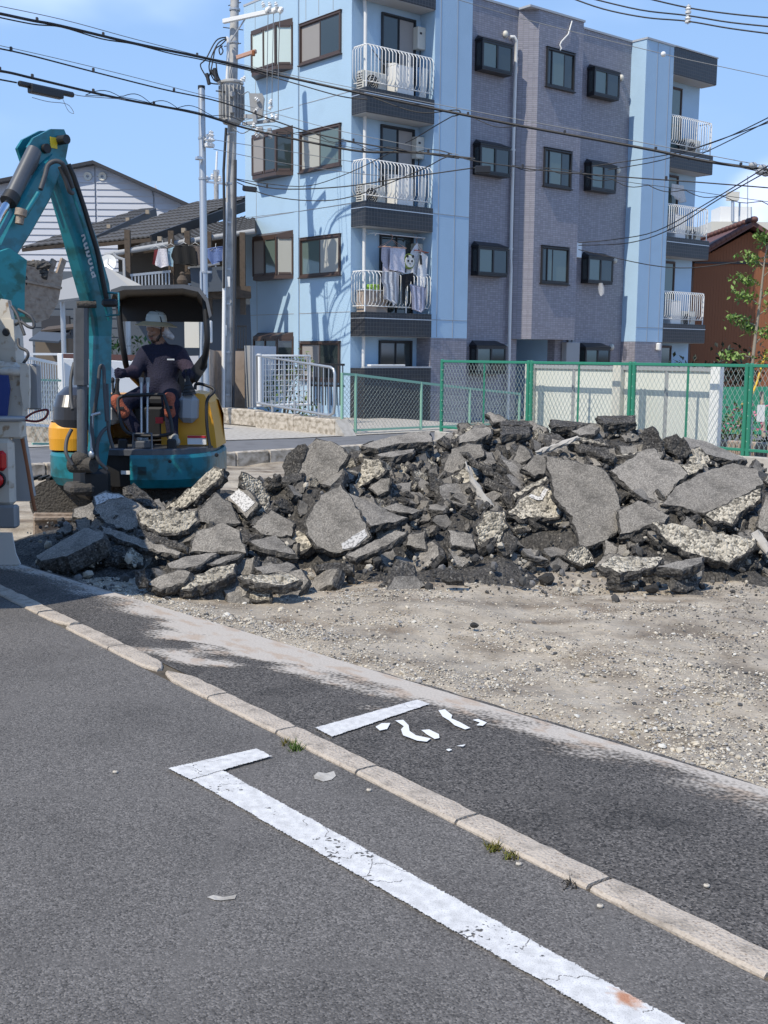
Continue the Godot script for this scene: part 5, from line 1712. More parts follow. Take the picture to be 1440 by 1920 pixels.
func build_fences():
	# tall green chain-link fence on a concrete base, square to the apartment block
	var f0: Vector3 = Vector3(1.02, 0.32, -20.62)
	var f1: Vector3 = Vector3(5.3, 0.35, -15.77)
	var d = f1 - f0
	d.y = 0.0
	d = d.normalized()
	var t = thing("chain_link_fence", Vector3(f0.x, 0, f0.z), "tall green chain-link fence between the rubble heap and the apartment block", "fence")
	var yb = 0.33
	var yt = 1.505
	var marks = [0.0, 2.08, 4.14, 6.12, 8.1]
	for i in 5:
		var p: Vector3 = Vector3(f0.x, 0, f0.z) + d * marks[i]
		var b = mk("green_paint", t.position)
		for o in ([-0.035, 0.035] if i > 0 else [0.0]):
			b.cyl(p + d * o + Vector3(0, 0.0, 0), p + d * o + Vector3(0, yt + 0.02, 0), 0.034, 9)
			b.ball(p + d * o + Vector3(0, yt + 0.02, 0), Vector3(0.034, 0.02, 0.034), 9, 4)
		part(t, "post", b)
		var bl = mk("green_light", t.position)
		for k in 6: bl.ball(p + Vector3(0, 0.45 + k * 0.18, 0) + Vector3(-d.z, 0, d.x) * 0.0 + Vector3(0.0, 0, 0.04), Vector3(0.012, 0.012, 0.012), 6, 4)
		part(t, "bolt", bl)
		if i < 4:
			var q: Vector3 = Vector3(f0.x, 0, f0.z) + d * marks[i + 1]
			var rl = mk("green_paint", t.position)
			rl.beam(p + Vector3(0, yt, 0), q + Vector3(0, yt, 0), 0.045, 0.045, Vector3.UP, 0.006)
			part(t, "top_rail", rl)
			rl = mk("green_paint", t.position)
			rl.beam(p + Vector3(0, yb, 0), q + Vector3(0, yb, 0), 0.045, 0.04, Vector3.UP, 0.006)
			part(t, "bottom_rail", rl)
			var mid = (p + q) * 0.5
			var ml = mk("green_paint", t.position)
			ml.box(mid + Vector3(0, (yb + yt) * 0.5, 0), Vector3(0.03, yt - yb - 0.05, 0.03))
			part(t, "stay", ml)
			chain_link(t, p + Vector3(0, yb, 0), q + Vector3(0, yb, 0), yt - yb, yt - yb, 0.078)
	var base = thing("fence_base", Vector3(f0.x, 0, f0.z), "low concrete base wall under the tall green fence", "wall")
	for i in 4:
		var p: Vector3 = Vector3(f0.x, 0.1, f0.z) + d * (marks[i] - 0.1 if i == 0 else marks[i] + 0.005)
		var q: Vector3 = Vector3(f0.x, 0.1, f0.z) + d * (marks[i + 1] - 0.005)
		var b = mk("concrete", base.position)
		b.beam(p - Vector3(0, 0.1, 0), q - Vector3(0, 0.1, 0), 0.16, 0.5, Vector3.UP, 0.01)
		part(base, "base_block", b)
	# cream panel fence close behind it
	var nb = Vector3(d.z, 0, -d.x)
	if nb.z > 0: nb = -nb
	var pf = thing("panel_fence", Vector3(f0.x, 0, f0.z) + nb * 0.3, "cream panel fence with grey posts right behind the green mesh", "fence")
	var po = pf.position
	var pm = [1.83, 3.66, 5.42]
	for i in 3:
		var b = mk("cream_metal" if i < 2 else "white_paint", po)
		var p: Vector3 = po + d * pm[i]
		b.box(p + Vector3(0, 0.74, 0), Vector3(0.16, 1.55, 0.12), Basis(Vector3.UP, atan2(-d.z, d.x)), 0.01)
		part(pf, "post", b)
		if i < 2:
			var q: Vector3 = po + d * pm[i + 1]
			for k in 2:
				var a0 = p.lerp(q, 0.05 + 0.45 * k)
				var a1 = p.lerp(q, 0.49 + 0.46 * k)
				var pb = mk("panel_cream", po)
				pb.beam(a0 + Vector3(0, 0.88, 0) + nb * 0.05, a1 + Vector3(0, 0.88, 0) + nb * 0.05, 0.03, 1.1, Vector3.UP, 0.006)
				part(pf, "panel", pb)
			var jm = mk("panel_grey", po)
			jm.box(p.lerp(q, 0.495) + Vector3(0, 0.88, 0) + nb * 0.035, Vector3(0.05, 1.1, 0.05))
			part(pf, "joint_post", jm)
			var rl = mk("panel_grey", po)
			rl.beam(p + Vector3(0, 0.33, 0) + nb * 0.03, q + Vector3(0, 0.33, 0) + nb * 0.03, 0.05, 0.05)
			rl.beam(p + Vector3(0, 1.44, 0) + nb * 0.03, q + Vector3(0, 1.44, 0) + nb * 0.03, 0.05, 0.06)
			part(pf, "rail", rl)
	# ribbed block planter behind the fence
	var pl = thing("planter_wall", po + nb * 0.35, "low wall of ribbed pinkish concrete blocks behind the fence", "wall")
	var o = pl.position
	for i in 13:
		var b = mk("beige_wall", o)
		var p: Vector3 = o + d * (1.6 + i * 0.405)
		b.beam(p + Vector3(0, 0.2, 0), p + d * 0.395 + Vector3(0, 0.2, 0), 0.15, 0.4, Vector3.UP, 0.012)
		for k in 6: b.beam(p + d * (0.03 + k * 0.066) + Vector3(0, 0.02, 0) - nb * 0.08, p + d * (0.03 + k * 0.066) + Vector3(0, 0.38, 0) - nb * 0.08, 0.03, 0.03, d)
		part(pl, "block", b)
	var st = thing("steel_post", po + d * 6.0, "short galvanised post with a collar in front of the planter", "post")
	var sb = mk("galvanised")
	sb.cyl(Vector3(0, 0, 0), Vector3(0, 0.78, 0), 0.03, 9)
	part(st, "tube", sb)
	sb = mk("galvanised")
	sb.cyl(Vector3(0, 0.6, 0), Vector3(0, 0.63, 0), 0.055, 9)
	part(st, "collar", sb)
	# low green fence along the road, its top sloping down
	var g0: Vector3 = Vector3(-0.87, 0.23, -23.23)
	var ga = Vector3(0.766, 0, -0.643)
	g0.y = 0.02
	var lf = thing("low_mesh_fence", g0, "low pale green chain-link fence whose top slopes down along the road", "fence")
	var ks = [0.0, 0.35, 2.15, 3.6, 5.2]
	var hs = [1.2, 1.18, 1.0, 0.86, 0.72]
	for i in 5:
		var p: Vector3 = g0 + ga * ks[i]
		var b = mk("green_light", g0)
		b.cyl(p, p + Vector3(0, hs[i] + 0.02, 0), 0.032, 8)
		part(lf, "post", b)
		if i < 4:
			var q: Vector3 = g0 + ga * ks[i + 1]
			b = mk("green_light", g0)
			b.beam(p + Vector3(0, hs[i], 0), q + Vector3(0, hs[i + 1], 0), 0.045, 0.05)
			part(lf, "top_rail", b)
			b = mk("green_light", g0)
			b.beam(p + Vector3(0, 0.05, 0), q + Vector3(0, 0.05, 0), 0.04, 0.04)
			part(lf, "bottom_rail", b)
			chain_link(lf, p + Vector3(0, 0.05, 0), q + Vector3(0, 0.05, 0), hs[i] - 0.06, hs[i + 1] - 0.06, 0.095, 1.15)
	# grey railing on a stained concrete plinth
	var w1: Vector3 = Vector3(-0.88, 0, -23.12)
	var wb = Vector3(-0.643, 0, -0.766)
	var pn = thing("plinth_wall", w1, "stained low concrete plinth at the corner of the driveway", "wall")
	var b = mk("stained_concrete", w1)
	for i in 3:
		b = mk("stained_concrete", w1)
		var p = w1 + wb * (0.02 + i * 1.45)
		b.beam(p + Vector3(0, 0.13 + i * 0.03, 0), p + wb * 1.435 + Vector3(0, 0.13 + i * 0.03, 0), 0.3, 0.36, Vector3.UP, 0.02)
		part(pn, "plinth_block", b)
	b = mk("concrete", w1)
	b.prism(PackedVector2Array([Vector2(0, -0.05), Vector2(0.35, -0.05), Vector2(0.0, 0.3)]), -0.15, 0.15, Transform3D(Basis(-wb, Vector3.UP, (-wb).cross(Vector3.UP)), w1))
	part(pn, "ramp_end", b)
	var rl = thing("steel_railing", w1 + Vector3(0, 0.31, 0), "grey steel bar railing with rounded end on the plinth", "railing")
	var ro = rl.position
	b = mk("galvanised", ro)
	var L = 3.05
	b.tube([ro + wb * L + Vector3(0, 0.22, 0), ro + wb * 0.4 + Vector3(0, 0.06, 0), ro + wb * 0.25 + Vector3(0, 0.12, 0), ro + wb * 0.22 + Vector3(0, 0.3, 0), ro + wb * 0.22 + Vector3(0, 0.9, 0), ro + wb * 0.26 + Vector3(0, 1.0, 0), ro + wb * 0.36 + Vector3(0, 1.04, 0), ro + wb * L + Vector3(0, 1.26, 0), ro + wb * L + Vector3(0, 0.22, 0)], 0.03, 7)
	for q in [0.75, 1.6, 2.45]: b.cyl(ro + wb * q - Vector3(0, 0.1, 0), ro + wb * q + Vector3(0, 0.3, 0), 0.03, 7)
	part(rl, "frame", b)
	for i in 15:
		var s = 0.42 + i * 0.175
		var bb = mk("galvanised", ro)
		bb.cyl(ro + wb * s + Vector3(0, 0.06 + 0.05 * s, 0), ro + wb * s + Vector3(0, 1.03 + 0.064 * s, 0), 0.02 if i % 5 == 4 else 0.012, 5)
		part(rl, "bar", bb)
	# white wire-mesh gate behind it
	var gt = thing("mesh_gate", Vector3(-2.86, 0.44, -26.08), "white wire mesh gate panel with a thick post", "gate")
	var go = gt.position
	var g1: Vector3 = Vector3(-1.8, 0.4, -27.29)
	b = mk("white_paint", go)
	b.cyl(Vector3(-2.86, 0.42, -26.08), Vector3(-2.87, 1.6, -26.24), 0.06, 9)
	part(gt, "post", b)
	b = mk("white_paint", go)
	b.tube([Vector3(-2.8, 0.44, -26.18), Vector3(-1.8, 0.42, -27.29), Vector3(-1.81, 1.57, -27.45), Vector3(-2.81, 1.56, -26.34), Vector3(-2.8, 0.44, -26.18)], 0.035, 7)
	part(gt, "frame", b)
	for i in 14:
		var wv = mk("white_paint", go)
		wv.cyl(Vector3(-2.77, 0.45, -26.19).lerp(Vector3(-1.81, 0.44, -27.29), (i + 0.5) / 14), Vector3(-2.78, 1.55, -26.34).lerp(Vector3(-1.82, 1.56, -27.45), (i + 0.5) / 14), 0.008, 4)
		part(gt, "wire", wv)
	for i in 9:
		var wv = mk("white_paint", go)
		wv.cyl(Vector3(-2.77, 0.45, -26.19).lerp(Vector3(-2.78, 1.55, -26.34), (i + 0.5) / 9), Vector3(-1.81, 0.44, -27.29).lerp(Vector3(-1.82, 1.56, -27.45), (i + 0.5) / 9), 0.008, 4)
		part(gt, "wire", wv)
	bush("garden_plants", Vector3(-2.52, 0.54, -28.32), 0.7, 1.5, 0.25, 420, Color(0.08, 0.12, 0.03), "straggly garden plants behind the white mesh gate", "plants", 9, 0.07)
	# black iron balustrade in front of the ground floor window
	var ib = thing("iron_balustrade", Vector3(-1.44, 0.64, -27.73), "black iron bar balustrade before the ground floor window", "balustrade")
	var io = ib.position
	b = mk("frame_black", io)
	b.beam(Vector3(-1.8, 1.37, -27.62), Vector3(-0.96, 1.37, -26.82), 0.05, 0.05)
	b.beam(Vector3(-1.79, 0.87, -27.56), Vector3(-0.96, 0.88, -26.75), 0.05, 0.05)
	part(ib, "rail", b)
	for i in 12:
		b = mk("frame_black", io)
		b.cyl(Vector3(-1.77, 1.37, -27.62).lerp(Vector3(-0.99, 1.37, -26.82), i / 11.0), Vector3(-1.76, 0.39, -27.49).lerp(Vector3(-0.98, 0.43, -26.69), i / 11.0), 0.014, 4)
		part(ib, "bar", b)

# ---------------------------------------------------------------- right-hand background
func build_right_side():
	var ap: Vector3 = Vector3(12.72, 6.13, -41)
	var lf: Vector3 = Vector3(10.67, 4.9, -40.83)
	var h = thing("brown_house", Vector3(ap.x, 0, ap.z - 4), "dark brown metal clad house with a tiled gable roof", "house")
	var ho = h.position
	var z = ap.z
	var xr = 2 * ap.x - lf.x
	var b = mk("brown_wall", ho)
	b.prism(PackedVector2Array([Vector2(lf.x + 0.15, -1), Vector2(xr - 0.15, -1), Vector2(xr - 0.15, lf.y), Vector2(ap.x, ap.y - 0.15), Vector2(lf.x + 0.15, lf.y)]), z - 10, z)
	var w = part(h, "wall", b)
	for i in 44:
		var x = lf.x + 0.2 + i * 0.1
		if x > xr - 0.2: break
		b = mk("brown_wall", ho)
		var yt: float = lerpf(lf.y, ap.y - 0.2, 1.0 - absf(x - ap.x) / (ap.x - lf.x))
		b.box(Vector3(x, (yt - 1) * 0.5, z + 0.006), Vector3(0.04, yt + 1, 0.007))
		part(w, "rib", b)
	b = mk("dark_metal", ho)
	b.box(Vector3(ap.x, 4.9, z + 0.03), Vector3(xr - lf.x - 0.3, 0.06, 0.06))
	part(h, "band", b)
	b = mk("roof_red", ho)
	for e in [[lf + Vector3(-0.35, -0.2, 0), ap], [ap, Vector3(xr + 0.35, lf.y - 0.2, z)]]:
		var e0: Vector3 = e[0]
		var e1: Vector3 = e[1]
		var f = Vector3(0, 0, 0.45)
		var k = Vector3(0, 0, -10.5)
		var u = Vector3(0, 0.16, 0)
		b.quad(e0 + f + u, e1 + f + u, e1 + k + u, e0 + k + u)
		b.quad(e0 + f, e1 + f, e1 + f + u, e0 + f + u)
		b.quad(e1 + f, e0 + f, e0 + k, e1 + k)
	part(h, "roof", b)
	for i in 14:
		b = mk("roof_red", ho)
		b.ball(ap + Vector3(0, 0.22, 0.4 - i * 0.5), Vector3(0.16, 0.12, 0.2), 8, 5)
		part(h, "ridge_tile", b)
	for i in 12:
		b = mk("roof_red", ho)
		b.cyl(lf.lerp(ap, i / 12.0) + Vector3(-0.3, -0.02, 0.44), lf.lerp(ap, (i + 0.8) / 12.0) + Vector3(-0.28, 0.0, 0.44), 0.09, 7)
		part(h, "verge_tile", b)
	# white rooftop far behind
	var wp: Vector3 = Vector3(22.06, 9.06, -71.69)
	var wb = thing("white_building", Vector3(wp.x, 0, wp.z - 5), "distant cream white flat roofed building with rooftop masts", "building")
	var wo = wb.position
	b = mk("cream_metal", wo)
	var wl: Vector3 = Vector3(19.9, 9.85, -71.8)
	b.box(Vector3(wl.x + 6, wl.y * 0.5, wl.z - 4), Vector3(12, wl.y, 8))
	part(wb, "block", b)
	b = mk("white_paint", wo)
	b.box(Vector3(21.66, 10.29, -71.86) + Vector3(0, 0, -2), Vector3(1.9, 1.2, 2))
	part(wb, "lift_room", b)
	for m in [[Vector3(20.9, 9.75, -70.78), Vector3(20.89, 11.44, -71.01), 0.1], [Vector3(21.44, 9.81, -71.29), Vector3(21.47, 10.94, -71.45), 0.06], [Vector3(21.8, 9.92, -70.8), Vector3(21.78, 12.47, -71.15), 0.03], [Vector3(22.03, 9.92, -70.8), Vector3(22.02, 10.62, -70.9), 0.04]]:
		b = mk("galvanised", wo)
		b.cyl(m[0], m[1], m[2], 6)
		part(wb, "mast", b)
	b = mk("cream_metal", wo)
	b.box(Vector3(20.89, 11.25, -70.98), Vector3(0.7, 0.5, 0.4))
	part(wb, "antenna_box", b)
	# young street tree with stakes
	var tb: Vector3 = Vector3(5.91, 0.5, -18.62)
	var t = thing("young_tree", Vector3(tb.x, 0, tb.z), "slender young tree with sparse fresh leaves tied to stakes", "tree")
	b = mk("bark_pale")
	var trunk = [Vector3(0, 0.2, 0), Vector3(0.0, 1.2, 0), Vector3(0.05, 2.0, 0), Vector3(0.09, 2.6, 0.02), Vector3(0.13, 3.2, 0.0), Vector3(0.22, 3.7, 0.0)]
	b.tube(trunk, [0.035, 0.03, 0.026, 0.02, 0.013, 0.006], 7)
	part(t, "trunk", b)
	var r = RandomNumberGenerator.new()
	r.seed = 6
	var br
	var lv = mk("leaf")
	for l in [[1.62, -0.55, 0.02], [2.0, -0.1, 0.12], [2.12, -0.42, 0.14], [2.3, 0.35, 0.25], [2.45, -0.45, 0.2], [2.55, 0.3, 0.2], [2.75, -0.35, 0.14], [2.9, 0.28, 0.3], [3.05, -0.22, 0.2], [3.2, 0.3, 0.15], [3.35, -0.15, 0.2], [1.85, 0.35, 0.3], [1.5, 0.4, 0.2]]:
		var p = Vector3(0.02 + (l[0] - 1.2) * 0.06, l[0], 0)
		var q = p + Vector3(l[1], l[2], r.randf_range(-0.3, 0.3))
		br = mk("bark_pale")
		br.tube([p, p.lerp(q, 0.6) + Vector3(0, 0.03, 0), q], [0.01, 0.007, 0.003], 5)
		part(t, "branch", br)
		for i in 105:
			var c = p.lerp(q, r.randf_range(0.35, 1.08)) + Vector3(r.randfn(), r.randfn() * 0.7, r.randfn()) * 0.065
			leaf_quads(lv, c, r.randf_range(0.03, 0.055), r, Color(0.10, 0.19, 0.03).lerp(Color(0.22, 0.32, 0.08), r.randf()))
	part(t, "crown", lv)
	for s in [[Vector3(5.88, 0.34, -18.5), Vector3(5.98, 1.19, -18.82)], [Vector3(6.14, 0.34, -18.5), Vector3(6.16, 1.06, -18.8)]]:
		b = mk("wood_pale")
		b.cyl(s[0] - t.position, s[1] - t.position, 0.035, 7)
		part(t, "stake", b)
	b = mk("yellow_rope")
	b.tube([Vector3(6.21, 1.75, -18.79) - t.position, Vector3(6.01, 1.19, -18.62) - t.position, Vector3(5.84, 0.86, -18.47) - t.position, Vector3(5.74, 0.88, -18.47) - t.position], 0.02, 5)
	part(t, "tie", b)
	# azaleas, dark hedge, green sheet
	var az: Vector3 = Vector3(5.49, 0.57, -18.23)
	bush("azalea", az, 0.5, 0.75, 0.25, 420, Color(0.07, 0.12, 0.03), "azalea in pink flower behind the planter wall", "shrub", 12, 0.045)
	var fl = mk("cloth")
	r.seed = 44
	for i in 130:
		leaf_quads(fl, Vector3(az.x, 0, az.z) + Vector3(r.randf_range(-0.55, 0.5), r.randf_range(0.45, 0.9), 0.15 + r.randf_range(-0.1, 0.25)), r.randf_range(0.025, 0.045), r, Color(0.6, 0.06, 0.2).lerp(Color(0.7, 0.25, 0.35), r.randf()))
	solo("azalea_blossom", fl, Vector3.ZERO, "pink blossom covering the azalea", "flowers", "", "stuff")
	bush("dark_hedge", Vector3(6.5, 0.72, -21.58), 1.0, 1.75, 0.4, 1500, Color(0.008, 0.016, 0.006), "dark clipped hedge behind the azalea", "hedge", 15)
	t = thing("green_sheet", Vector3(6.22, 0.91, -20.6), "teal tarpaulin sheet hung before the dark hedge", "tarpaulin")
	b = mk("green_paint", t.position)
	var g0: Vector3 = Vector3(5.85, 0.86, -20.89)
	var g1: Vector3 = Vector3(6.7, 0.9, -20.09)
	for i in 16:
		var p = g0.lerp(g1, i / 16.0) + Vector3(0, 0, 0.03 * sin(i * 1.3))
		var q = g0.lerp(g1, (i + 1) / 16.0) + Vector3(0, 0, 0.03 * sin((i + 1) * 1.3))
		b.quad(p - Vector3(0, 0.62, 0), q - Vector3(0, 0.62, 0), q + Vector3(0, 0.22, 0), p + Vector3(0, 0.22, 0))
		b.quad(q - Vector3(0, 0.62, 0.01), p - Vector3(0, 0.62, 0.01), p + Vector3(0, 0.22, -0.01), q + Vector3(0, 0.22, -0.01))
	part(t, "sheet", b)
	t = thing("notice_plate", Vector3(5.79, 0.77, -17.65), "small white notice plate tied near the tree stake", "sign")
	b = mk("sticker_white")
	b.box(Vector3.ZERO, Vector3(0.12, 0.26, 0.01))
	part(t, "plate", b)

# ---------------------------------------------------------------- utility poles
func insulator(parent: Node3D, at: Vector3, up := Vector3.UP, s := 1.0):
	var b = mk("porcelain")
	b.lathe([Vector2(0, 0), Vector2(0.05, 0.0), Vector2(0.055, 0.03), Vector2(0.025, 0.05), Vector2(0.06, 0.07), Vector2(0.03, 0.1), Vector2(0.045, 0.12), Vector2(0.0, 0.15)].map(func(p): return p * s), 10, at, up)
	part(parent, "insulator", b)

func build_poles():
	var base: Vector3 = Vector3(-3.83, 0.16, -27.66)
	var t = thing("utility_pole", base, "tall grey concrete utility pole with a transformer in front of the blue block", "utility pole")
	var o = base
	var top: Vector3 = Vector3(-3.7, 11.21, -29.19)
	var lp = func(p: Vector3) -> Vector3: return p - o
	var b = mk("pole_concrete", o)
	b.tube([base - Vector3(0, 0.1, 0), base.lerp(top, 0.5), top], [0.125, 0.115, 0.1], 14)
	part(t, "shaft", b)
	b = mk("white_plastic", o)
	b.tube([Vector3(-3.88, 0.27, -27.47), Vector3(-3.88, 2.4, -27.77), Vector3(-3.88, 3.92, -27.98), Vector3(-3.85, 5.19, -28.15)], 0.045, 8)
	part(t, "cable_guard", b)
	b = mk("dark_metal", o)
	b.tube([Vector3(-3.65, 0.18, -27.56), Vector3(-3.64, 3.68, -28.04), Vector3(-3.65, 6.22, -28.4)], 0.035, 7)
	part(t, "earth_pipe", b)
	b = mk("cable_black", o)
	b.tube([Vector3(-3.88, 3.16, -27.82), Vector3(-3.88, 4.67, -28.03), Vector3(-3.91, 5.94, -28.21), Vector3(-3.86, 6.95, -28.35)], 0.035, 6)
	part(t, "riser_cable", b)
	b = mk("white_plastic", o)
	b.tube([Vector3(-3.84, 8.08, -28.45), Vector3(-3.82, 8.71, -28.54), Vector3(-3.83, 9.06, -28.59), Vector3(-3.87, 9.08, -28.59)], 0.04, 7)
	part(t, "cable_guard", b)
	for q in [Vector3(-3.71, 9.83, -29), Vector3(-3.74, 9.04, -28.89), Vector3(-3.78, 6.87, -28.59), Vector3(-3.8, 5.66, -28.42), Vector3(-3.81, 4.73, -28.29), Vector3(-3.81, 3.62, -28.14), Vector3(-3.82, 2.79, -28.02), Vector3(-3.82, 1.64, -27.86), Vector3(-3.82, 0.62, -27.72)]:
		b = mk("galvanised", o)
		b.lathe([Vector2(0.128, -0.025), Vector2(0.134, -0.02), Vector2(0.134, 0.02), Vector2(0.128, 0.025)], 14, q)
		part(t, "band", b)
	for q in [[Vector3(-3.99, 9.41, -28.94), Vector3(-3.5, 9.35, -28.93)], [Vector3(-3.96, 8.95, -28.87), Vector3(-3.55, 9.03, -28.88)], [Vector3(-3.87, 9.93, -29.01), Vector3(-3.56, 10.01, -29.02)]]:
		b = mk("dark_metal", o)
		b.cyl(q[0], q[1], 0.012, 5)
		part(t, "step_bolt", b)
	# white crossarm with line insulators, brace
	b = mk("white_paint", o)
	b.beam(Vector3(-3.96, 9.49, -28.75), Vector3(-2.49, 9.59, -28.05), 0.09, 0.1, Vector3.UP, 0.01)
	part(t, "crossarm", b)
	b = mk("galvanised", o)
	b.cyl(Vector3(-3.78, 9.02, -28.68), Vector3(-3.4, 9.51, -28.55), 0.018, 6)
	part(t, "brace", b)
	for q in [Vector3(-2.86, 9.62, -28.21), Vector3(-2.7, 9.6, -28.16), Vector3(-2.54, 9.57, -28.05)]:
		insulator(t, q - o - Vector3(0, 0.05, 0), Vector3(0.5, 0.4, 0.7), 1.1)
		insulator(t, q - o + Vector3(-0.06, 0.05, 0), Vector3(-0.3, 1, 0.2), 0.9)
	b = mk("rust_pink", o)
	b.beam(Vector3(-3.64, 8.66, -28.73), Vector3(-3.14, 8.74, -28.44), 0.07, 0.09, Vector3.UP, 0.008)
	part(t, "crossarm", b)
	b = mk("rust", o)
	b.box(Vector3(-3.2, 8.69, -28.43), Vector3(0.07, 0.12, 0.1), Basis(), 0.01)
	part(t, "arm_clamp", b)
	# transformer
	var tc: Vector3 = Vector3(-3.72, 7.54, -28.33)
	b = mk("pole_concrete", o)
	b.lathe([Vector2(0.0, -0.5), Vector2(0.2, -0.5), Vector2(0.24, -0.44), Vector2(0.245, 0.4), Vector2(0.29, 0.42), Vector2(0.29, 0.46), Vector2(0.2, 0.5), Vector2(0.0, 0.51)], 22, tc)
	var tank = part(t, "transformer_tank", b)
	for i in 20:
		var a = TAU * i / 20
		b = mk("pole_concrete", o)
		var dr = Vector3(cos(a), 0, sin(a))
		b.box(tc + dr * 0.275 - Vector3(0, 0.02, 0), Vector3(0.07, 0.76, 0.016), Basis(Vector3.UP, -a), 0.004)
		part(tank, "cooling_fin", b)
	b = mk("panel_pale", o)
	b.lathe([Vector2(0, 0.02), Vector2(0.06, 0.02), Vector2(0.07, 0)], 14, tc + Vector3(0.06, 0.12, 0.32), Vector3(0, 0, 1))
	b.box(tc + Vector3(0.06, -0.22, 0.33), Vector3(0.11, 0.16, 0.02))
	part(tank, "rating_plate", b)
	for q in [Vector3(-3.98, 7.93, -28.23), Vector3(-3.48, 7.96, -28.23), Vector3(-3.45, 8.05, -28.45)]: insulator(t, q - o, Vector3(0.3 if q.x > tc.x else -0.6, 1, 0.3), 0.9)
	# switch cabinet and cut-outs beside it
	b = mk("panel_pale", o)
	b.prism(PackedVector2Array([Vector2(-0.17, 0.3), Vector2(0.14, 0.3), Vector2(0.18, 0.22), Vector2(0.14, -0.22), Vector2(0.0, -0.26), Vector2(-0.14, -0.1)]), -0.1, 0.1, Transform3D(Basis(), Vector3(-3.09, 7.37, -28.05)))
	part(t, "switch_cabinet", b)
	b = mk("panel_grey", o)
	b.beam(Vector3(-3.45, 7.2, -28.23), Vector3(-3.13, 7.16, -28.02), 0.06, 0.09)
	b.beam(Vector3(-3.44, 7.02, -28.2), Vector3(-2.64, 7.03, -27.8), 0.06, 0.07)
	part(t, "bracket", b)
	for q in [Vector3(-3.03, 7.48, -27.91), Vector3(-2.76, 7.41, -27.85), Vector3(-2.83, 7.02, -27.8), Vector3(-2.68, 7.07, -27.81), Vector3(-2.59, 7.04, -27.75), Vector3(-3.11, 7.22, -27.83), Vector3(-3.14, 6.86, -27.83), Vector3(-3.07, 6.76, -27.81), Vector3(-3.03, 6.66, -27.8), Vector3(-2.78, 7.3, -27.89)]:
		insulator(t, q - o, Vector3(sin(q.x * 40.0), 1, 0.4), 0.85)
	for q in [Vector3(-2.95, 6.75, -27.76), Vector3(-2.75, 6.73, -27.76), Vector3(-3.12, 7.09, -27.91)]:
		b = mk("panel_grey", o)
		b.box(q, Vector3(0.1, 0.24, 0.1), Basis(Vector3(0, 0, 1), 0.12), 0.015)
		part(t, "cut_out", b)
	# looped cables left of the transformer
	for q in [[Vector3(-3.86, 9.06, -28.48), Vector3(-4.08, 8.95, -28.37), Vector3(-4.3, 8.5, -28.21), Vector3(-4.43, 8.35, -28.18), Vector3(-4.32, 8.12, -28.15), Vector3(-4.2, 7.94, -28.13), Vector3(-3.98, 7.93, -28.23)], [Vector3(-3.86, 9.03, -28.48), Vector3(-4.04, 8.88, -28.36), Vector3(-4.19, 8.5, -28.21), Vector3(-4.22, 8.25, -28.17), Vector3(-4.1, 8, -28.14), Vector3(-3.98, 8, -28.24)], [Vector3(-3.85, 9.01, -28.48), Vector3(-3.97, 8.85, -28.36), Vector3(-4.08, 8.73, -28.24), Vector3(-4.13, 8.5, -28.21), Vector3(-4.17, 8.24, -28.12), Vector3(-4.25, 8, -28.14)], [Vector3(-3.93, 8.83, -28.35), Vector3(-3.99, 8.73, -28.24), Vector3(-3.96, 8.6, -28.22), Vector3(-3.9, 8.68, -28.23), Vector3(-3.95, 8.8, -28.25)], [Vector3(-4.06, 8.4, -28.19), Vector3(-4.02, 8.13, -28.15), Vector3(-3.93, 7.96, -28.23), Vector3(-3.77, 7.79, -28.16), Vector3(-3.82, 7.73, -28.1), Vector3(-4.06, 7.75, -28.1)]]:
		b = mk("cable_black", o)
		b.tube(smooth(q), 0.016, 5)
		part(t, "jumper_cable", b)
	for q in [[Vector3(-4.27, 8.14, -28.11), Vector3(-4.21, 7.89, -28.07)], [Vector3(-4.09, 8.26, -28.12), Vector3(-4.04, 7.97, -28.08)], [Vector3(-4.17, 8.21, -28.12), Vector3(-3.99, 7.99, -28.09)]]:
		b = mk("frame_black", o)
		b.tube(q, 0.045, 7)
		part(t, "cable_joint", b)
	# drop wires from the crossarm
	for q in [[Vector3(-2.82, 9.58, -28.15), Vector3(-2.83, 8.34, -27.98), Vector3(-2.83, 7.04, -27.8)], [Vector3(-2.69, 9.58, -28.15), Vector3(-2.71, 8.34, -27.98), Vector3(-2.71, 7.35, -27.84)], [Vector3(-2.53, 9.55, -28.05), Vector3(-2.56, 8.31, -27.88), Vector3(-2.55, 7.02, -27.7)]]:
		b = mk("cable_grey", o)
		b.tube(q, 0.009, 4)
		part(t, "drop_wire", b)
	for q in [[Vector3(-3.68, 6.92, -28.19), Vector3(-3.42, 6.76, -27.97), Vector3(-3.15, 6.89, -27.88)], [Vector3(-3.62, 7.82, -28.11), Vector3(-3.45, 7.64, -27.99), Vector3(-3.27, 7.71, -28), Vector3(-3.22, 7.43, -27.96)]]:
		b = mk("cable_grey", o)
		b.tube(smooth(q), 0.011, 4)
		part(t, "jumper_cable", b)
	b = mk("sticker_white", o)
	b.box(Vector3(-3.78, 3.31, -27.91), Vector3(0.08, 0.24, 0.02), Basis(), 0.004)
	part(t, "number_plate", b)
	b = mk("sticker_white", o)
	b.box(Vector3(-3.84, 2.15, -27.75), Vector3(0.05, 0.26, 0.02), Basis(), 0.004)
	part(t, "number_plate", b)
	# steel pole beside it
	base = Vector3(-4.1, 0.24, -26.26)
	top = Vector3(-4.27, 7.67, -27.28)
	t = thing("steel_pole", base, "slim galvanised steel pole with a black cap", "pole")
	o = base
	b = mk("galvanised", o)
	b.tube([base - Vector3(0, 0.1, 0), base.lerp(top, 0.5), top - Vector3(0, 0.02, 0)], [0.095, 0.085, 0.078], 12)
	part(t, "shaft", b)
	b = mk("black", o)
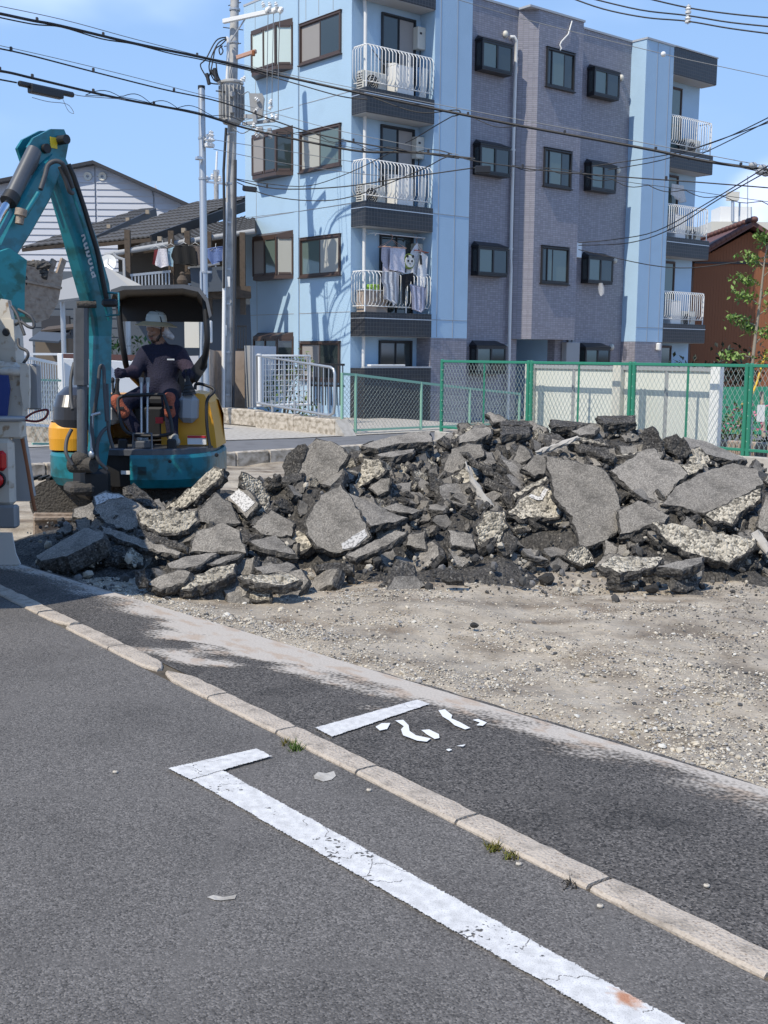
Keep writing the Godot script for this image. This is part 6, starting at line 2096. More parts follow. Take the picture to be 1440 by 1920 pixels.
	b.cyl(top - Vector3(0, 0.08, 0), top + Vector3(0, 0.01, 0), 0.083, 12)
	part(t, "cap", b)
	for q in [Vector3(-4.24, 6.49, -27.12), Vector3(-4.22, 5.57, -26.99), Vector3(-4.17, 3.45, -26.7)]:
		b = mk("galvanised", o)
		b.lathe([Vector2(0.09, -0.03), Vector2(0.1, -0.025), Vector2(0.1, 0.025), Vector2(0.09, 0.03)], 12, q)
		b.box(q + Vector3(0.13, 0, 0.03), Vector3(0.1, 0.05, 0.05))
		part(t, "band", b)
	insulator(t, Vector3(-4.06, 6.27, -26.99) - o, Vector3(0.05, 1, 0), 2.2)
	insulator(t, Vector3(-4.03, 6.44, -27.01) - o, Vector3(0.05, 1, 0), 1.4)
	b = mk("aluminium", o)
	b.box(Vector3(-4.27, 6, -26.85), Vector3(0.17, 0.07, 0.14), Basis(Vector3.UP, 0.5), 0.01)
	part(t, "street_lamp_head", b)
	b = mk("white_plastic", o)
	b.box(Vector3(-4.01, 2.09, -26.21), Vector3(0.16, 0.5, 0.12), Basis(), 0.02)
	part(t, "meter_box", b)
	b = mk("galvanised", o)
	b.tube([Vector3(-4.23, 0.25, -26.16), Vector3(-4.2, 2.36, -26.45), Vector3(-4.23, 3.44, -26.6)], 0.03, 6)
	part(t, "conduit", b)
	# small pole far behind
	base = Vector3(-8.95, 8.31, -61.49)
	t = thing("far_pole", Vector3(base.x, 0, base.z), "small distant utility pole above the tiled roof", "utility pole")
	o = t.position
	b = mk("pole_concrete", o)
	b.tube([Vector3(base.x, 0, base.z), Vector3(-8.97, 11.03, -61.87)], 0.13, 8)
	part(t, "shaft", b)
	b = mk("white_paint", o)
	b.cyl(Vector3(-8.97, 11.03, -61.87), Vector3(-8.93, 12.09, -62.01), 0.06, 6)
	part(t, "mast", b)
	b = mk("galvanised", o)
	b.beam(Vector3(-9.67, 10.53, -61.8), Vector3(-8.41, 10.4, -61.78), 0.1, 0.1)
	b.beam(Vector3(-9.11, 11.03, -61.87), Vector3(-8.81, 11.03, -61.87), 0.15, 0.2)
	part(t, "crossarm", b)
	for q in [Vector3(-9.17, 10.64, -61.81), Vector3(-8.77, 10.54, -61.8), Vector3(-9.45, 10.53, -61.8)]: insulator(t, q - o, Vector3.UP, 2.0)
	b = mk("white_plastic")

func smooth(p: Array) -> Array:
	var out = []
	var n = p.size()
	for i in n - 1:
		var a: Vector3 = p[maxi(i - 1, 0)]
		var b: Vector3 = p[i]
		var c: Vector3 = p[i + 1]
		var d: Vector3 = p[mini(i + 2, n - 1)]
		for k in 5:
			out.append(b.cubic_interpolate(c, a, d, k / 5.0))
	out.append(p[n - 1])
	return out

# ---------------------------------------------------------------- overhead cables
func cable(pts: Array, r: float, label: String, m := "cable_black", hangers := 0, group := "overhead cables"):
	var o: Vector3 = pts[0]
	var b = mk(m, o)
	var q = smooth(pts)
	b.tube(q, r, 5)
	if hangers == 0:
		return solo("overhead_cable", b, o, label, "cable", group)
	var t = thing("overhead_cable", o, label, "cable", group)
	part(t, "strand", b)
	for i in range(4, q.size() - 1, hangers):
		var h = mk("dark_metal", o)
		h.box(q[i] + Vector3(0, 0.03, 0), Vector3(0.05, 0.09, 0.05), Basis(), 0.01)
		part(t, "hanger", h)
	return t

func lashed(pts: Array, r: float, label: String, amp := 0.09, wave := 0.55):   # a thin wire that loops along a straight one
	var o: Vector3 = pts[0]
	var t = thing("overhead_cable", o, label, "cable", "overhead cables")
	var q = smooth(pts)
	var b = mk("cable_black", o)
	b.tube(q, r, 5)
	part(t, "strand", b)
	b = mk("cable_black", o)
	var w = []
	var s = 0.0
	for i in q.size() - 1:
		var L: float = (q[i + 1] - q[i]).length()
		var n = maxi(2, int(L / 0.12))
		for k in n:
			var p: Vector3 = q[i].lerp(q[i + 1], float(k) / n)
			var ph: float = (s + L * k / n) / wave * PI
			w.append(p - Vector3(0, absf(sin(ph)) * amp, 0))
		s += L
	b.tube(w, 0.008, 4)
	part(t, "loop", b)

func build_wires():
	# high bundle from the upper left over the pole to the far right
	cable([Vector3(-7.53, 7.97, -22.08), Vector3(-6.44, 8.1, -23.61), Vector3(-5.35, 8.14, -25.13), Vector3(-4.22, 8.3, -27.17), Vector3(-3.24, 8.33, -28.18), Vector3(-1.06, 7.67, -27.08), Vector3(1.56, 6.96, -25.97), Vector3(4.19, 6.28, -24.87), Vector3(6.16, 5.7, -23.78), Vector3(7.64, 5.21, -22.7)], 0.008, "thin messenger wire over the thick high cable bundle", "cable_grey")
	cable([Vector3(-7.53, 7.83, -22.06), Vector3(-7.2, 7.82, -22.26), Vector3(-6.86, 7.93, -23.08), Vector3(-6.44, 7.97, -23.59), Vector3(-5.35, 8.05, -25.12), Vector3(-4.34, 8.3, -27.17), Vector3(-3.17, 8.24, -28.07), Vector3(-1.69, 7.81, -27.5), Vector3(-0.33, 7.44, -27.05), Vector3(1.44, 6.87, -25.96), Vector3(2.9, 6.49, -25.41), Vector3(4.3, 6.14, -24.85), Vector3(5.5, 5.8, -24.2), Vector3(6.43, 5.48, -23.55), Vector3(7.64, 5.17, -22.7)], 0.03, "thick high cable bundle crossing in front of the block", "cable_black", 7)
	cable([Vector3(-7.53, 7.77, -22.05), Vector3(-6.86, 7.86, -23.07), Vector3(-6.44, 7.95, -23.59), Vector3(-5.87, 7.97, -24.5), Vector3(-5.35, 8.03, -25.11), Vector3(-4.79, 8.15, -26.34), Vector3(-4.21, 8.22, -27.16), Vector3(-3.17, 8.19, -28.06), Vector3(-2.07, 7.8, -27.6), Vector3(-1.06, 7.47, -27.26), Vector3(-0.45, 7.36, -27.04)], 0.014, "slack cable drooping under the high bundle before the pole")
	cable([Vector3(-0.32, 7.4, -27.04), Vector3(0.4, 7.06, -26.59), Vector3(0.87, 6.92, -26.27), Vector3(1.5, 6.93, -25.97), Vector3(1.58, 6.84, -25.96), Vector3(1.44, 6.79, -25.95)], 0.014, "curled cable end under the high bundle near the balcony")
	cable([Vector3(1.89, 6.71, -25.74), Vector3(2.34, 6.49, -25.51), Vector3(2.79, 6.49, -25.41)], 0.01, "short slack loop on the high bundle before the tiled wall")
	# middle pair
	cable([Vector3(-7.52, 7.26, -21.98), Vector3(-6.59, 7.35, -23.5), Vector3(-5.46, 7.37, -25.02), Vector3(-4.3, 7.45, -27.05), Vector3(-3.19, 7.3, -27.64), Vector3(-1.05, 6.64, -26.94), Vector3(1.56, 5.96, -25.84)], 0.007, "upper thin wire of the middle pair", "cable_grey")
	cable([Vector3(-7.52, 7.19, -21.97), Vector3(-6.94, 7.22, -22.68), Vector3(-6.03, 7.3, -24.41), Vector3(-4.95, 7.33, -26.03), Vector3(-3.78, 7.34, -27.44), Vector3(-1.85, 6.67, -27.15), Vector3(-0.07, 6.21, -26.48), Vector3(1.57, 5.88, -25.82)], 0.016, "lower black wire of the middle pair with beads", "cable_black", 6)
	# lower thick cable with splice box
	cable([Vector3(-7.45, 6.71, -21.7), Vector3(-7.09, 6.75, -22.11), Vector3(-6.75, 6.76, -22.62), Vector3(-6.06, 6.8, -23.83), Vector3(-5.46, 6.83, -24.75), Vector3(-4.33, 7.01, -26.99), Vector3(-3.32, 6.83, -27.67), Vector3(-2.04, 6.49, -27.22), Vector3(-0.55, 6.15, -26.67), Vector3(0.64, 6.07, -26.25), Vector3(1.92, 5.87, -25.82)], 0.026, "thick lower cable running past the transformer's foot", "cable_black", 6)
	lashed([Vector3(-6.03, 6.69, -23.72), Vector3(-5.41, 6.86, -24.75), Vector3(-4.94, 6.93, -25.77), Vector3(-4.31, 7.02, -26.89), Vector3(-3.17, 6.81, -27.47), Vector3(-2.03, 6.59, -27.14), Vector3(-0.55, 6.18, -26.57), Vector3(1.57, 5.93, -25.83)], 0.007, "thin looping wire lashed along the lower cable", -0.11, 1.0)
	cable([Vector3(-7.45, 6.58, -21.68), Vector3(-6.99, 6.59, -22.19), Vector3(-6.96, 6.6, -22.29)], 0.016, "short cable into the black splice box")
	cable([Vector3(-6.24, 6.69, -23.62), Vector3(-6.08, 6.67, -23.71), Vector3(-5.44, 6.81, -24.64)], 0.008, "thin tail out of the black splice box", "cable_grey")
	var sp: Vector3 = Vector3(-6.55, 6.58, -22.79)
	var t = thing("splice_box", sp, "black cable splice box hanging on the lower cable", "cable box")
	var b = mk("frame_black", sp)
	b.beam(Vector3(-6.92, 6.59, -22.29), Vector3(-6.18, 6.62, -23.4), 0.1, 0.1, Vector3.UP, 0.03)
	part(t, "tube", b)
	b = mk("frame_black", sp)
	b.beam(Vector3(-6.77, 6.54, -22.48), Vector3(-6.33, 6.55, -23.09), 0.16, 0.16, Vector3.UP, 0.02)
	part(t, "body", b)
	b = mk("cable_grey", sp)
	b.tube(smooth([Vector3(-6.72, 6.37, -22.46), Vector3(-6.51, 6.36, -22.76), Vector3(-6.23, 6.38, -23.07), Vector3(-6.12, 6.23, -23.15), Vector3(-6.2, 6.25, -23.05), Vector3(-6.28, 6.45, -22.98)]), 0.006, 4)
	part(t, "loose_wire", b)
	# from the lower cable's knot to the right
	cable([Vector3(1.57, 5.91, -25.83), Vector3(1.96, 5.78, -25.61), Vector3(2.66, 5.6, -25.08), Vector3(3.19, 5.48, -24.76), Vector3(4.01, 5.35, -24.34), Vector3(4.92, 5.22, -23.92), Vector3(6.06, 5.05, -23.29), Vector3(7.34, 4.86, -22.66), Vector3(7.68, 4.79, -22.44)], 0.013, "black cable level with the third floor windows", "cable_black", 8)
	lashed([Vector3(2.66, 5.62, -25.08), Vector3(3.71, 5.46, -24.56), Vector3(4.81, 5.14, -23.91), Vector3(5.69, 4.96, -23.48), Vector3(6.53, 4.77, -23.05), Vector3(7.61, 4.54, -22.51)], 0.006, "scalloped thin wire below the level cable", 0.09, 0.75)
	b = mk("frame_black", Vector3(2.07, 5.59, -25.48))
	b.box(Vector3(2.07, 5.59, -25.48), Vector3(0.34, 0.16, 0.12), Basis(), 0.02)
	solo("cable_junction", b, Vector3(2.07, 5.59, -25.48), "black cable junction before a tiled front window", "cable box")
	# service drops
	cable([Vector3(-3.56, 5.7, -28.02), Vector3(-2.56, 5.43, -27.48), Vector3(-1.04, 5.4, -26.87), Vector3(0.41, 5.53, -26.28), Vector3(1.92, 5.68, -25.8)], 0.014, "sagging service cable from the pole to the junction", "cable_black", 9)
	cable([Vector3(-3.56, 5.64, -28.01), Vector3(-2.82, 5.3, -27.56), Vector3(-1.79, 5.12, -27.13), Vector3(-0.79, 5.17, -26.74), Vector3(0.65, 5.64, -26.2), Vector3(1.22, 5.89, -25.93), Vector3(1.45, 5.93, -25.83)], 0.012, "deeply sagging service cable crossing the balcony railings")
	cable([Vector3(-3.62, 5.73, -28.03), Vector3(-2.05, 5.47, -27.38), Vector3(-1.04, 5.63, -26.8), Vector3(-0.07, 6.02, -26.45), Vector3(0.17, 6.13, -26.36)], 0.01, "service cable rising to the thick lower cable")
	cable([Vector3(-3.97, 6.44, -27.01), Vector3(-2.56, 6.32, -27.5), Vector3(-1.08, 6.14, -27.78), Vector3(-0.83, 6.13, -27.88)], 0.008, "thin wire from the steel pole insulator", "cable_grey")
	cable([Vector3(-3.97, 6.23, -26.98), Vector3(-2.55, 6.03, -27.46), Vector3(-1.07, 5.87, -27.74), Vector3(-0.07, 5.79, -27.83)], 0.008, "second thin wire under the steel pole insulator", "cable_grey")
	cable([Vector3(-3.31, 4.79, -27.69), Vector3(-2.08, 4.95, -27.72), Vector3(-0.82, 5.17, -27.85)], 0.006, "faint wire low across the blue wall", "cable_grey")
	cable([Vector3(1.44, 6.8, -25.95), Vector3(1.11, 6.7, -26.44), Vector3(0.66, 6.58, -27.34), Vector3(0.43, 6.55, -27.84)], 0.012, "drop cable from the high bundle to the balcony")
	b = mk("frame_black", Vector3(-3.24, 5.49, -27.79))
	b.box(Vector3(-3.24, 5.46, -27.79), Vector3(0.34, 0.12, 0.12), Basis(Vector3(0, 0, 1), -0.1), 0.02)
	solo("cable_junction", b, Vector3(-3.24, 5.49, -27.79), "black cable junction hanging just beside the utility pole", "cable box")
	# right-hand spans
	for l in [[[Vector3(2.94, 7.55, -20), Vector3(3.49, 7.22, -19.55), Vector3(4.09, 6.97, -19.11), Vector3(4.65, 6.8, -18.68), Vector3(5.21, 6.58, -18.25), Vector3(5.89, 6.37, -17.82)], "lowest wire of the upper three ending at the spacer"], [[Vector3(3.29, 7.53, -20), Vector3(4.05, 7.15, -19.34), Vector3(4.65, 6.89, -18.7), Vector3(5.21, 6.67, -18.26), Vector3(5.89, 6.48, -17.83)], "middle wire of the upper three"], [[Vector3(4.05, 7.36, -19.37), Vector3(4.65, 7.01, -18.71), Vector3(5.21, 6.8, -18.28), Vector3(5.89, 6.61, -17.85)], "topmost wire of the upper three"]]:
		cable(l[0], 0.012, l[1], "cable_black", 0, "upper wires over the roof")
	t = thing("wire_spacer", Vector3(4.67, 6.9, -18.7), "white porcelain spacer joining three high wires", "insulator")
	insulator(t, Vector3(0, -0.12, 0), Vector3.UP, 0.9)
	insulator(t, Vector3(0, 0.02, 0), Vector3.UP, 0.9)
	b = mk("galvanised")
	b.cyl(Vector3(0, -0.14, 0), Vector3(0, 0.16, 0), 0.012, 5)
	part(t, "rod", b)
	cable([Vector3(1.6, 9.62, -27.35), Vector3(3.3, 9.15, -27.29), Vector3(5.98, 8.19, -26.14), Vector3(7, 7.82, -25.59), Vector3(8.32, 7.4, -25.03)], 0.008, "single wire past the roof corner with a white bead", "cable_grey")
	b = mk("porcelain", Vector3(6, 8.15, -26.04))
	b.ball(Vector3(6, 8.15, -26.04), Vector3(0.06, 0.06, 0.06), 9, 6)
	solo("wire_bead", b, Vector3(6, 8.15, -26.04), "round white insulator bead on the roof corner wire", "insulator")
	for l in [[[Vector3(4.54, 4.27, -27.62), Vector3(5.28, 4.31, -27.22), Vector3(5.9, 4.34, -25.61), Vector3(6.21, 4.58, -22.62), Vector3(6.25, 4.77, -18.61)], "upper service cable climbing to the far right"], [[Vector3(4.54, 4.21, -27.61), Vector3(5.53, 4.18, -26.6), Vector3(6, 4.29, -24.6), Vector3(6.27, 4.58, -22.11), Vector3(6.25, 4.67, -18.59)], "lower service cable climbing to the far right"], [[Vector3(4.54, 4.11, -27.6), Vector3(5.07, 3.97, -27.38), Vector3(6.02, 3.68, -26.53), Vector3(6.71, 3.58, -25.91), Vector3(7.53, 3.66, -25.52), Vector3(8.49, 3.82, -24.93)], "sagging cable before the brown house"], [[Vector3(7.11, 6.23, -27.89), Vector3(6.99, 6.03, -24.84), Vector3(6.94, 5.86, -20.78)], "upper of two wires running to the far balcony"], [[Vector3(4.84, 6.06, -27.87), Vector3(6.36, 6.17, -26.88), Vector3(6.7, 5.95, -23.82), Vector3(6.94, 5.92, -20.78)], "lower of two wires running to the far balcony"], [[Vector3(5.12, 5.9, -27.34), Vector3(6.14, 5.98, -26.45), Vector3(6.49, 5.92, -24.22), Vector3(6.94, 5.79, -20.76)], "thin wire beside the pair to the far balcony"], [[Vector3(6.43, 5.51, -23.55), Vector3(7.02, 5.27, -23.02), Vector3(7.64, 5.08, -22.69)], "stout cable into the connectors at the frame edge"]]:
		cable(l[0], 0.011, l[1], "cable_black", 0, "service wires at the far corner")
	t = thing("cable_connector", Vector3(7.21, 5.23, -22.91), "cluster of grey cable connectors on the high bundle", "connector")
	for q in [Vector3(7.11, 5.32, -22.92), Vector3(7.24, 5.19, -22.9), Vector3(7.36, 5.16, -22.9), Vector3(7.3, 5.28, -22.92)]:
		b = mk("panel_grey")
		b.ball(q - t.position, Vector3(0.09, 0.06, 0.06), 8, 5)
		part(t, "clamp", b)

# ---------------------------------------------------------------- heap of broken asphalt
const SLABS := [
	["t", Vector3(-2.18, 0.345, -9.212), Vector3(-0.1, 0.752, 0.652), 0.1, [-0.25, 0.14, -0.15, 0.2, 0, 0.18, 0.25, 0.03, 0.23, -0.18, 0.13, -0.21, -0.06, -0.14, -0.18, 0], "grey asphalt slab with a band of white paint on its top corner", [-0.25, 0.14, -0.15, 0.2, 0, 0.18, 0.03, 0.14, -0.09, 0.11, -0.19, 0.03]],
	["s", Vector3(-2.072, 0.417, -9.626), Vector3(0.318, 0.848, 0.424), 0.1, [-0.08, 0.13, 0.02, 0.17, 0.11, -0.13, 0.05, -0.2, -0.1, 0.04], "dark chunk standing right under the excavator's skirt"],
	["b", Vector3(-1.555, 0.486, -9.535), Vector3(-0.5, 0.55, 0.67), 0.1, [-0.29, -0.22, 0.05, 0.22, 0.17, 0.21, 0.19, 0.14, 0, -0.12, -0.13, -0.22], "long slab showing its pale pebbly underside, tilted up beside the excavator"],
	["b", Vector3(-1.716, 0.287, -9.002), Vector3(0, 0.8, 0.6), 0.1, [-0.26, 0.13, -0.12, 0.14, 0.2, 0.11, 0.23, 0.01, 0.17, -0.09, 0.09, -0.14, -0.08, -0.12, -0.23, -0.02], "flat pale pebbly slab lying below the long tilted one"],
	["t", Vector3(-1.376, 0.317, -9.309), Vector3(0.2, 0.45, 0.87), 0.09, [-0.15, 0.03, 0, 0.18, 0.14, 0.06, 0.19, -0.1, -0.03, -0.11, -0.14, -0.07], "grey asphalt chunk beside the white painted slab"],
	["t", Vector3(-1.167, 0.403, -9.422), Vector3(-0.298, 0.596, 0.745), 0.08, [-0.17, 0.02, -0.07, 0.16, 0.15, -0.01, 0.08, -0.16], "small tilted slab mostly covered in white paint", [-0.16, 0.04, -0.09, 0.12, 0.11, -0.01, 0.04, -0.12]],
	["b", Vector3(-1.068, 0.405, -9.473), Vector3(0.406, 0.507, 0.761), 0.09, [-0.07, 0.26, 0.09, 0.17, 0.13, -0.02, 0.06, -0.13, -0.05, -0.23, -0.08, -0.16, 0.02, -0.03, -0.1, 0.15], "pebbly chunk leaning against the white painted slab"],
	["t", Vector3(-1.261, 0.176, -8.684), Vector3(0, 0.707, 0.707), 0.09, [-0.2, 0.1, 0, 0.19, 0.14, 0.12, 0.21, -0.11, 0.11, -0.09, -0.04, -0.1, -0.22, -0.1], "broad five sided grey slab in the lower heap near the excavator"],
	["t", Vector3(-0.876, 0.237, -9.096), Vector3(0.1, 0.597, 0.796), 0.1, [-0.19, 0, -0.03, 0.16, 0.16, 0.03, 0.13, -0.09, -0.07, -0.09], "thick grey chunk behind the triangular slab"],
	["t", Vector3(-0.858, 0.133, -8.779), Vector3(0.102, 0.947, 0.305), 0.08, [-0.17, 0.1, 0.06, 0.19, 0.15, -0.15, 0.07, -0.12, -0.11, -0.02], "triangular grey slab lying flat at the heap's foot"],
	["t", Vector3(-2.372, 0.159, -8.581), Vector3(-0.302, 0.905, 0.302), 0.16, [-0.22, -0.21, -0.17, 0.23, 0.13, 0.23, 0.22, 0.15, 0.12, -0.13, -0.08, -0.25], "thick dark slab in the truck's shadow"],
	["t", Vector3(-1.884, 0.171, -8.683), Vector3(-0.199, 0.845, 0.497), 0.07, [-0.45, 0.16, 0.42, -0.07, 0.41, -0.12, -0.03, -0.04, -0.39, 0.08], "long thin slab slanting down in the shadow"],
	["s", Vector3(-1.73, 0.174, -8.785), Vector3(-0.199, 0.845, 0.497), 0.07, [-0.32, 0.12, 0.26, -0.04, 0.27, -0.09, -0.23, 0.01], "short thin slab above the long slanting one"],
	["t", Vector3(-1.43, 0.112, -8.171), Vector3(0, 0.954, 0.301), 0.07, [-0.14, -0.02, -0.03, 0.09, 0.2, 0.16, 0.1, -0.05, -0.01, -0.1, -0.11, -0.08], "leaf shaped flat slab near the heap's foot"],
	["t", Vector3(-1.15, 0.129, -8.223), Vector3(0, 0.954, 0.301), 0.07, [-0.12, -0.07, 0, 0.06, 0.11, 0.09, 0.07, 0.01, -0.05, -0.09], "small flat slab overlapping the leaf shaped one"],
	["t", Vector3(-1.49, 0.057, -7.81), Vector3(-0.1, 0.796, 0.597), 0.09, [-0.15, -0.06, -0.1, 0.02, 0.04, 0.09, 0.14, 0.08, 0.12, -0.03, -0.04, -0.09], "grey slab at the very front edge of the heap"],
	["b", Vector3(-1.222, 0.064, -7.861), Vector3(-0.101, 0.909, 0.404), 0.09, [-0.16, -0.17, -0.12, 0, -0.01, 0.12, 0.14, 0.18, 0.17, 0.08, 0.06, -0.06, -0.08, -0.14], "pale dusty slab in the front row of the heap"],
	["b", Vector3(-0.797, 0.056, -7.86), Vector3(0, 0.954, 0.301), 0.08, [-0.22, 0.03, -0.17, 0.06, 0.13, 0.07, 0.22, -0.01, 0.12, -0.09, -0.09, -0.06], "pale flat slab ending the front row"],
	["t", Vector3(-0.774, 0.065, -8.214), Vector3(0, 0.954, 0.301), 0.08, [-0.18, 0.01, 0.06, 0.1, 0.14, 0.03, 0.09, -0.05, -0.1, -0.08], "grey flat slab behind the pale front slab"],
	["s", Vector3(-1.681, 0.061, -7.76), Vector3(0, 0.301, 0.954), 0.06, [-0.04, 0.06, 0.02, 0.06, 0.04, -0.06, -0.02, -0.06], "small upright stub at the shaded front corner"],
	["t", Vector3(-0.563, 0.695, -9.866), Vector3(-0.151, 0.402, 0.903), 0.1, [-0.19, -0.05, -0.14, 0.12, -0.05, 0.21, 0.08, 0.19, 0.17, 0.15, 0.25, 0.07, 0.17, -0.09, 0.05, -0.24, -0.16, -0.21, -0.19, -0.15], "pointed pale grey slab standing upright before the back road"],
	["s", Vector3(-0.783, 0.689, -9.916), Vector3(-0.597, 0.398, 0.697), 0.12, [-0.14, -0.05, -0.09, 0.11, 0.05, 0.16, 0.08, 0.13, 0.06, -0.04, 0.08, -0.14, -0.05, -0.17], "rough dark chunk behind the upright pointed slab"],
	["t", Vector3(-0.38, 0.283, -9.002), Vector3(0.05, 0.447, 0.893), 0.11, [-0.24, 0.03, -0.12, 0.24, 0.04, 0.33, 0.1, 0.25, 0.22, 0.03, 0.27, -0.11, 0.15, -0.22, -0.02, -0.25, -0.15, -0.2, -0.23, -0.09], "big kite shaped slab propped up with a white painted corner", [0.04, -0.17, 0.18, -0.07, 0.24, -0.04, 0.27, -0.11, 0.15, -0.21, 0.05, -0.22]],
	["t", Vector3(-0.043, 0.34, -9.212), Vector3(0.199, 0.845, 0.497), 0.09, [-0.2, 0.29, -0.03, 0.15, 0.15, -0.03, 0.24, -0.07, 0.11, -0.12, -0.12, -0.15, -0.16, -0.07], "dark slab tucked behind the kite shaped one"],
	["t", Vector3(-0.053, 0.174, -8.684), Vector3(-0.1, 0.796, 0.597), 0.08, [-0.22, -0.13, -0.05, 0.02, 0.13, 0.16, 0.22, 0.13, 0.07, -0.02, -0.14, -0.16], "long grey slab leaning at the heap's middle foot"],
	["t", Vector3(0.154, 0.799, -10.991), Vector3(0, 0.936, 0.352), 0.1, [-0.38, -0.13, -0.19, 0.04, 0.11, 0.2, 0.29, 0.23, 0.31, -0.03, 0.14, -0.04, -0.04, -0.07, -0.22, -0.19], "large pale slab lying flat on top of the heap"],
	["t", Vector3(0.118, 0.696, -10.775), Vector3(0, 0.936, 0.352), 0.09, [-0.23, -0.05, -0.04, 0.04, 0.17, 0.1, 0.15, 0.01, -0.04, -0.1], "slab directly under the large flat top slab"],
	["b", Vector3(-0.123, 0.607, -9.955), Vector3(-0.406, 0.507, 0.761), 0.09, [-0.11, -0.19, -0.11, 0, -0.09, 0.12, 0.08, 0.11, 0.14, 0.02, 0.09, -0.06], "tan pebbly slab right of the upright pointed one"],
	["t", Vector3(-0.026, 0.488, -9.838), Vector3(-0.199, 0.497, 0.845), 0.09, [-0.11, -0.02, -0.01, 0.07, 0.07, 0.08, 0.07, -0.04, -0.02, -0.09], "small smooth chunk below the tan pebbly slab"],
	["t", Vector3(0.727, 0.662, -10.568), Vector3(-0.1, 0.597, 0.796), 0.1, [-0.18, -0.12, -0.11, 0.11, 0.04, 0.17, 0.17, 0.16, 0.21, 0.05, 0.02, -0.05, -0.01, -0.12, -0.14, -0.2], "rounded grey slab in the upper middle of the heap"],
	["s", Vector3(0.906, 0.606, -10.157), Vector3(-0.503, 0.503, 0.704), 0.1, [-0.32, 0.15, -0.25, 0.15, 0.33, -0.14, 0.33, -0.16, 0.09, -0.07, -0.21, 0.08], "long dark beam like piece slanting across the middle"],
	["c", Vector3(0.818, 0.47, -9.835), Vector3(-0.201, 0.301, 0.932), 0.07, [-0.13, 0.24, -0.06, 0.1, 0.06, -0.07, 0.15, -0.15, 0.07, -0.18, 0, -0.04, -0.08, 0.1], "narrow pale concrete strip standing in the middle"],
	["s", Vector3(1.005, 0.471, -9.936), Vector3(-0.503, 0.503, 0.704), 0.1, [-0.17, 0.09, 0.16, -0.02, 0.16, -0.08, -0.17, 0.02], "short dark beam like piece under the long one"],
	["b", Vector3(1.285, 0.366, -9.518), Vector3(-0.05, 0.755, 0.654), 0.08, [-0.25, -0.08, -0.14, 0.07, 0.05, 0.25, 0.11, 0.22, 0.2, -0.06, 0.18, -0.12, 0.01, -0.13, -0.14, -0.14], "tan slab with remains of a white painted T", [-0.14, 0.14, -0.1, 0.17, 0.02, 0.1, 0.07, 0.2, 0.1, 0.19, 0.05, 0.07, 0.01, 0.06]],
	["t", Vector3(0.254, 0.173, -8.886), Vector3(-0.101, 0.504, 0.858), 0.1, [0.07, 0.08, -0.07, 0.05, -0.08, -0.05, 0.08, -0.08], "square grey chunk at the middle foot of the heap"],
	["t", Vector3(0.611, 0.187, -8.837), Vector3(0, 0.707, 0.707), 0.1, [-0.1, 0.1, 0.08, 0.05, 0.1, -0.09, -0.08, -0.06], "grey chunk with sandy top at the middle foot"],
	["b", Vector3(0.846, 0.277, -8.9), Vector3(0, 0.406, 0.914), 0.1, [-0.12, 0, -0.04, 0.14, 0.1, 0.14, 0.13, 0, 0.05, -0.13, -0.11, -0.15], "upright pebbly chunk under the concrete strip"],
	["t", Vector3(0.153, 0.333, -9.513), Vector3(0.102, 0.82, 0.564), 0.09, [-0.21, 0.01, -0.04, 0.08, 0.18, -0.02, 0.07, -0.06], "dark flat slab in the middle hollow"],
	["s", Vector3(-0.362, 0.048, -8.364), Vector3(0, 0.6, 0.8), 0.12, [-0.15, 0.02, 0.14, 0.03, 0.14, -0.03, -0.13, -0.03], "lone dark slab lying on the bare ground before the heap"],
	["s", Vector3(0.493, 0.03, -8.159), Vector3(0, 0.707, 0.707), 0.07, [-0.07, 0.02, -0.02, 0.04, 0.08, 0.02, 0.07, -0.04, -0.06, -0.03], "lone dark lump on the bare ground further along"],
	["t", Vector3(1.647, 0.452, -9.328), Vector3(-0.05, 0.552, 0.833), 0.1, [-0.31, 0.4, -0.15, 0.37, 0.03, 0.34, 0.17, 0.29, 0.26, 0.12, 0.3, -0.08, 0.27, -0.28, 0.15, -0.37, -0.03, -0.45, -0.07, -0.36, -0.11, -0.16, -0.24, 0.01, -0.28, 0.21], "largest slab of the heap, a tall grey sheet with a white patch at its top", [-0.15, 0.37, -0.1, 0.47, -0.03, 0.45, 0.07, 0.35, 0.08, 0.32, 0.03, 0.34]],
	["t", Vector3(2.353, 0.635, -9.858), Vector3(0, 0.8, 0.6), 0.1, [-0.39, 0.01, -0.06, 0.28, 0.04, 0.31, 0.07, 0.16, 0.22, 0.11, 0.28, -0.02, 0.14, -0.17, -0.02, -0.4, -0.25, -0.24], "wide grey slab behind the tallest sheet"],
	["t", Vector3(2.808, 0.509, -9.639), Vector3(0, 0.821, 0.571), 0.1, [-0.49, -0.19, -0.33, 0.03, -0.04, 0.24, 0.23, 0.35, 0.42, 0.28, 0.43, 0.08, 0.28, -0.04, 0.03, -0.2, -0.15, -0.31, -0.35, -0.22], "wide smooth slab overlapping its neighbour near the fence end"],
	["b", Vector3(2.854, 0.4, -9.22), Vector3(-0.101, 0.704, 0.704), 0.09, [-0.24, -0.07, 0, 0.09, 0.22, 0.23, 0.21, 0.1, 0.02, -0.06, -0.02, -0.17, -0.2, -0.11], "cream pebbly underside below the wide smooth slab"],
	["t", Vector3(2.081, 0.317, -9.107), Vector3(-0.1, 0.752, 0.652), 0.1, [-0.19, 0.09, -0.03, 0.22, 0.22, 0.06, 0.17, -0.03, 0.1, -0.02, -0.09, -0.14, -0.18, -0.17], "dark slab squeezed beside the tallest sheet"],
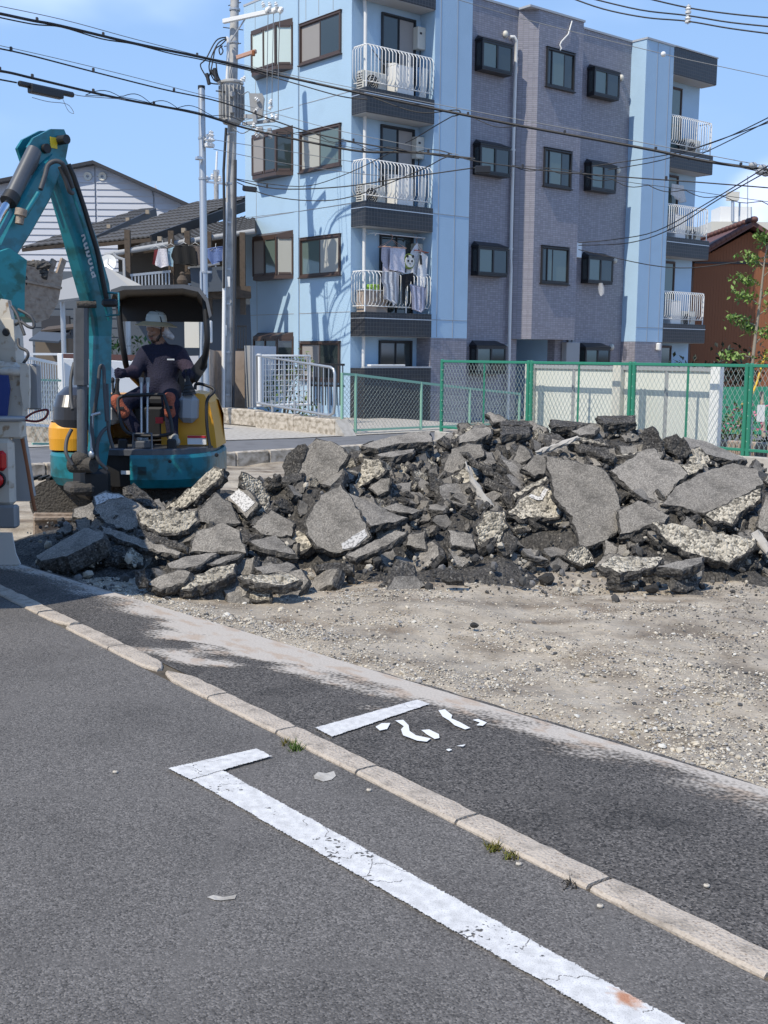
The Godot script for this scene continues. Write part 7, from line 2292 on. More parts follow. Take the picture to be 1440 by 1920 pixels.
	["b", Vector3(2.51, 0.205, -8.789), Vector3(-0.05, 0.706, 0.706), 0.1, [-0.4, 0.17, -0.21, 0.16, 0.14, 0.07, 0.38, 0.03, 0.35, -0.06, 0.15, -0.21, -0.11, -0.14, -0.32, -0.01], "big cream pebbly slab sloping at the heap's front"],
	["b", Vector3(1.814, 0.11, -8.271), Vector3(0, 0.936, 0.352), 0.09, [-0.23, -0.04, -0.11, 0.12, 0.26, 0.1, 0.19, -0.03, -0.1, -0.14], "dark slab with cream pebbles lying flat in front"],
	["t", Vector3(2.214, 0.129, -8.223), Vector3(0, 0.954, 0.301), 0.09, [-0.23, -0.06, 0.01, 0.06, 0.15, 0.11, 0.12, 0.01, -0.06, -0.11], "grey wedge lying flat at the front corner"],
	["t", Vector3(3.218, 0.718, -11.182), Vector3(0.203, 0.913, 0.355), 0.08, [-0.15, 0.29, 0.07, 0.19, 0.2, -0.05, 0.28, -0.21, 0.06, -0.22, -0.18, -0.05, -0.27, 0.06], "long thin slab sloping down toward the fence base"],
	["b", Vector3(2.791, 0.633, -10.261), Vector3(0, 0.8, 0.6), 0.07, [-0.13, 0.06, 0.1, 0.06, 0.09, -0.02, -0.07, -0.1], "small tan piece between two wide slabs"],
	["s", Vector3(2.447, 0.968, -12.024), Vector3(0, 0.954, 0.301), 0.1, [-0.21, 0.1, 0.2, 0.11, 0.17, -0.08, -0.16, -0.12], "dark slab capping the ridge near a fence post"],
	["s", Vector3(1.926, 0.92, -12.017), Vector3(0, 0.954, 0.301), 0.1, [-0.16, 0.11, 0.08, 0.06, 0.23, 0.01, 0.02, -0.1, -0.18, -0.08], "dark slab on the ridge before the cream panels"],
	["s", Vector3(1.324, 0.868, -11.606), Vector3(0, 0.954, 0.301), 0.1, [-0.13, 0.12, 0.15, 0.1, 0.13, -0.08, -0.15, -0.14], "squared dark slab on the near ridge"],
	["s", Vector3(1.372, 0.923, -12.018), Vector3(0, 0.954, 0.301), 0.09, [-0.14, 0.06, 0.15, 0.07, 0.15, -0.06, -0.15, -0.07], "thin dark slab resting over a squared one"],
	["t", Vector3(0.893, 0.832, -11.399), Vector3(-0.101, 0.858, 0.504), 0.1, [-0.15, -0.02, -0.04, 0.11, 0.14, 0.15, 0.18, 0.03, 0.01, -0.11, -0.14, -0.15], "grey slab with a slanting edge at the ridge's start"],
	["t", Vector3(1.181, 0.968, -12.125), Vector3(-0.102, 0.82, 0.564), 0.08, [-0.11, 0.07, -0.07, 0.1, 0.12, -0.02, 0.1, -0.06, -0.03, -0.09], "small slab poking up highest at the ridge's start"],
	["c", Vector3(1.646, 0.785, -10.888), Vector3(-0.196, 0.784, 0.588), 0.05, [-0.19, -0.11, 0.17, 0.13, 0.2, 0.11, -0.18, -0.12], "thin plank like strip lying across the upper heap"],
	["t", Vector3(2.023, 0.876, -11.506), Vector3(0, 0.862, 0.507), 0.09, [-0.15, -0.01, 0.01, 0.09, 0.14, 0.06, 0.08, -0.05, -0.07, -0.09], "grey slab in the ridge behind the plank like strip"],
	["s", Vector3(1.997, 0.734, -10.78), Vector3(-0.207, 0.83, 0.518), 0.09, [-0.3, 0.12, 0.08, 0.05, 0.2, -0.06, 0.18, -0.12, -0.16, 0.01], "long dark slab under the ridge"],
	["b", Vector3(2.005, 0.808, -10.992), Vector3(-0.101, 0.858, 0.504), 0.06, [-0.13, 0.07, 0.11, -0.01, 0.13, -0.06, -0.12, 0.01], "cream gravel crust on the long dark ridge slab"],
	["s", Vector3(2.538, 0.828, -10.793), Vector3(-0.1, 0.3, 0.949), 0.12, [-0.09, 0.09, 0, 0.15, 0.1, -0.01, 0.07, -0.15, -0.09, -0.08], "dark spiky chunk standing on the ridge"],
	["s", Vector3(2.803, 0.785, -10.888), Vector3(0.101, 0.404, 0.909), 0.12, [-0.11, 0.08, 0, 0.12, 0.08, 0.05, 0.14, -0.07, -0.01, -0.14, -0.11, -0.04], "jagged dark lump next to the spiky one"],
	["t", Vector3(1.25, 0.712, -10.373), Vector3(-0.199, 0.497, 0.845), 0.09, [-0.08, -0.07, -0.03, 0.12, 0.06, 0.07, 0.09, -0.01, -0.04, -0.11], "pale pear shaped chunk in the upper heap"],
	["t", Vector3(1.35, 0.66, -10.063), Vector3(-0.1, 0.597, 0.796), 0.1, [-0.14, -0.04, -0.03, 0.1, 0.09, 0.11, 0.09, -0.07, -0.02, -0.11], "grey chunk touching the tallest sheet's top"],
	["b", Vector3(1.265, 0.492, -9.838), Vector3(-0.199, 0.845, 0.497), 0.05, [-0.13, -0.11, 0.1, 0.17, 0.14, 0.12, -0.1, -0.16], "narrow pebbly slab above the painted tan one"],
	["c", Vector3(2.942, 0.201, -8.789), Vector3(-0.304, 0.406, 0.862), 0.08, [-0.08, 0.06, -0.03, 0.09, 0.07, -0.06, 0.04, -0.09], "pale concrete bar at the frame's edge"],
	["t", Vector3(3.14, 0.384, -9.117), Vector3(-0.199, 0.497, 0.845), 0.1, [-0.08, 0.14, 0.1, 0.22, 0.11, -0.22, -0.13, -0.14], "dark chunk cut by the frame's edge"]
]

func jag(poly: Array, seg: float, amp: float, r: RandomNumberGenerator) -> PackedVector2Array:   # subdivide and roughen an outline
	var out = PackedVector2Array()
	var n = poly.size()
	for i in n:
		var a: Vector2 = poly[i]
		var b: Vector2 = poly[(i + 1) % n]
		var k = maxi(1, int(a.distance_to(b) / seg))
		var nn = (b - a).orthogonal().normalized()
		for j in k:
			var p = a.lerp(b, (j + r.randf_range(-0.2, 0.2)) / k) if j > 0 else a
			out.append(p + nn * r.randf_range(-amp, amp) + Vector2(r.randf_range(-amp, amp), r.randf_range(-amp, amp)) * 0.4)
	return out

func cap(b: MB, ring: PackedVector2Array, z: float, amp: float, cell: float, up: bool, r: RandomNumberGenerator, xf: Transform3D):
	var pts = ring.duplicate()
	var n = ring.size()
	var lo = ring[0]
	var hi = ring[0]
	for q in ring:
		lo = lo.min(q); hi = hi.max(q)
	var inner = Geometry2D.offset_polygon(ring, -cell * 0.45)
	var y = lo.y
	while y < hi.y:
		var x = lo.x
		while x < hi.x:
			var q = Vector2(x + r.randf_range(-0.3, 0.3) * cell, y + r.randf_range(-0.3, 0.3) * cell)
			for poly in inner:
				if Geometry2D.is_point_in_polygon(q, poly):
					pts.append(q)
					break
			x += cell
		y += cell
	var zs = []
	for i in pts.size(): zs.append(z + (r.randf_range(-amp, amp) if i >= n else 0.0))
	var ids = Geometry2D.triangulate_delaunay(pts)
	for t in range(0, ids.size(), 3):
		var p = pts[ids[t]]
		var q = pts[ids[t + 1]]
		var s = pts[ids[t + 2]]
		if not Geometry2D.is_point_in_polygon((p + q + s) / 3.0, ring): continue
		var A = xf * Vector3(p.x, p.y, zs[ids[t]])
		var B = xf * Vector3(q.x, q.y, zs[ids[t + 1]])
		var C = xf * Vector3(s.x, s.y, zs[ids[t + 2]])
		if ((q - p).cross(s - p) > 0.0) == up: b.tri(A, B, C)
		else: b.tri(A, C, B)

func chunk_mesh(poly: Array, th: float, kind: String, sd: int) -> MB:
	# a broken slab: rough outline, ragged flanks, a face and a back
	var r = RandomNumberGenerator.new()
	r.seed = sd
	var b = MB.new()
	var area = 0.0
	for i in poly.size(): area += poly[i].cross(poly[(i + 1) % poly.size()])
	if area < 0.0: poly.reverse()
	var rag = 0.009 if kind == "t" else 0.012
	if kind == "c": rag = 0.003
	var ring = jag(poly, 0.036, rag, r)
	var mid = Vector2.ZERO
	for q in ring: mid += q
	mid /= ring.size()
	var layers = []
	var depth = [0.0, 0.1, 0.36, 0.66, 0.9, 1.0]
	var grow = [-0.006, 0.004, 0.010, 0.006, -0.004, -0.02]
	for l in 6:
		var ly = []
		for i in ring.size():
			var q = ring[i]
			var nn = (ring[(i + 1) % ring.size()] - ring[(i - 1 + ring.size()) % ring.size()]).orthogonal().normalized()   # outward for a counter-clockwise ring
			if nn.dot(q - mid) < 0.0 and l == 0 and false: nn = -nn
			var o: float = grow[l] + (r.randf_range(-0.013, 0.013) if l > 0 else 0.0)
			var zz: float = -th * (depth[l] + (r.randf_range(-0.07, 0.07) if l > 0 and l < 5 else 0.0))
			ly.append(Vector3(q.x - nn.x * -o, q.y - nn.y * -o, zz))
		layers.append(ly)
	var tint = r.randf_range(0.8, 1.15)
	b.m(MT.slab_side if kind != "c" else MT.concrete)
	var n = ring.size()
	for l in 5:
		for i in n:
			var j = (i + 1) % n
			var f = r.randf_range(0.7, 1.25) * tint
			b.col = Color(f, f, f)
			if l >= 4 and kind != "b" and r.randf() < 0.35: b.col = Color(3.2, 2.9, 2.4) * f
			if l == 0 and kind == "b": b.col = Color(3.0, 2.7, 2.2) * f
			b.tri(layers[l + 1][i], layers[l + 1][j], layers[l][j])
			b.tri(layers[l + 1][i], layers[l][j], layers[l][i])
	var top = PackedVector2Array()
	var bot = PackedVector2Array()
	for i in n:
		top.append(Vector2(layers[0][i].x, layers[0][i].y)); bot.append(Vector2(layers[5][i].x, layers[5][i].y))
	b.col = Color(tint, tint, tint)
	var faces = {"t": "slab_top", "s": "slab_side", "b": "slab_base", "c": "concrete"}
	b.m(MT[faces[kind]])
	cap(b, top, 0.0, {"t": 0.002, "s": 0.014, "b": 0.013, "c": 0.001}[kind], 0.06, true, r, Transform3D())
	b.m(MT.slab_top if kind == "b" else MT.slab_base)
	cap(b, bot, -th, 0.01, 0.09, false, r, Transform3D())
	return b

func slab_basis(n: Vector3, spin := 0.0) -> Basis:
	var x = Vector3.UP.cross(n)
	x = x.normalized() if x.length() > 0.01 else Vector3.RIGHT
	return Basis(x, n.cross(x), n) * Basis(Vector3(0, 0, 1), spin)

var heap_pts = []

func heap_y(x: float, z: float) -> float:
	var w = 0.0
	var s = 0.0
	for p in heap_pts:
		var d = Vector2(p.x - x, p.z - z).length_squared() + 0.01
		var k = 1.0 / (d * d)
		w += k
		s += k * p.y
	return s / w

func build_rubble():
	var k = 0
	for row in SLABS:
		k += 1
		var poly = []
		for i in range(0, row[4].size(), 2): poly.append(Vector2(row[4][i], row[4][i + 1]))
		var t = thing("rubble_chunk" if row[0] != "c" else "concrete_strip", row[1], row[5], "rubble", "broken slabs in the heap")
		t.basis = slab_basis(row[2])
		part(t, "slab_body", chunk_mesh(poly, row[3], row[0], 500 + k))
		if row.size() > 6:
			var pp = []
			for i in range(0, row[6].size(), 2): pp.append(Vector2(row[6][i], row[6][i + 1]))
			var r = RandomNumberGenerator.new()
			r.seed = k
			var pb = mk("old_paint")
			var inside = Geometry2D.intersect_polygons(jag(pp, 0.03, 0.006, r), Geometry2D.offset_polygon(PackedVector2Array(poly), -0.02)[0])
			for q in inside: cap(pb, q, 0.006, 0.0015, 0.05, true, r, Transform3D())
			part(t, "paint_patch", pb, "remains of white road paint")
		heap_pts.append(row[1])
	# the foot of the heap on the ground, so that fillers sink towards it
	for q in [Vector3(-2.677, 0, -8.063), Vector3(-2.272, 0, -7.983), Vector3(-1.775, 0, -7.636), Vector3(-1.156, 0, -7.627), Vector3(-0.513, 0, -7.779), Vector3(-0.497, 0, -8.804), Vector3(0.003, 0, -8.898), Vector3(0.563, 0, -9.094), Vector3(1.213, 0, -9.126), Vector3(1.619, 0, -8.977), Vector3(1.572, 0, -8.253), Vector3(2.047, 0, -8.275), Vector3(2.505, 0, -8.503), Vector3(3.026, 0, -8.858), Vector3(3.368, 0, -8.874)]: heap_pts.append(q - Vector3(0, 0.06, 0))
	for q in [Vector3(-3.658, -0.057, -10.469), Vector3(-1.667, 0.236, -12.226), Vector3(-0.49, 0.319, -12.944), Vector3(0.807, 0.476, -13.369), Vector3(1.925, 0.547, -13.783), Vector3(3.084, 0.557, -13.784), Vector3(4.12, 0.389, -12.953), Vector3(4.701, 0.352, -11.939)]: heap_pts.append(Vector3(q.x, -0.08, q.z))
	# loose fines under and between the slabs
	var cf = func(x: float, z: float) -> Color: return Color(0.8, 0.8, 0.8)
	var hf = func(x: float, z: float) -> float: return heap_y(x, z) - 0.2 + bump_noise.get_noise_2d(x * 6.0, z * 6.0) * 0.05
	var o = MeshInstance3D.new()
	o.mesh = grid_sheet(MT.slab_side, -3.6, 4.6, -14.0, -7.6, 0.1, hf, cf, func(_x, _z): return true)
	o.name = "rubble_fines"
	add_child(o)
	tag(o, "dark crumbled asphalt and dirt filling the heap between the slabs", "rubble", "", "stuff")
	# fillers
	var r = RandomNumberGenerator.new()
	r.seed = 3
	var vars = []
	for i in 16:
		var poly = []
		var m = 5 + r.randi() % 4
		for j in m:
			var a = TAU * (j + r.randf_range(-0.3, 0.3)) / m
			poly.append(Vector2(cos(a), sin(a) * r.randf_range(0.5, 0.9)) * r.randf_range(0.10, 0.19))
		var kd: String = ["t", "s", "t", "b", "t", "t", "s", "t"][i % 8]
		vars.append([chunk_mesh(poly, r.randf_range(0.06, 0.1), kd, 900 + i).mesh(), kd])
	var made = 0
	var tries = 0
	var heroes = SLABS.size()
	while made < 232 and tries < 4000:
		tries += 1
		var p: Vector3 = heap_pts[r.randi() % heroes]
		var x = p.x + r.randfn() * 0.3
		var z = p.z - absf(r.randfn()) * 0.25 + 0.1
		if z > -7.75 or x < -3.2 or x > 4.3: continue
		var y = heap_y(x, z) - 0.1
		if made < 18:   # a loose row along the foot
			x = -0.9 + made * 0.19
			z = -8.95 + r.randfn() * 0.1 - (0.0 if x > -0.3 else 0.2) + (0.5 if x > 2.1 else 0.0)
			y = r.randf_range(0.0, 0.08)
		if y < -0.05: continue
		var v: Array = vars[r.randi() % 16]
		var n = Vector3(r.randfn() * 0.35, 0.8, 0.6 + r.randfn() * 0.35).normalized()
		var c = MeshInstance3D.new()
		c.mesh = v[0]
		c.name = numbered("asphalt_lump")
		add_child(c)
		c.transform = Transform3D(slab_basis(n, r.randf() * TAU).scaled(Vector3.ONE * (r.randf_range(0.6, 1.25) if made >= 18 else r.randf_range(0.5, 0.95))), Vector3(x, y, z))
		tag(c, {"t": "small grey asphalt lump wedged between the slabs of the heap", "s": "small dark broken asphalt lump wedged in the heap", "b": "small pale pebbly lump wedged in the heap"}[v[1]], "rubble", {"t": "grey lumps in the heap", "s": "dark lumps in the heap", "b": "pebbly lumps in the heap"}[v[1]])
		made += 1
	# countless smaller fragments that fill the gaps
	for vi in 6:
		var fm = MultiMesh.new()
		fm.transform_format = MultiMesh.TRANSFORM_3D
		fm.mesh = vars[[1, 0, 5, 2, 7, 3][vi]][0]
		fm.instance_count = 200
		for i in 200:
			var p: Vector3 = heap_pts[r.randi() % heroes]
			var x = clampf(p.x + r.randfn() * 0.35, -3.2, 4.4)
			var z = minf(p.z - absf(r.randfn()) * 0.3, -8.0)
			if p.y < 0.2: x = clampf(x * 0.5 + 0.4, 0.0, 3.0); z = r.randf_range(-11.0, -9.6)
			var s = r.randf_range(0.3, 0.75)
			var n = Vector3(r.randfn() * 0.6, 0.7, 0.4 + r.randfn() * 0.5).normalized()
			fm.set_instance_transform(i, Transform3D(slab_basis(n, r.randf() * TAU).scaled(Vector3.ONE * s), Vector3(x, maxf(heap_y(x, z) - 0.15, -0.05), z)))
		var fo = MultiMeshInstance3D.new()
		fo.multimesh = fm
		fo.name = numbered("rubble_fragments")
		add_child(fo)
		tag(fo, "small broken asphalt fragments filling the gaps of the heap", "rubble", "fragments in the heap", "stuff")
	# crumbs along the foot of the heap
	var mm = MultiMesh.new()
	mm.transform_format = MultiMesh.TRANSFORM_3D
	mm.use_colors = true
	mm.mesh = rock_mesh(77, "stone", 0.8)
	mm.instance_count = 2600
	for i in 2600:
		var x = r.randf_range(-3.0, 4.4)
		var z = -8.3 - absf(r.randfn()) * 0.9 + (0.25 * sin(x * 1.7))
		if x < -0.4: z += 0.45
		if x > 1.6: z += 0.35 + 0.4 * smoothstep(2.2, 3.4, x)
		var onheap = r.randf() < 0.55
		if onheap: z = r.randf_range(-12.5, -8.3)
		var s = r.randf_range(0.007, 0.02) if r.randf() < 0.86 else r.randf_range(0.02, 0.045)
		var y = maxf(heap_y(x, z) - 0.14 + bump_noise.get_noise_2d(x * 6.0, z * 6.0) * 0.05, dirt_height(x, z)) + s * 0.4
		var u = r.randf()
		var c = Color(0.055, 0.053, 0.05) if u < 0.55 else (Color(0.42, 0.38, 0.31) if u < 0.85 else Color(0.16, 0.155, 0.15))
		mm.set_instance_transform(i, Transform3D(Basis.from_euler(Vector3(r.randf() * 6.0, r.randf() * 6.0, r.randf() * 6.0)).scaled(Vector3.ONE * s), Vector3(x, y, z)))
		mm.set_instance_color(i, c * r.randf_range(0.7, 1.3))
	var mo = MultiMeshInstance3D.new()
	mo.multimesh = mm
	mo.name = "rubble_crumbs"
	add_child(mo)
	tag(mo, "asphalt crumbs and grit strewn over the heap and its foot", "rubble", "", "stuff")
	# small loose stones one can point at
	for q in [[Vector3(1.235, 0, -8.508), 0.06, "dark loose stone on the gravel before the tallest sheet"], [Vector3(1.943, 0, -8.131), 0.05, "dark round stone by the front wedge"], [Vector3(0.57, 0, -6.962), 0.025, "small dark stone alone on the bare gravel"]]:
		var sm = MeshInstance3D.new()
		sm.mesh = rock_mesh(int(q[1] * 1000), "slab_side", 0.7)
		sm.name = numbered("loose_stone")
		add_child(sm)
		sm.transform = Transform3D(Basis().scaled(Vector3(q[1], q[1], q[1]) * 1.3), q[0] + Vector3(0, -0.05, 0))
		tag(sm, q[2], "stone", "loose stones before the heap")

# ---------------------------------------------------------------- mini excavator
const HD := Vector3(-0.571, 0, 0.821)     # the way the boom points
const SD := Vector3(0.821, 0, 0.571)      # across the boom

func sweep(b: MB, pts: Array, w: Array, d: Array, side: Vector3, bev := 0.02):
	# a box section swept along pts: w across (along side), d deep
	var n = pts.size()
	var rings = []
	for i in n:
		var t: Vector3 = (pts[mini(i + 1, n - 1)] - pts[maxi(i - 1, 0)]).normalized()
		var dp = side.cross(t).normalized()
		var hw: float = w[i] * 0.5
		var hd: float = d[i] * 0.5
		var r = []
		for q in [[-1, -1, 0, 1], [-1, -1, 1, 0], [1, -1, -1, 0], [1, -1, 0, 1], [1, 1, 0, -1], [1, 1, -1, 0], [-1, 1, 1, 0], [-1, 1, 0, -1]]:
			r.append(pts[i] + side * (hw * q[0] + bev * q[2]) + dp * (hd * q[1] + bev * q[3]))
		rings.append(r)
	for i in n - 1:
		for j in 8:
			var k = (j + 1) % 8
			b.quad(rings[i][k], rings[i][j], rings[i + 1][j], rings[i + 1][k])
	for j in range(1, 7):
		b.tri(rings[0][0], rings[0][j], rings[0][j + 1])
		b.tri(rings[n - 1][0], rings[n - 1][j + 1], rings[n - 1][j])

func super_ring(c: Vector3, rx: float, rz: float, p: float, a0: float, a1: float, n: int) -> Array:
	var out = []
	for i in n + 1:
		var a = lerpf(a0, a1, float(i) / n)
		var cs = cos(a)
		var sn = sin(a)
		out.append(c + Vector3(signf(cs) * pow(absf(cs), 2.0 / p) * rx, 0, signf(sn) * pow(absf(sn), 2.0 / p) * rz))
	return out

func wall_strip(b: MB, ring: Array, prof: Array, c: Vector3):   # prof: [scale, y]; outside faces away from c
	for l in prof.size() - 1:
		for i in ring.size() - 1:
			var q = []
			for e in [[i, l], [i + 1, l], [i + 1, l + 1], [i, l + 1]]:
				var o: Vector3 = ring[e[0]] - c
				q.append(Vector3(c.x + o.x * prof[e[1]][0], prof[e[1]][1], c.z + o.z * prof[e[1]][0]))
			var nn: Vector3 = (q[1] - q[0]).cross(q[2] - q[0])
			if nn.dot(q[0] - Vector3(c.x, q[0].y, c.z)) < 0: b.quad(q[3], q[2], q[1], q[0])
			else: b.quad(q[0], q[1], q[2], q[3])

func build_excavator():
	var base: Vector3 = Vector3(-2.458, 0.026, -11.389)
	base.y = -0.06
	var t = thing("excavator", base, "teal and yellow mini excavator with canopy and raised boom", "excavator")
	var o = base
	var b: MB
	# tracks lie across the view
	for zz in [0.36, -0.6]:
		b = mk("track_mud", o)
		var c = base + Vector3(-0.12, 0.24, zz)
		var ring = []
		for i in 25:
			var a = TAU * i / 24
			ring.append(c + Vector3(cos(a) * 0.21 + signf(cos(a)) * 0.62, sin(a) * 0.22, 0))
		for i in 24:
			b.quad(ring[i] - Vector3(0, 0, 0.14), ring[i + 1] - Vector3(0, 0, 0.14), ring[i + 1] + Vector3(0, 0, 0.14), ring[i] + Vector3(0, 0, 0.14))
			b.tri(c + Vector3(0, 0, 0.13), ring[i] + Vector3(0, 0, 0.14), ring[i + 1] + Vector3(0, 0, 0.14))
			b.tri(c - Vector3(0, 0, 0.13), ring[i + 1] - Vector3(0, 0, 0.14), ring[i] - Vector3(0, 0, 0.14))
		var tr = part(t, "track", b)
		for i in 22:
			var g = mk("rubber", o)
			var x = -0.8 + i * 0.075
			g.box(c + Vector3(x, 0.225, 0), Vector3(0.035, 0.03, 0.27))
			part(tr, "grouser", g)
	b = mk("machine_black", o)
	b.box(base + Vector3(0, 0.36, 0.02), Vector3(0.7, 0.2, 0.8), Basis(), 0.04)
	part(t, "slew_ring", b)
	b = mk("bucket_steel", o)
	b.beam(Vector3(-3.161, 0.051, -10.181), Vector3(-2.713, 0.025, -10.379), 0.05, 0.26, Vector3.UP, 0.012)
	b.beam(Vector3(-3.147, 0.134, -10.142), Vector3(-2.701, 0.11, -10.341), 0.08, 0.04, Vector3.UP, 0.01)
	part(t, "dozer_blade", b, "muddy dozer blade")
	# teal skirt, in two runs with the boom gap between
	var c = Vector3(base.x + 0.02, 0, base.z - 0.05)
	for run in [[PI * 0.5 + 0.36, PI * 1.5, 60], [-PI * 0.5, PI * 0.5 - 0.02, 60]]:
		b = mk("teal", o)
		var ring = super_ring(c, 0.82, 0.86, 3.2, run[0], run[1], run[2])
		wall_strip(b, ring, [[0.86, 0.34], [0.95, 0.36], [1.0, 0.44], [1.0, 0.64], [0.985, 0.67], [0.9, 0.675]], c)
		part(t, "skirt", b)
	b = mk("machine_black", o)
	wall_strip(b, super_ring(c, 0.78, 0.8, 3.2, 0, TAU, 40), [[0.9, 0.36], [0.9, 0.66], [0.0, 0.66]], c)
	part(t, "frame_plate", b)
	# skirt details: slots, plate, bolts
	for i in 6:
		b = mk("machine_black", o)
		b.box(Vector3(-2.253, 0.531, -10.57) + Vector3(0, 0.03 - i * 0.0125, 0.0), Vector3(0.08, 0.005, 0.01))
		part(t, "vent_slot", b)
	b = mk("sticker_white", o)
	b.box(Vector3(-2.406, 0.506, -10.607), Vector3(0.1, 0.035, 0.008))
	part(t, "name_plate", b)
	for q in [Vector3(-2.332, 0.605, -10.621), Vector3(-2.004, 0.613, -10.622), Vector3(-1.58, 0.668, -10.721)]:
		b = mk("machine_black", o)
		b.lathe([Vector2(0, 0.012), Vector2(0.012, 0.012), Vector2(0.02, 0.0)], 10, q, Vector3(0, 0, 1))
		part(t, "bolt", b)
	# deck
	b = mk("machine_grey", o)
	wall_strip(b, super_ring(c + Vector3(0.12, 0, 0.04), 0.66, 0.8, 2.6, 0, TAU, 40), [[1.0, 0.665], [1.0, 0.715], [0.98, 0.725], [0.0, 0.726]], c + Vector3(0.12, 0, 0.04))
	part(t, "deck", b)
	# engine cover on the near left, yellow with a dark lid; yellow tank cover on the other side; rear hood
	var hc = Vector3(c.x - 0.58, 0, c.z + 0.05)
	b = mk("machine_yellow", o)
	wall_strip(b, super_ring(hc, 0.235, 0.6, 3.0, 0, TAU, 72), [[1.0, 0.69], [1.02, 0.8], [1.01, 0.9], [0.94, 0.95]], hc)
	part(t, "side_cover", b)
	b = mk("hood_dark", o)
	wall_strip(b, super_ring(hc + Vector3(0.03, 0, 0), 0.235, 0.61, 2.6, 0, TAU, 72), [[0.98, 0.88], [1.0, 0.98], [0.97, 1.1], [0.86, 1.21], [0.6, 1.28], [0.0, 1.31]], hc + Vector3(0.03, 0, 0))
	part(t, "hood_lid", b)
	b = mk("machine_yellow", o)
	b.prism(PackedVector2Array([Vector2(-0.34, 0.7), Vector2(0.2, 0.7), Vector2(0.17, 0.95), Vector2(0.13, 1.14), Vector2(0.08, 1.22), Vector2(-0.06, 1.24), Vector2(-0.1, 1.05), Vector2(-0.2, 0.98), Vector2(-0.34, 0.95)]), c.z - 0.35, c.z + 0.3, Transform3D(Basis(), Vector3(c.x + 0.6, 0, 0)))
	part(t, "side_cover", b)
	b = mk("machine_yellow", o)
	wall_strip(b, super_ring(c, 0.8, 0.84, 3.0, PI * 1.05, PI * 1.95, 30), [[1.0, 0.68], [1.0, 1.0], [0.94, 1.15], [0.7, 1.2], [0.2, 1.2]], c)
	part(t, "rear_hood", b)
	b = mk("sticker_white", o)
	b.box(Vector3(-1.804, 0.788, -10.969), Vector3(0.18, 0.085, 0.006))
	var dec = part(t, "warning_label", b)
	b = mk("sticker_red", o)
	b.box(Vector3(-1.803, 0.819, -10.963), Vector3(0.18, 0.022, 0.008))
	part(dec, "red_band", b)
	b = mk("sticker_red", o)
	b.box(Vector3(-2.173, 0.97, -11.035), Vector3(0.075, 0.06, 0.008))
	part(t, "warning_label", b)
	# seat, consoles, boots
	b = mk("machine_black", o)
	b.box(Vector3(-2.254, 1.146, -11.493), Vector3(0.5, 0.14, 0.5), Basis(), 0.05)
	b.box(Vector3(-2.291, 1.407, -11.761), Vector3(0.48, 0.5, 0.12), Basis(Vector3.RIGHT, 0.15), 0.05)
	b.box(Vector3(-2.243, 0.94, -11.364), Vector3(0.42, 0.3, 0.4), Basis(), 0.02)
	part(t, "seat", b)
	b = mk("panel_grey", o)
	b.box(Vector3(-1.897, 1.084, -11.182), Vector3(0.18, 0.27, 0.4), Basis(Vector3(0, 0, 1), -0.05), 0.05)
	part(t, "console", b)
	b = mk("panel_grey", o)
	b.box(Vector3(-2.658, 1.023, -11.224), Vector3(0.16, 0.2, 0.4), Basis(), 0.05)
	part(t, "console", b)
	for q in [Vector3(-2.596, 1.126, -11.036), Vector3(-1.88, 1.219, -11.029)]:
		b = mk("rubber", o)
		b.lathe([Vector2(0.07, 0.0), Vector2(0.06, 0.02), Vector2(0.062, 0.03), Vector2(0.05, 0.05), Vector2(0.052, 0.06), Vector2(0.04, 0.085), Vector2(0.042, 0.095), Vector2(0.025, 0.13), Vector2(0.018, 0.2), Vector2(0.022, 0.24), Vector2(0.0, 0.25)], 12, q, Vector3(0.12 if q.x < -2.3 else -0.1, 1, 0.0))
		part(t, "joystick", b)
	b = mk("rubber", o)
	b.tube([Vector3(-2.606, 1.239, -11.001), Vector3(-2.612, 1.34, -11.015)], 0.012, 6)
	b.ball(Vector3(-2.612, 1.35, -11.017), Vector3(0.022, 0.03, 0.022), 8, 5)
	part(t, "lever", b)
	# travel levers, guard hoop, pedals, grab rail
	for q in [[Vector3(-2.309, 0.788, -10.838), Vector3(-2.315, 1.38, -10.92)], [Vector3(-2.254, 0.809, -10.841), Vector3(-2.254, 1.381, -10.92)]]:
		b = mk("galvanised", o)
		b.cyl(q[0], q[1], 0.012, 7)
		var lv = part(t, "travel_lever", b)
		b = mk("panel_pale", o)
		b.tube([q[1] - Vector3(0, 0.09, 0), q[1]], [0.015, 0.021], 8)
		part(lv, "grip", b)
	b = mk("machine_black", o)
	b.tube(smooth([Vector3(-2.459, 1.21, -10.846), Vector3(-2.136, 1.223, -10.848), Vector3(-2.081, 1.183, -10.842), Vector3(-2.003, 0.928, -10.756), Vector3(-2.043, 0.853, -10.746), Vector3(-2.334, 0.845, -10.745), Vector3(-2.465, 0.924, -10.756), Vector3(-2.524, 1.16, -10.839), Vector3(-2.459, 1.21, -10.846)]), 0.017, 8)
	part(t, "guard_hoop", b)
	b = mk("machine_grey", o)
	b.tube([Vector3(-2.356, 0.68, -10.672), Vector3(-2.353, 0.864, -10.697), Vector3(-2.183, 0.865, -10.697), Vector3(-2.177, 0.682, -10.672)], 0.012, 6)
	b.box(Vector3(-2.271, 0.759, -10.703), Vector3(0.18, 0.07, 0.04), Basis(), 0.01)
	part(t, "pedal_guard", b)
	for q in [Vector3(-2.463, 0.75, -10.732), Vector3(-2.002, 0.754, -10.732)]:
		b = mk("machine_black", o)
		b.box(q, Vector3(0.085, 0.12, 0.05), Basis(), 0.012)
		part(t, "pedal", b)
	b = mk("machine_black", o)
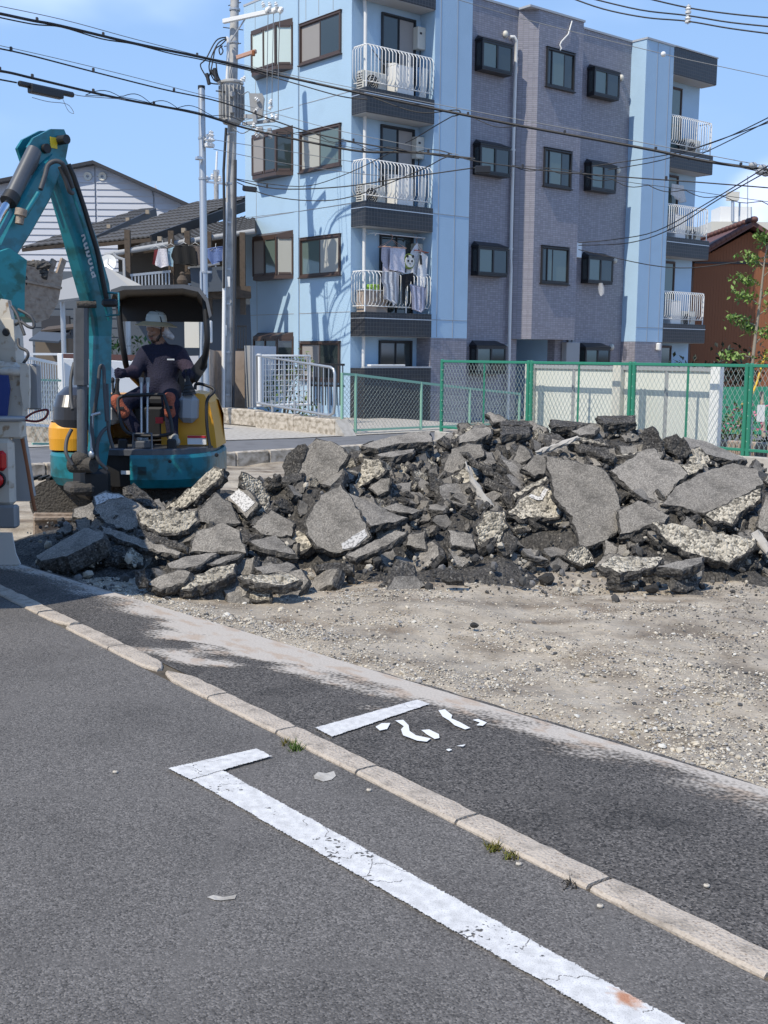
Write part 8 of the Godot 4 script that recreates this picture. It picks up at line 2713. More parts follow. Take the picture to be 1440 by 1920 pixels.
	b.tube(smooth([Vector3(-1.844, 1.266, -11.156), Vector3(-1.834, 1.318, -11.164), Vector3(-1.743, 1.31, -11.112), Vector3(-1.642, 1.261, -11.055), Vector3(-1.706, 1.161, -10.99), Vector3(-1.703, 0.918, -10.957), Vector3(-1.671, 0.716, -10.929)]), 0.016, 8)
	part(t, "grab_rail", b)
	# canopy
	b = mk("hood_dark", o)
	var prof = [Vector3(-2.635, 2.14, -11.025), Vector3(-2.611, 2.205, -11.034), Vector3(-2.51, 2.241, -11.039), Vector3(-1.917, 2.261, -11.041), Vector3(-1.765, 2.228, -11.037), Vector3(-1.688, 2.128, -11.023), Vector3(-1.652, 1.968, -11.001)]
	for i in 6:
		var p: Vector3 = prof[i]
		var q: Vector3 = prof[i + 1]
		var bk = Vector3(-0.24, 0.0, -1.35)
		b.quad(p, q, q + bk, p + bk)
	part(t, "canopy_roof", b)
	b = mk("machine_black", o)
	for i in 6:
		var p: Vector3 = prof[i]
		var q: Vector3 = prof[i + 1]
		var inn: Vector3 = Vector3(-2.142, 1.923, -10.995)
		var p2 = p.lerp(inn, 0.05) - Vector3(0, 0.02, 0)
		var q2 = q.lerp(inn, 0.05) - Vector3(0, 0.02, 0)
		var bk = Vector3(-0.24, -0.01, -1.34)
		b.quad(p2 + bk, q2 + bk, q2, p2)
	for bz in [-1.34, -1.36]:
		var c0: Vector3 = prof[0].lerp(prof[3], 0.03) + Vector3(-0.22, -0.2, bz)
		var c1: Vector3 = prof[6] + Vector3(-0.26, 0.0, bz)
		var tp: float = prof[3].y - 0.03
		b.quad(Vector3(c0.x, c0.y, c0.z), Vector3(c1.x, c0.y, c1.z), Vector3(c1.x, tp, c1.z), Vector3(c0.x, tp, c0.z))
	part(t, "canopy_lining", b)
	b = mk("machine_grey", o)
	for i in 6:
		var p: Vector3 = prof[i]
		var q: Vector3 = prof[i + 1]
		var inn: Vector3 = Vector3(-2.142, 1.923, -10.995)
		b.quad(p.lerp(inn, 0.05) - Vector3(0, 0.02, 0), q.lerp(inn, 0.05) - Vector3(0, 0.02, 0), q, p)
	part(t, "canopy_visor", b)
	for q in [[Vector3(-1.743, 2.135, -11.175), Vector3(-1.719, 1.83, -11.133), Vector3(-1.731, 1.652, -11.159), Vector3(-1.8, 1.471, -11.286), Vector3(-1.969, 1.298, -11.464)], [Vector3(-2.644, 2.063, -11.468), Vector3(-2.62, 1.828, -11.436), Vector3(-2.598, 1.619, -11.458), Vector3(-2.588, 1.434, -11.583), Vector3(-2.512, 1.296, -11.766)]]:
		b = mk("machine_black", o)
		b.tube(smooth(q), 0.03, 8)
		part(t, "canopy_post", b)
	b = mk("machine_black", o)
	b.prism(PackedVector2Array([Vector2(0, 0), Vector2(0.16, 0.2), Vector2(0.16, 0.02), Vector2(0.05, -0.14)]), -0.02, 0.02, Transform3D(Basis(), Vector3(-1.904, 1.459, -11.284)))
	part(t, "post_gusset", b)
	# swing bracket, boom
	b = mk("machine_black", o)
	b.box(Vector3(-2.7, 0.422, -10.485), Vector3(0.24, 0.28, 0.4), Basis(Vector3.UP, 0.6), 0.04)
	part(t, "swing_bracket", b)
	b = mk("track_mud", o)
	b.cyl(Vector3(-2.834, 0.601, -10.308), Vector3(-2.606, 0.613, -10.208), 0.07, 12)
	b.box(Vector3(-2.778, 0.39, -10.329), Vector3(0.22, 0.1, 0.3), Basis(Vector3.UP, 0.5), 0.03)
	part(t, "pivot_casting", b)
	b = mk("teal", o)
	sweep(b, [Vector3(-2.658, 0.452, -10.438), Vector3(-2.622, 0.792, -10.485), Vector3(-2.618, 1.423, -10.572), Vector3(-2.616, 1.763, -10.599), Vector3(-2.612, 1.955, -10.565), Vector3(-2.637, 2.188, -10.476), Vector3(-2.707, 2.597, -10.331), Vector3(-2.828, 3.099, -10.178), Vector3(-2.871, 3.263, -10.12)], [0.1, 0.12, 0.125, 0.13, 0.15, 0.165, 0.165, 0.15, 0.13], [0.16, 0.19, 0.19, 0.19, 0.23, 0.28, 0.27, 0.22, 0.19], SD)
	var boom = part(t, "boom", b)
	# ribs along the boom's edge
	b = mk("teal", o)
	b.tube([Vector3(-2.49, 1.904, -10.437), Vector3(-2.535, 2.182, -10.354), Vector3(-2.601, 2.586, -10.208), Vector3(-2.708, 3.04, -10.069)], 0.018, 6)
	part(boom, "edge_rib", b)
	b = mk("machine_black", o)
	b.tube([Vector3(-2.492, 2.09, -10.362), Vector3(-2.543, 2.5, -10.267), Vector3(-2.619, 2.852, -10.164), Vector3(-2.687, 3.111, -10.099), Vector3(-2.719, 3.202, -10.061)], 0.022, 6)
	part(boom, "hose", b)
	# lettering down the boom's side
	var tx = TextMesh.new()
	var sf = SystemFont.new()
	sf.font_names = PackedStringArray(["Droid Sans"])
	sf.font_weight = 700
	tx.font = sf
	tx.text = "Kubota"
	tx.font_size = 64
	tx.pixel_size = 0.00185
	tx.depth = 0.004
	tx.material = MT.sticker_white
	var tm = MeshInstance3D.new()
	tm.mesh = tx
	tm.name = "lettering"
	boom.add_child(tm)
	var dn: Vector3 = (Vector3(-2.612, 1.955, -10.565) - Vector3(-2.707, 2.597, -10.331)).normalized()
	var zt = (SD - dn * SD.dot(dn)).normalized()
	tm.transform = Transform3D(Basis(dn, zt.cross(dn), zt), Vector3(-2.691, 2.47, -10.364) + zt * 0.086 - o)
	b = mk("sticker_yellow", o)
	b.box(Vector3(-2.619, 1.608, -10.598) + SD * 0.066 - HD * 0.02, Vector3(0.04, 0.14, 0.006), Basis(HD, Vector3.UP, SD).orthonormalized())
	part(boom, "sticker", b)
	# boom cylinder in front of it
	b = mk("machine_grey", o)
	sweep(b, [Vector3(-2.735, 1.322, -10.336), Vector3(-2.719, 2.003, -10.35)], [0.125, 0.125], [0.1, 0.1], Vector3(1, 0, 0), 0.025)
	part(t, "cylinder_guard", b)
	b = mk("machine_grey", o)
	b.cyl(Vector3(-2.73, 1.321, -10.356), Vector3(-2.725, 0.688, -10.269), 0.046, 14)
	part(t, "boom_cylinder", b)
	b = mk("track_mud", o)
	b.cyl(Vector3(-2.758, 2.031, -10.353), Vector3(-2.599, 2.044, -10.406), 0.035, 10)
	b.ball(Vector3(-2.744, 0.654, -10.264), Vector3(0.09, 0.08, 0.09), 10, 7)
	part(t, "pin", b)
	# work lamp
	b = mk("teal", o)
	b.tube([Vector3(-2.511, 2.146, -10.369), Vector3(-2.376, 2.135, -10.317), Vector3(-2.369, 1.948, -10.291), Vector3(-2.5, 1.939, -10.341)], 0.012, 5)
	var lb = part(t, "work_lamp", b)
	b = mk("machine_black", o)
	b.box(Vector3(-2.451, 2.05, -10.306), Vector3(0.14, 0.07, 0.07), Basis(), 0.02)
	part(lb, "lamp_body", b)
	# hoses at the boom foot
	for q in [[Vector3(-2.831, 1.519, -10.485), Vector3(-2.845, 1.376, -10.414), Vector3(-2.83, 1.187, -10.338), Vector3(-2.801, 1.104, -10.276)], [Vector3(-2.622, 1.07, -10.322), Vector3(-2.578, 1.286, -10.301), Vector3(-2.561, 1.475, -10.327), Vector3(-2.527, 1.476, -10.327), Vector3(-2.516, 1.286, -10.301), Vector3(-2.494, 1.002, -10.262)], [Vector3(-2.823, 0.925, -10.302), Vector3(-2.851, 0.833, -10.239), Vector3(-2.841, 0.719, -10.172), Vector3(-2.783, 0.616, -10.158)], [Vector3(-2.491, 0.952, -10.305), Vector3(-2.534, 0.9, -10.217), Vector3(-2.566, 0.792, -10.182), Vector3(-2.555, 0.665, -10.165), Vector3(-2.49, 0.576, -10.203)], [Vector3(-2.587, 0.67, -10.216), Vector3(-2.594, 0.769, -10.179), Vector3(-2.615, 0.957, -10.205), Vector3(-2.616, 1.051, -10.218)], [Vector3(-2.509, 1.332, -10.358), Vector3(-2.493, 1.096, -10.305), Vector3(-2.481, 0.906, -10.279), Vector3(-2.447, 0.762, -10.279)]]:
		b = mk("hose", o)
		b.tube(smooth(q), 0.017, 7)
		part(t, "hose", b)
	b = mk("galvanised", o)
	b.tube([Vector3(-2.613, 0.731, -10.174), Vector3(-2.611, 1.061, -10.22), Vector3(-2.545, 1.079, -10.242)], 0.016, 7)
	b.ball(Vector3(-2.613, 0.712, -10.171), Vector3(0.03, 0.04, 0.03), 8, 5)
	part(t, "hydraulic_pipe", b)
	# knuckle at the top of the boom
	var kp: Vector3 = Vector3(-2.893, 3.276, -10.041)
	for s in [-0.07, 0.07]:
		b = mk("teal", o)
		b.prism(PackedVector2Array([Vector2(-0.02, -0.2), Vector2(0.13, -0.02), Vector2(0.17, 0.13), Vector2(0.12, 0.22), Vector2(-0.02, 0.2), Vector2(-0.2, 0.1), Vector2(-0.26, 0.02), Vector2(-0.22, -0.08), Vector2(-0.12, -0.12)]), s - 0.015, s + 0.015, Transform3D(Basis(-HD, Vector3.UP, SD), kp))
		part(t, "arm_knuckle", b)
	b = mk("sticker_yellow", o)
	b.box(kp + SD * 0.09 + Vector3(0, 0.09, 0) - HD * 0.0, Vector3(0.07, 0.09, 0.006), Basis(-HD, Vector3.UP, SD))
	part(t, "sticker", b)
	for q in [Vector3(-2.747, 3.396, -10.017), Vector3(-2.885, 3.304, -9.924)]:
		b = mk("machine_black", o)
		b.cyl(q - SD * 0.06, q + SD * 0.05, 0.04, 12)
		part(t, "pin", b)
	# stick and its cylinder
	b = mk("teal", o)
	sweep(b, [Vector3(-2.853, 3.235, -10.055), Vector3(-2.92, 2.986, -9.859), Vector3(-3.021, 2.677, -9.635), Vector3(-3.107, 2.387, -9.413), Vector3(-3.183, 2.133, -9.207)], [0.13, 0.13, 0.13, 0.12, 0.1], [0.16, 0.24, 0.23, 0.19, 0.15], SD)
	part(t, "stick", b)
	b = mk("machine_grey", o)
	b.cyl(Vector3(-2.934, 3.273, -9.818), Vector3(-3.051, 2.867, -9.56), 0.062, 16)
	part(t, "arm_cylinder", b)
	b = mk("machine_black", o)
	b.cyl(Vector3(-3.05, 2.877, -9.572), Vector3(-3.071, 2.815, -9.523), 0.07, 16)
	part(t, "gland", b)
	b = mk("chrome", o)
	b.cyl(Vector3(-3.071, 2.825, -9.534), Vector3(-3.182, 2.493, -9.307), 0.032, 12)
	part(t, "piston_rod", b)
	b = mk("teal", o)
	b.tube([Vector3(-2.865, 2.908, -9.667), Vector3(-2.944, 2.706, -9.518)], 0.022, 7)
	part(t, "hydraulic_pipe", b)
	b = mk("bucket_steel", o)
	b.cyl(Vector3(-2.965, 2.703, -9.487), Vector3(-2.973, 2.638, -9.478), 0.035, 8)
	b.cyl(Vector3(-2.956, 2.758, -9.495), Vector3(-2.965, 2.703, -9.487), 0.05, 8)
	part(t, "valve", b)
	for q in [[Vector3(-2.848, 2.939, -9.671), Vector3(-2.829, 3.055, -9.738), Vector3(-2.818, 3.151, -9.801), Vector3(-2.762, 3.19, -9.827), Vector3(-2.708, 3.169, -9.854), Vector3(-2.69, 3.087, -9.944), Vector3(-2.673, 3, -10.003)], [Vector3(-2.749, 3.159, -9.904), Vector3(-2.717, 3.065, -9.941), Vector3(-2.694, 2.97, -9.978), Vector3(-2.681, 2.959, -10.027)], [Vector3(-2.898, 3.238, -9.813), Vector3(-2.918, 3.147, -9.781), Vector3(-2.952, 3.076, -9.741)]]:
		b = mk("hose", o)
		b.tube(smooth(q), 0.02, 7)
		part(t, "hose", b)
	# bucket, mouth upwards; frame: along the boom's heading, up, across
	var bo: Vector3 = Vector3(-2.904, 2.114, -9.204)
	var pr = [Vector2(0.05, 0.2), Vector2(0.02, -0.06), Vector2(-0.06, -0.22), Vector2(-0.16, -0.265), Vector2(-0.27, -0.23), Vector2(-0.37, -0.1), Vector2(-0.43, 0.13)]
	var bx = func(p: Vector2, s: float) -> Vector3: return bo + HD * p.x + Vector3(0, p.y, 0) + SD * s
	var bw = 0.46
	for s in [0.0, -bw]:
		b = mk("bucket_steel", o)
		var pv = PackedVector2Array(pr)
		b.prism(pv, s - 0.012, s + 0.012, Transform3D(Basis(HD, Vector3.UP, HD.cross(Vector3.UP)), bo) if false else Transform3D(Basis(-HD, Vector3.UP, SD), bo) * Transform3D(Basis(Vector3(-1, 0, 0), Vector3(0, 1, 0), Vector3(0, 0, 1)), Vector3.ZERO))
		part(t, "bucket_side", b)
	b = mk("teal_worn", o)
	for i in pr.size() - 1:
		var p: Vector2 = pr[i]
		var q: Vector2 = pr[i + 1]
		b.quad(bx.call(p, 0.0), bx.call(q, 0.0), bx.call(q, -bw), bx.call(p, -bw))
		b.quad(bx.call(p * 0.95, -bw), bx.call(q * 0.95, -bw), bx.call(q * 0.95, 0.0), bx.call(p * 0.95, 0.0))
	part(t, "bucket_shell", b)
	b = mk("bucket_steel", o)
	b.beam(bx.call(Vector2(-0.2, 0.04), 0.014), bx.call(Vector2(-0.4, 0.02), 0.014), 0.03, 0.02)
	b.beam(bx.call(Vector2(0.0, 0.06), 0.014), bx.call(Vector2(-0.2, 0.04), 0.014), 0.03, 0.02)
	part(t, "bucket_weld", b)
	for k in 4:
		b = mk("bucket_steel", o)
		var e: Vector3 = bx.call(Vector2(-0.43, 0.13), -0.05 - k * 0.12)
		b.beam(e, e - HD * 0.06 + Vector3(0, 0.13, 0), 0.05, 0.025, SD)
		part(t, "bucket_tooth", b)
	for s in [0.0, 0.3]:
		b = mk("teal_worn", o)
		b.prism(PackedVector2Array([Vector2(-0.06, 0.22), Vector2(0.1, 0.3), Vector2(0.27, 0.24), Vector2(0.2, -0.05), Vector2(0.06, -0.22), Vector2(-0.02, -0.2), Vector2(-0.03, 0.0)]), s - 0.03, s + 0.014, Transform3D(Basis(HD, Vector3.UP, -SD), bo))
		part(t, "bucket_ear", b)
	b = mk("teal_worn", o)
	b.cyl(bx.call(Vector2(0.12, 0.17), -0.4), bx.call(Vector2(0.12, 0.17), 0.02), 0.05, 12)
	part(t, "bucket_pin", b)
	b = mk("teal_worn", o)
	sweep(b, [bx.call(Vector2(0.16, 0.2), -0.2), bx.call(Vector2(0.22, 0.4), -0.2), bx.call(Vector2(0.2, 0.55), -0.2)], [0.12, 0.14, 0.16], [0.09, 0.11, 0.12], SD)
	part(t, "tipping_link", b)
	# what it carries
	var r = RandomNumberGenerator.new()
	r.seed = 8
	for q in [[Vector2(-0.22, 0.22), -0.16, 0.2, "flat broken slab on top of the bucket load", 0.06], [Vector2(-0.18, 0.14), -0.22, 0.24, "thick broken slab lying in the raised bucket", 0.09], [Vector2(-0.05, 0.08), -0.1, 0.14, "broken lump at the near side of the raised bucket", 0.08]]:
		var poly = []
		for j in 7:
			var a = TAU * (j + r.randf_range(-0.2, 0.2)) / 7
			poly.append(Vector2(cos(a), sin(a) * 0.7) * q[2] * r.randf_range(0.85, 1.1))
		var ch = thing("rubble_chunk", bx.call(q[0], q[1]), q[3], "rubble", "slabs in the bucket")
		ch.basis = slab_basis(Vector3(r.randf_range(-0.25, 0.25), 1, r.randf_range(-0.1, 0.3)).normalized(), r.randf())
		part(ch, "slab_body", chunk_mesh(poly, q[4], "s", 700 + int(q[2] * 100)))

# ---------------------------------------------------------------- the driver
func sdf_mesh(b: MB, bones: Array, cell: float, kk: float, m: Material):
	# bones: [a, b, ra, rb, colour]; smooth union of tapered capsules, meshed as surface nets
	b.m(m)
	var lo = Vector3.INF
	var hi = -Vector3.INF
	for q in bones:
		var rr = Vector3.ONE * (maxf(q[2], q[3]) + cell * 3.0)
		lo = lo.min(q[0] - rr).min(q[1] - rr)
		hi = hi.max(q[0] + rr).max(q[1] + rr)
	var nx = int((hi.x - lo.x) / cell) + 2
	var ny = int((hi.y - lo.y) / cell) + 2
	var nz = int((hi.z - lo.z) / cell) + 2
	var f = PackedFloat32Array()
	f.resize(nx * ny * nz)
	f.fill(1.0)
	var near = PackedFloat32Array()
	near.resize(nx * ny * nz)
	near.fill(1.0)
	var who = PackedByteArray()
	who.resize(nx * ny * nz)
	for bi in bones.size():
		var q: Array = bones[bi]
		var pa: Vector3 = q[0]
		var ba: Vector3 = q[1] - pa
		var l2 = maxf(ba.length_squared(), 1e-9)
		var mg = maxf(q[2], q[3]) + kk * 1.5 + cell * 2.0
		var i0 = (pa.min(q[1]) - Vector3.ONE * mg - lo) / cell
		var i1 = (pa.max(q[1]) + Vector3.ONE * mg - lo) / cell
		var ra: float = q[2]
		var rb: float = q[3]
		for z in range(maxi(0, int(i0.z)), mini(nz - 1, int(i1.z)) + 1):
			for y in range(maxi(0, int(i0.y)), mini(ny - 1, int(i1.y)) + 1):
				var row = (z * ny + y) * nx
				for x in range(maxi(0, int(i0.x)), mini(nx - 1, int(i1.x)) + 1):
					var p = lo + Vector3(x, y, z) * cell - pa
					var h = clampf(p.dot(ba) / l2, 0.0, 1.0)
					var d = (p - ba * h).length() - lerpf(ra, rb, h)
					var k = row + x
					if d < near[k]:
						near[k] = d
						who[k] = bi
					var e = f[k]
					var mix = maxf(kk - absf(e - d), 0.0) / kk
					f[k] = minf(e, d) - mix * mix * kk * 0.25
	var vid = PackedInt32Array()
	vid.resize(nx * ny * nz)
	vid.fill(-1)
	var vp = PackedVector3Array()
	var vc = PackedColorArray()
	var off = [0, 1, nx, nx + 1, nx * ny, nx * ny + 1, nx * ny + nx, nx * ny + nx + 1]
	var cor = [Vector3(0, 0, 0), Vector3(1, 0, 0), Vector3(0, 1, 0), Vector3(1, 1, 0), Vector3(0, 0, 1), Vector3(1, 0, 1), Vector3(0, 1, 1), Vector3(1, 1, 1)]
	var ed = [0, 1, 2, 3, 4, 5, 6, 7, 0, 2, 1, 3, 4, 6, 5, 7, 0, 4, 1, 5, 2, 6, 3, 7]
	for z in nz - 1:
		for y in ny - 1:
			for x in nx - 1:
				var k = (z * ny + y) * nx + x
				var s = 0
				for c in 8:
					if f[k + off[c]] < 0.0: s += 1
				if s == 0 or s == 8: continue
				var sum = Vector3.ZERO
				var n = 0
				for e in range(0, 24, 2):
					var fa = f[k + off[ed[e]]]
					var fb = f[k + off[ed[e + 1]]]
					if (fa < 0.0) != (fb < 0.0):
						sum += (cor[ed[e]] as Vector3).lerp(cor[ed[e + 1]], fa / (fa - fb))
						n += 1
				vid[k] = vp.size()
				vp.append(lo + (Vector3(x, y, z) + sum / n) * cell)
				vc.append(bones[who[k]][4])
	# normals from the field
	var vn = PackedVector3Array()
	for v in vp:
		var g = (v - lo) / cell
		var x = clampi(int(g.x), 1, nx - 2)
		var y = clampi(int(g.y), 1, ny - 2)
		var z = clampi(int(g.z), 1, nz - 2)
		var k = (z * ny + y) * nx + x
		var gr = Vector3.ZERO
		for c in 8:
			var kc: int = k + off[c]
			if kc + nx * ny < f.size() and kc - nx * ny >= 0:
				gr += Vector3(f[kc + 1] - f[kc - 1], f[kc + nx] - f[kc - nx], f[kc + nx * ny] - f[kc - nx * ny])
		vn.append(gr.normalized())
	for z in range(1, nz - 1):
		for y in range(1, ny - 1):
			for x in range(1, nx - 1):
				var k = (z * ny + y) * nx + x
				var ins = f[k] < 0.0
				for ax in 3:
					var st: int = [1, nx, nx * ny][ax]
					if (f[k + st] < 0.0) == ins: continue
					var u: int = [nx, nx * ny, 1][ax]
					var w: int = [nx * ny, 1, nx][ax]
					var q = [vid[k], vid[k - u], vid[k - u - w], vid[k - w]]
					if q.min() < 0: continue
					if not ins: q.reverse()
					for tr in [[0, 1, 2], [0, 2, 3]]:
						for e in [0, 2, 1]:
							var i: int = q[tr[e]]
							b.cur.v.append(vp[i] + b.off); b.cur.n.append(vn[i]); b.cur.c.append(vc[i])

func hand_bones(o: Vector3, fw: Vector3, up: Vector3, thumb: float, c: Color) -> Array:
	# a gloved hand closed round an upright grip: fw points from wrist to knuckles, up is the grip's axis
	var s = fw.cross(up).normalized() * thumb
	var out = [[o, o + fw * 0.075, 0.03, 0.034, c], [o + fw * 0.02 + up * 0.02, o + fw * 0.075 + up * 0.028, 0.024, 0.02, c], [o + fw * 0.02 - up * 0.02, o + fw * 0.075 - up * 0.028, 0.024, 0.018, c]]
	for i in 4:
		var h = 0.034 - i * 0.022
		var L = 0.04 - absf(i - 1.2) * 0.004
		var k0 = o + fw * 0.085 + up * h
		var k1 = k0 + fw * (L * 0.55) + s * (L * 0.7)
		var k2 = k1 - fw * (L * 0.35) + s * (L * 0.75)
		out.append([k0, k1, 0.0115, 0.0105, c]); out.append([k1, k2, 0.0105, 0.0095, c])
	out.append([o + fw * 0.03 + up * 0.03, o + fw * 0.055 + up * 0.045 + s * 0.04, 0.014, 0.012, c])
	out.append([o + fw * 0.055 + up * 0.045 + s * 0.04, o + fw * 0.085 + up * 0.035 + s * 0.055, 0.012, 0.01, c])
	return out

func build_person():
	var navy = Color(0.012, 0.012, 0.035)
	var plum = Color(0.036, 0.024, 0.044)
	var pant = Color(0.008, 0.011, 0.028)
	var glove = Color(0.008, 0.011, 0.03)
	var shoe = Color(0.36, 0.35, 0.32)
	var skin = Color(0.30, 0.165, 0.11)
	var seat: Vector3 = Vector3(-2.234, 1.177, -11.396)
	var t = thing("person", Vector3(seat.x, seat.y - 0.05, seat.z), "person in a dark work shirt and straw hat seated at the excavator controls", "person")
	var o = t.position
	var b = MB.new()
	b.at(o)
	var pel: Vector3 = Vector3(-2.236, 1.244, -11.436)
	var chest: Vector3 = Vector3(-2.235, 1.528, -11.516)
	var nk: Vector3 = Vector3(-2.247, 1.665, -11.534)
	var hd: Vector3 = Vector3(-2.274, 1.832, -11.497)
	var shl: Vector3 = Vector3(-2.403, 1.579, -11.482)
	var shr: Vector3 = Vector3(-2.049, 1.582, -11.523)
	var ell: Vector3 = Vector3(-2.467, 1.428, -11.32)
	var elr: Vector3 = Vector3(-1.905, 1.395, -11.376)
	var hl: Vector3 = Vector3(-2.528, 1.415, -11.106)
	var hr: Vector3 = Vector3(-1.919, 1.411, -11.096)
	var kl: Vector3 = Vector3(-2.54, 1.112, -11.014)
	var kr: Vector3 = Vector3(-2.049, 1.133, -10.966)
	var al: Vector3 = Vector3(-2.357, 0.828, -10.995)
	var ar: Vector3 = Vector3(-2.041, 0.842, -10.977)
	var bones = [
		[pel + Vector3(-0.06, 0, 0), pel + Vector3(0.06, 0, 0), 0.13, 0.13, pant],
		[pel + Vector3(0, 0.08, 0), Vector3(-2.24, 1.411, -11.5), 0.14, 0.145, navy],
		[Vector3(-2.272, 1.422, -11.501), chest + Vector3(-0.05, 0, 0), 0.135, 0.14, navy],
		[Vector3(-2.197, 1.422, -11.501), chest + Vector3(0.05, 0, 0), 0.135, 0.14, navy],
		[shl.lerp(nk, 0.25), shr.lerp(nk, 0.25), 0.095, 0.095, navy],
		[nk - Vector3(0, 0.05, 0), nk + Vector3(0, 0.02, 0), 0.075, 0.062, navy],
		[nk, hd - Vector3(0, 0.06, 0), 0.056, 0.054, skin],
		[shl, ell, 0.078, 0.062, navy], [ell, hl.lerp(ell, 0.18), 0.06, 0.043, plum],
		[shr, elr, 0.08, 0.064, plum], [elr, hr.lerp(elr, 0.2), 0.06, 0.044, navy],
		[pel + Vector3(-0.1, -0.02, 0.02), kl, 0.105, 0.078, pant], [kl, al, 0.072, 0.055, pant],
		[pel + Vector3(0.1, -0.02, 0.02), kr, 0.105, 0.08, pant], [kr, ar, 0.074, 0.056, pant],
		[al - Vector3(0, 0.03, 0.02), Vector3(-2.258, 0.776, -10.806), 0.042, 0.036, shoe],
		[ar - Vector3(0, 0.03, 0.02), Vector3(-1.966, 0.78, -10.786), 0.042, 0.038, shoe]]
	sdf_mesh(b, bones, 0.016, 0.045, MT.cloth)
	# hands closed on the joysticks
	sdf_mesh(b, hand_bones(hl + (ell - hl).normalized() * 0.03, (hl - ell).normalized(), Vector3.UP, 1.0, glove), 0.0065, 0.009, MT.cloth)
	sdf_mesh(b, hand_bones(hr + (elr - hr).normalized() * 0.03, (hr - elr).normalized(), Vector3.UP, -1.0, glove), 0.0065, 0.009, MT.cloth)
	# head: looks down to the bucket side
	var fw = Vector3(-0.62, -0.18, 0.76).normalized()
	var rt = Vector3.UP.cross(fw).normalized()     # the person's left
	var up = fw.cross(rt)
	var H = func(x: float, y: float, z: float) -> Vector3: return hd + rt * x + up * y + fw * z
	var brd = Color(0.07, 0.045, 0.035)
	var hbones = [
		[H.call(0, 0.035, -0.03), H.call(0, 0.04, 0.02), 0.083, 0.078, skin],
		[H.call(0, -0.02, 0.02), H.call(0, -0.06, 0.045), 0.062, 0.046, skin],
		[H.call(0, -0.085, 0.062), H.call(0, -0.092, 0.058), 0.026, 0.024, brd],
		[H.call(-0.03, -0.075, 0.045), H.call(-0.052, -0.05, 0.01), 0.022, 0.02, brd],
		[H.call(0.03, -0.075, 0.045), H.call(0.052, -0.05, 0.01), 0.022, 0.02, brd],
		[H.call(0, 0.018, 0.088), H.call(0, -0.022, 0.106), 0.009, 0.014, skin],
		[H.call(-0.014, -0.024, 0.094), H.call(0.014, -0.024, 0.094), 0.009, 0.009, skin],
		[H.call(-0.036, 0.026, 0.082), H.call(0.036, 0.026, 0.082), 0.012, 0.012, skin],
		[H.call(-0.034, -0.015, 0.07), H.call(-0.03, -0.012, 0.072), 0.02, 0.02, skin],
		[H.call(0.034, -0.015, 0.07), H.call(0.03, -0.012, 0.072), 0.02, 0.02, skin],
		[H.call(-0.02, -0.045, 0.09), H.call(0.02, -0.045, 0.09), 0.008, 0.008, brd],
		[H.call(-0.016, -0.057, 0.09), H.call(0.016, -0.057, 0.09), 0.007, 0.007, Color(0.27, 0.1, 0.08)],
		[H.call(-0.084, 0.0, -0.005), H.call(-0.086, 0.025, -0.012), 0.014, 0.018, skin],
		[H.call(0.084, 0.0, -0.005), H.call(0.086, 0.025, -0.012), 0.014, 0.018, skin]]
	sdf_mesh(b, hbones, 0.0068, 0.016, MT.skin)
	var body = part(t, "body", b)
	MT.skin.albedo_color = Color.WHITE
	for s in [-1.0, 1.0]:
		var eb = mk("black", o)
		eb.ball(H.call(0.031 * s, 0.008, 0.083), Vector3(0.011, 0.006, 0.008), 8, 5, Basis(rt, up, fw))
		part(t, "eye", eb)
		eb = mk("black", o)
		eb.tube([H.call(0.016 * s, 0.028, 0.094), H.call(0.046 * s, 0.03, 0.083)], 0.004, 5)
		part(t, "eyebrow", eb)
	# towel wrapped under the hat, hanging behind
	var tb = MB.new()
	tb.at(o)
	var tc = Color(0.66, 0.66, 0.68)
	sdf_mesh(tb, [[H.call(0, 0.06, -0.03), H.call(0, 0.062, 0.012), 0.092, 0.086, tc], [H.call(0.07, 0.03, -0.03), H.call(0.07, -0.05, -0.06), 0.035, 0.03, tc], [H.call(0.05, -0.02, -0.08), H.call(0.09, -0.08, -0.1), 0.03, 0.028, tc], [H.call(-0.06, 0.03, -0.05), H.call(-0.04, -0.05, -0.07), 0.03, 0.03, tc]], 0.009, 0.03, MT.cloth)
	part(t, "towel", tb, "white towel tied round the head")
	# straw hat: wide brim, cloth crown, chin strap
	var hb = mk("straw", o)
	var hc: Vector3 = H.call(0, 0.085, -0.01)
	hb.lathe([Vector2(0.08, -0.012), Vector2(0.13, -0.01), Vector2(0.175, -0.03), Vector2(0.205, -0.042), Vector2(0.207, -0.037), Vector2(0.175, -0.022), Vector2(0.13, 0.0), Vector2(0.1, 0.004)], 28, hc, Vector3(0.05, 1, 0.02))
	var hat = part(t, "hat", hb, "wide straw hat with a pale band")
	hb = mk("hat_cloth", o)
	hb.lathe([Vector2(0.104, 0.0), Vector2(0.104, 0.03), Vector2(0.095, 0.07), Vector2(0.065, 0.1), Vector2(0.0, 0.112)], 24, hc, Vector3(0.05, 1, 0.02))
	part(hat, "crown", hb)
	hb = mk("black", o)
	var st = []
	for i in 9:
		var a = PI * i / 8
		st.append(hc + rt * (cos(a) * 0.108) + up * (sin(a) * 0.118 - 0.005) + fw * 0.02)
	hb.tube(st, 0.007, 5)
	hb.tube([H.call(0.1, 0.06, 0.015), H.call(0.088, -0.02, 0.03), H.call(0.05, -0.09, 0.04), H.call(0.0, -0.118, 0.05), H.call(-0.05, -0.09, 0.04), H.call(-0.088, -0.02, 0.03), H.call(-0.1, 0.06, 0.015)], 0.006, 5)
	part(hat, "strap", hb)
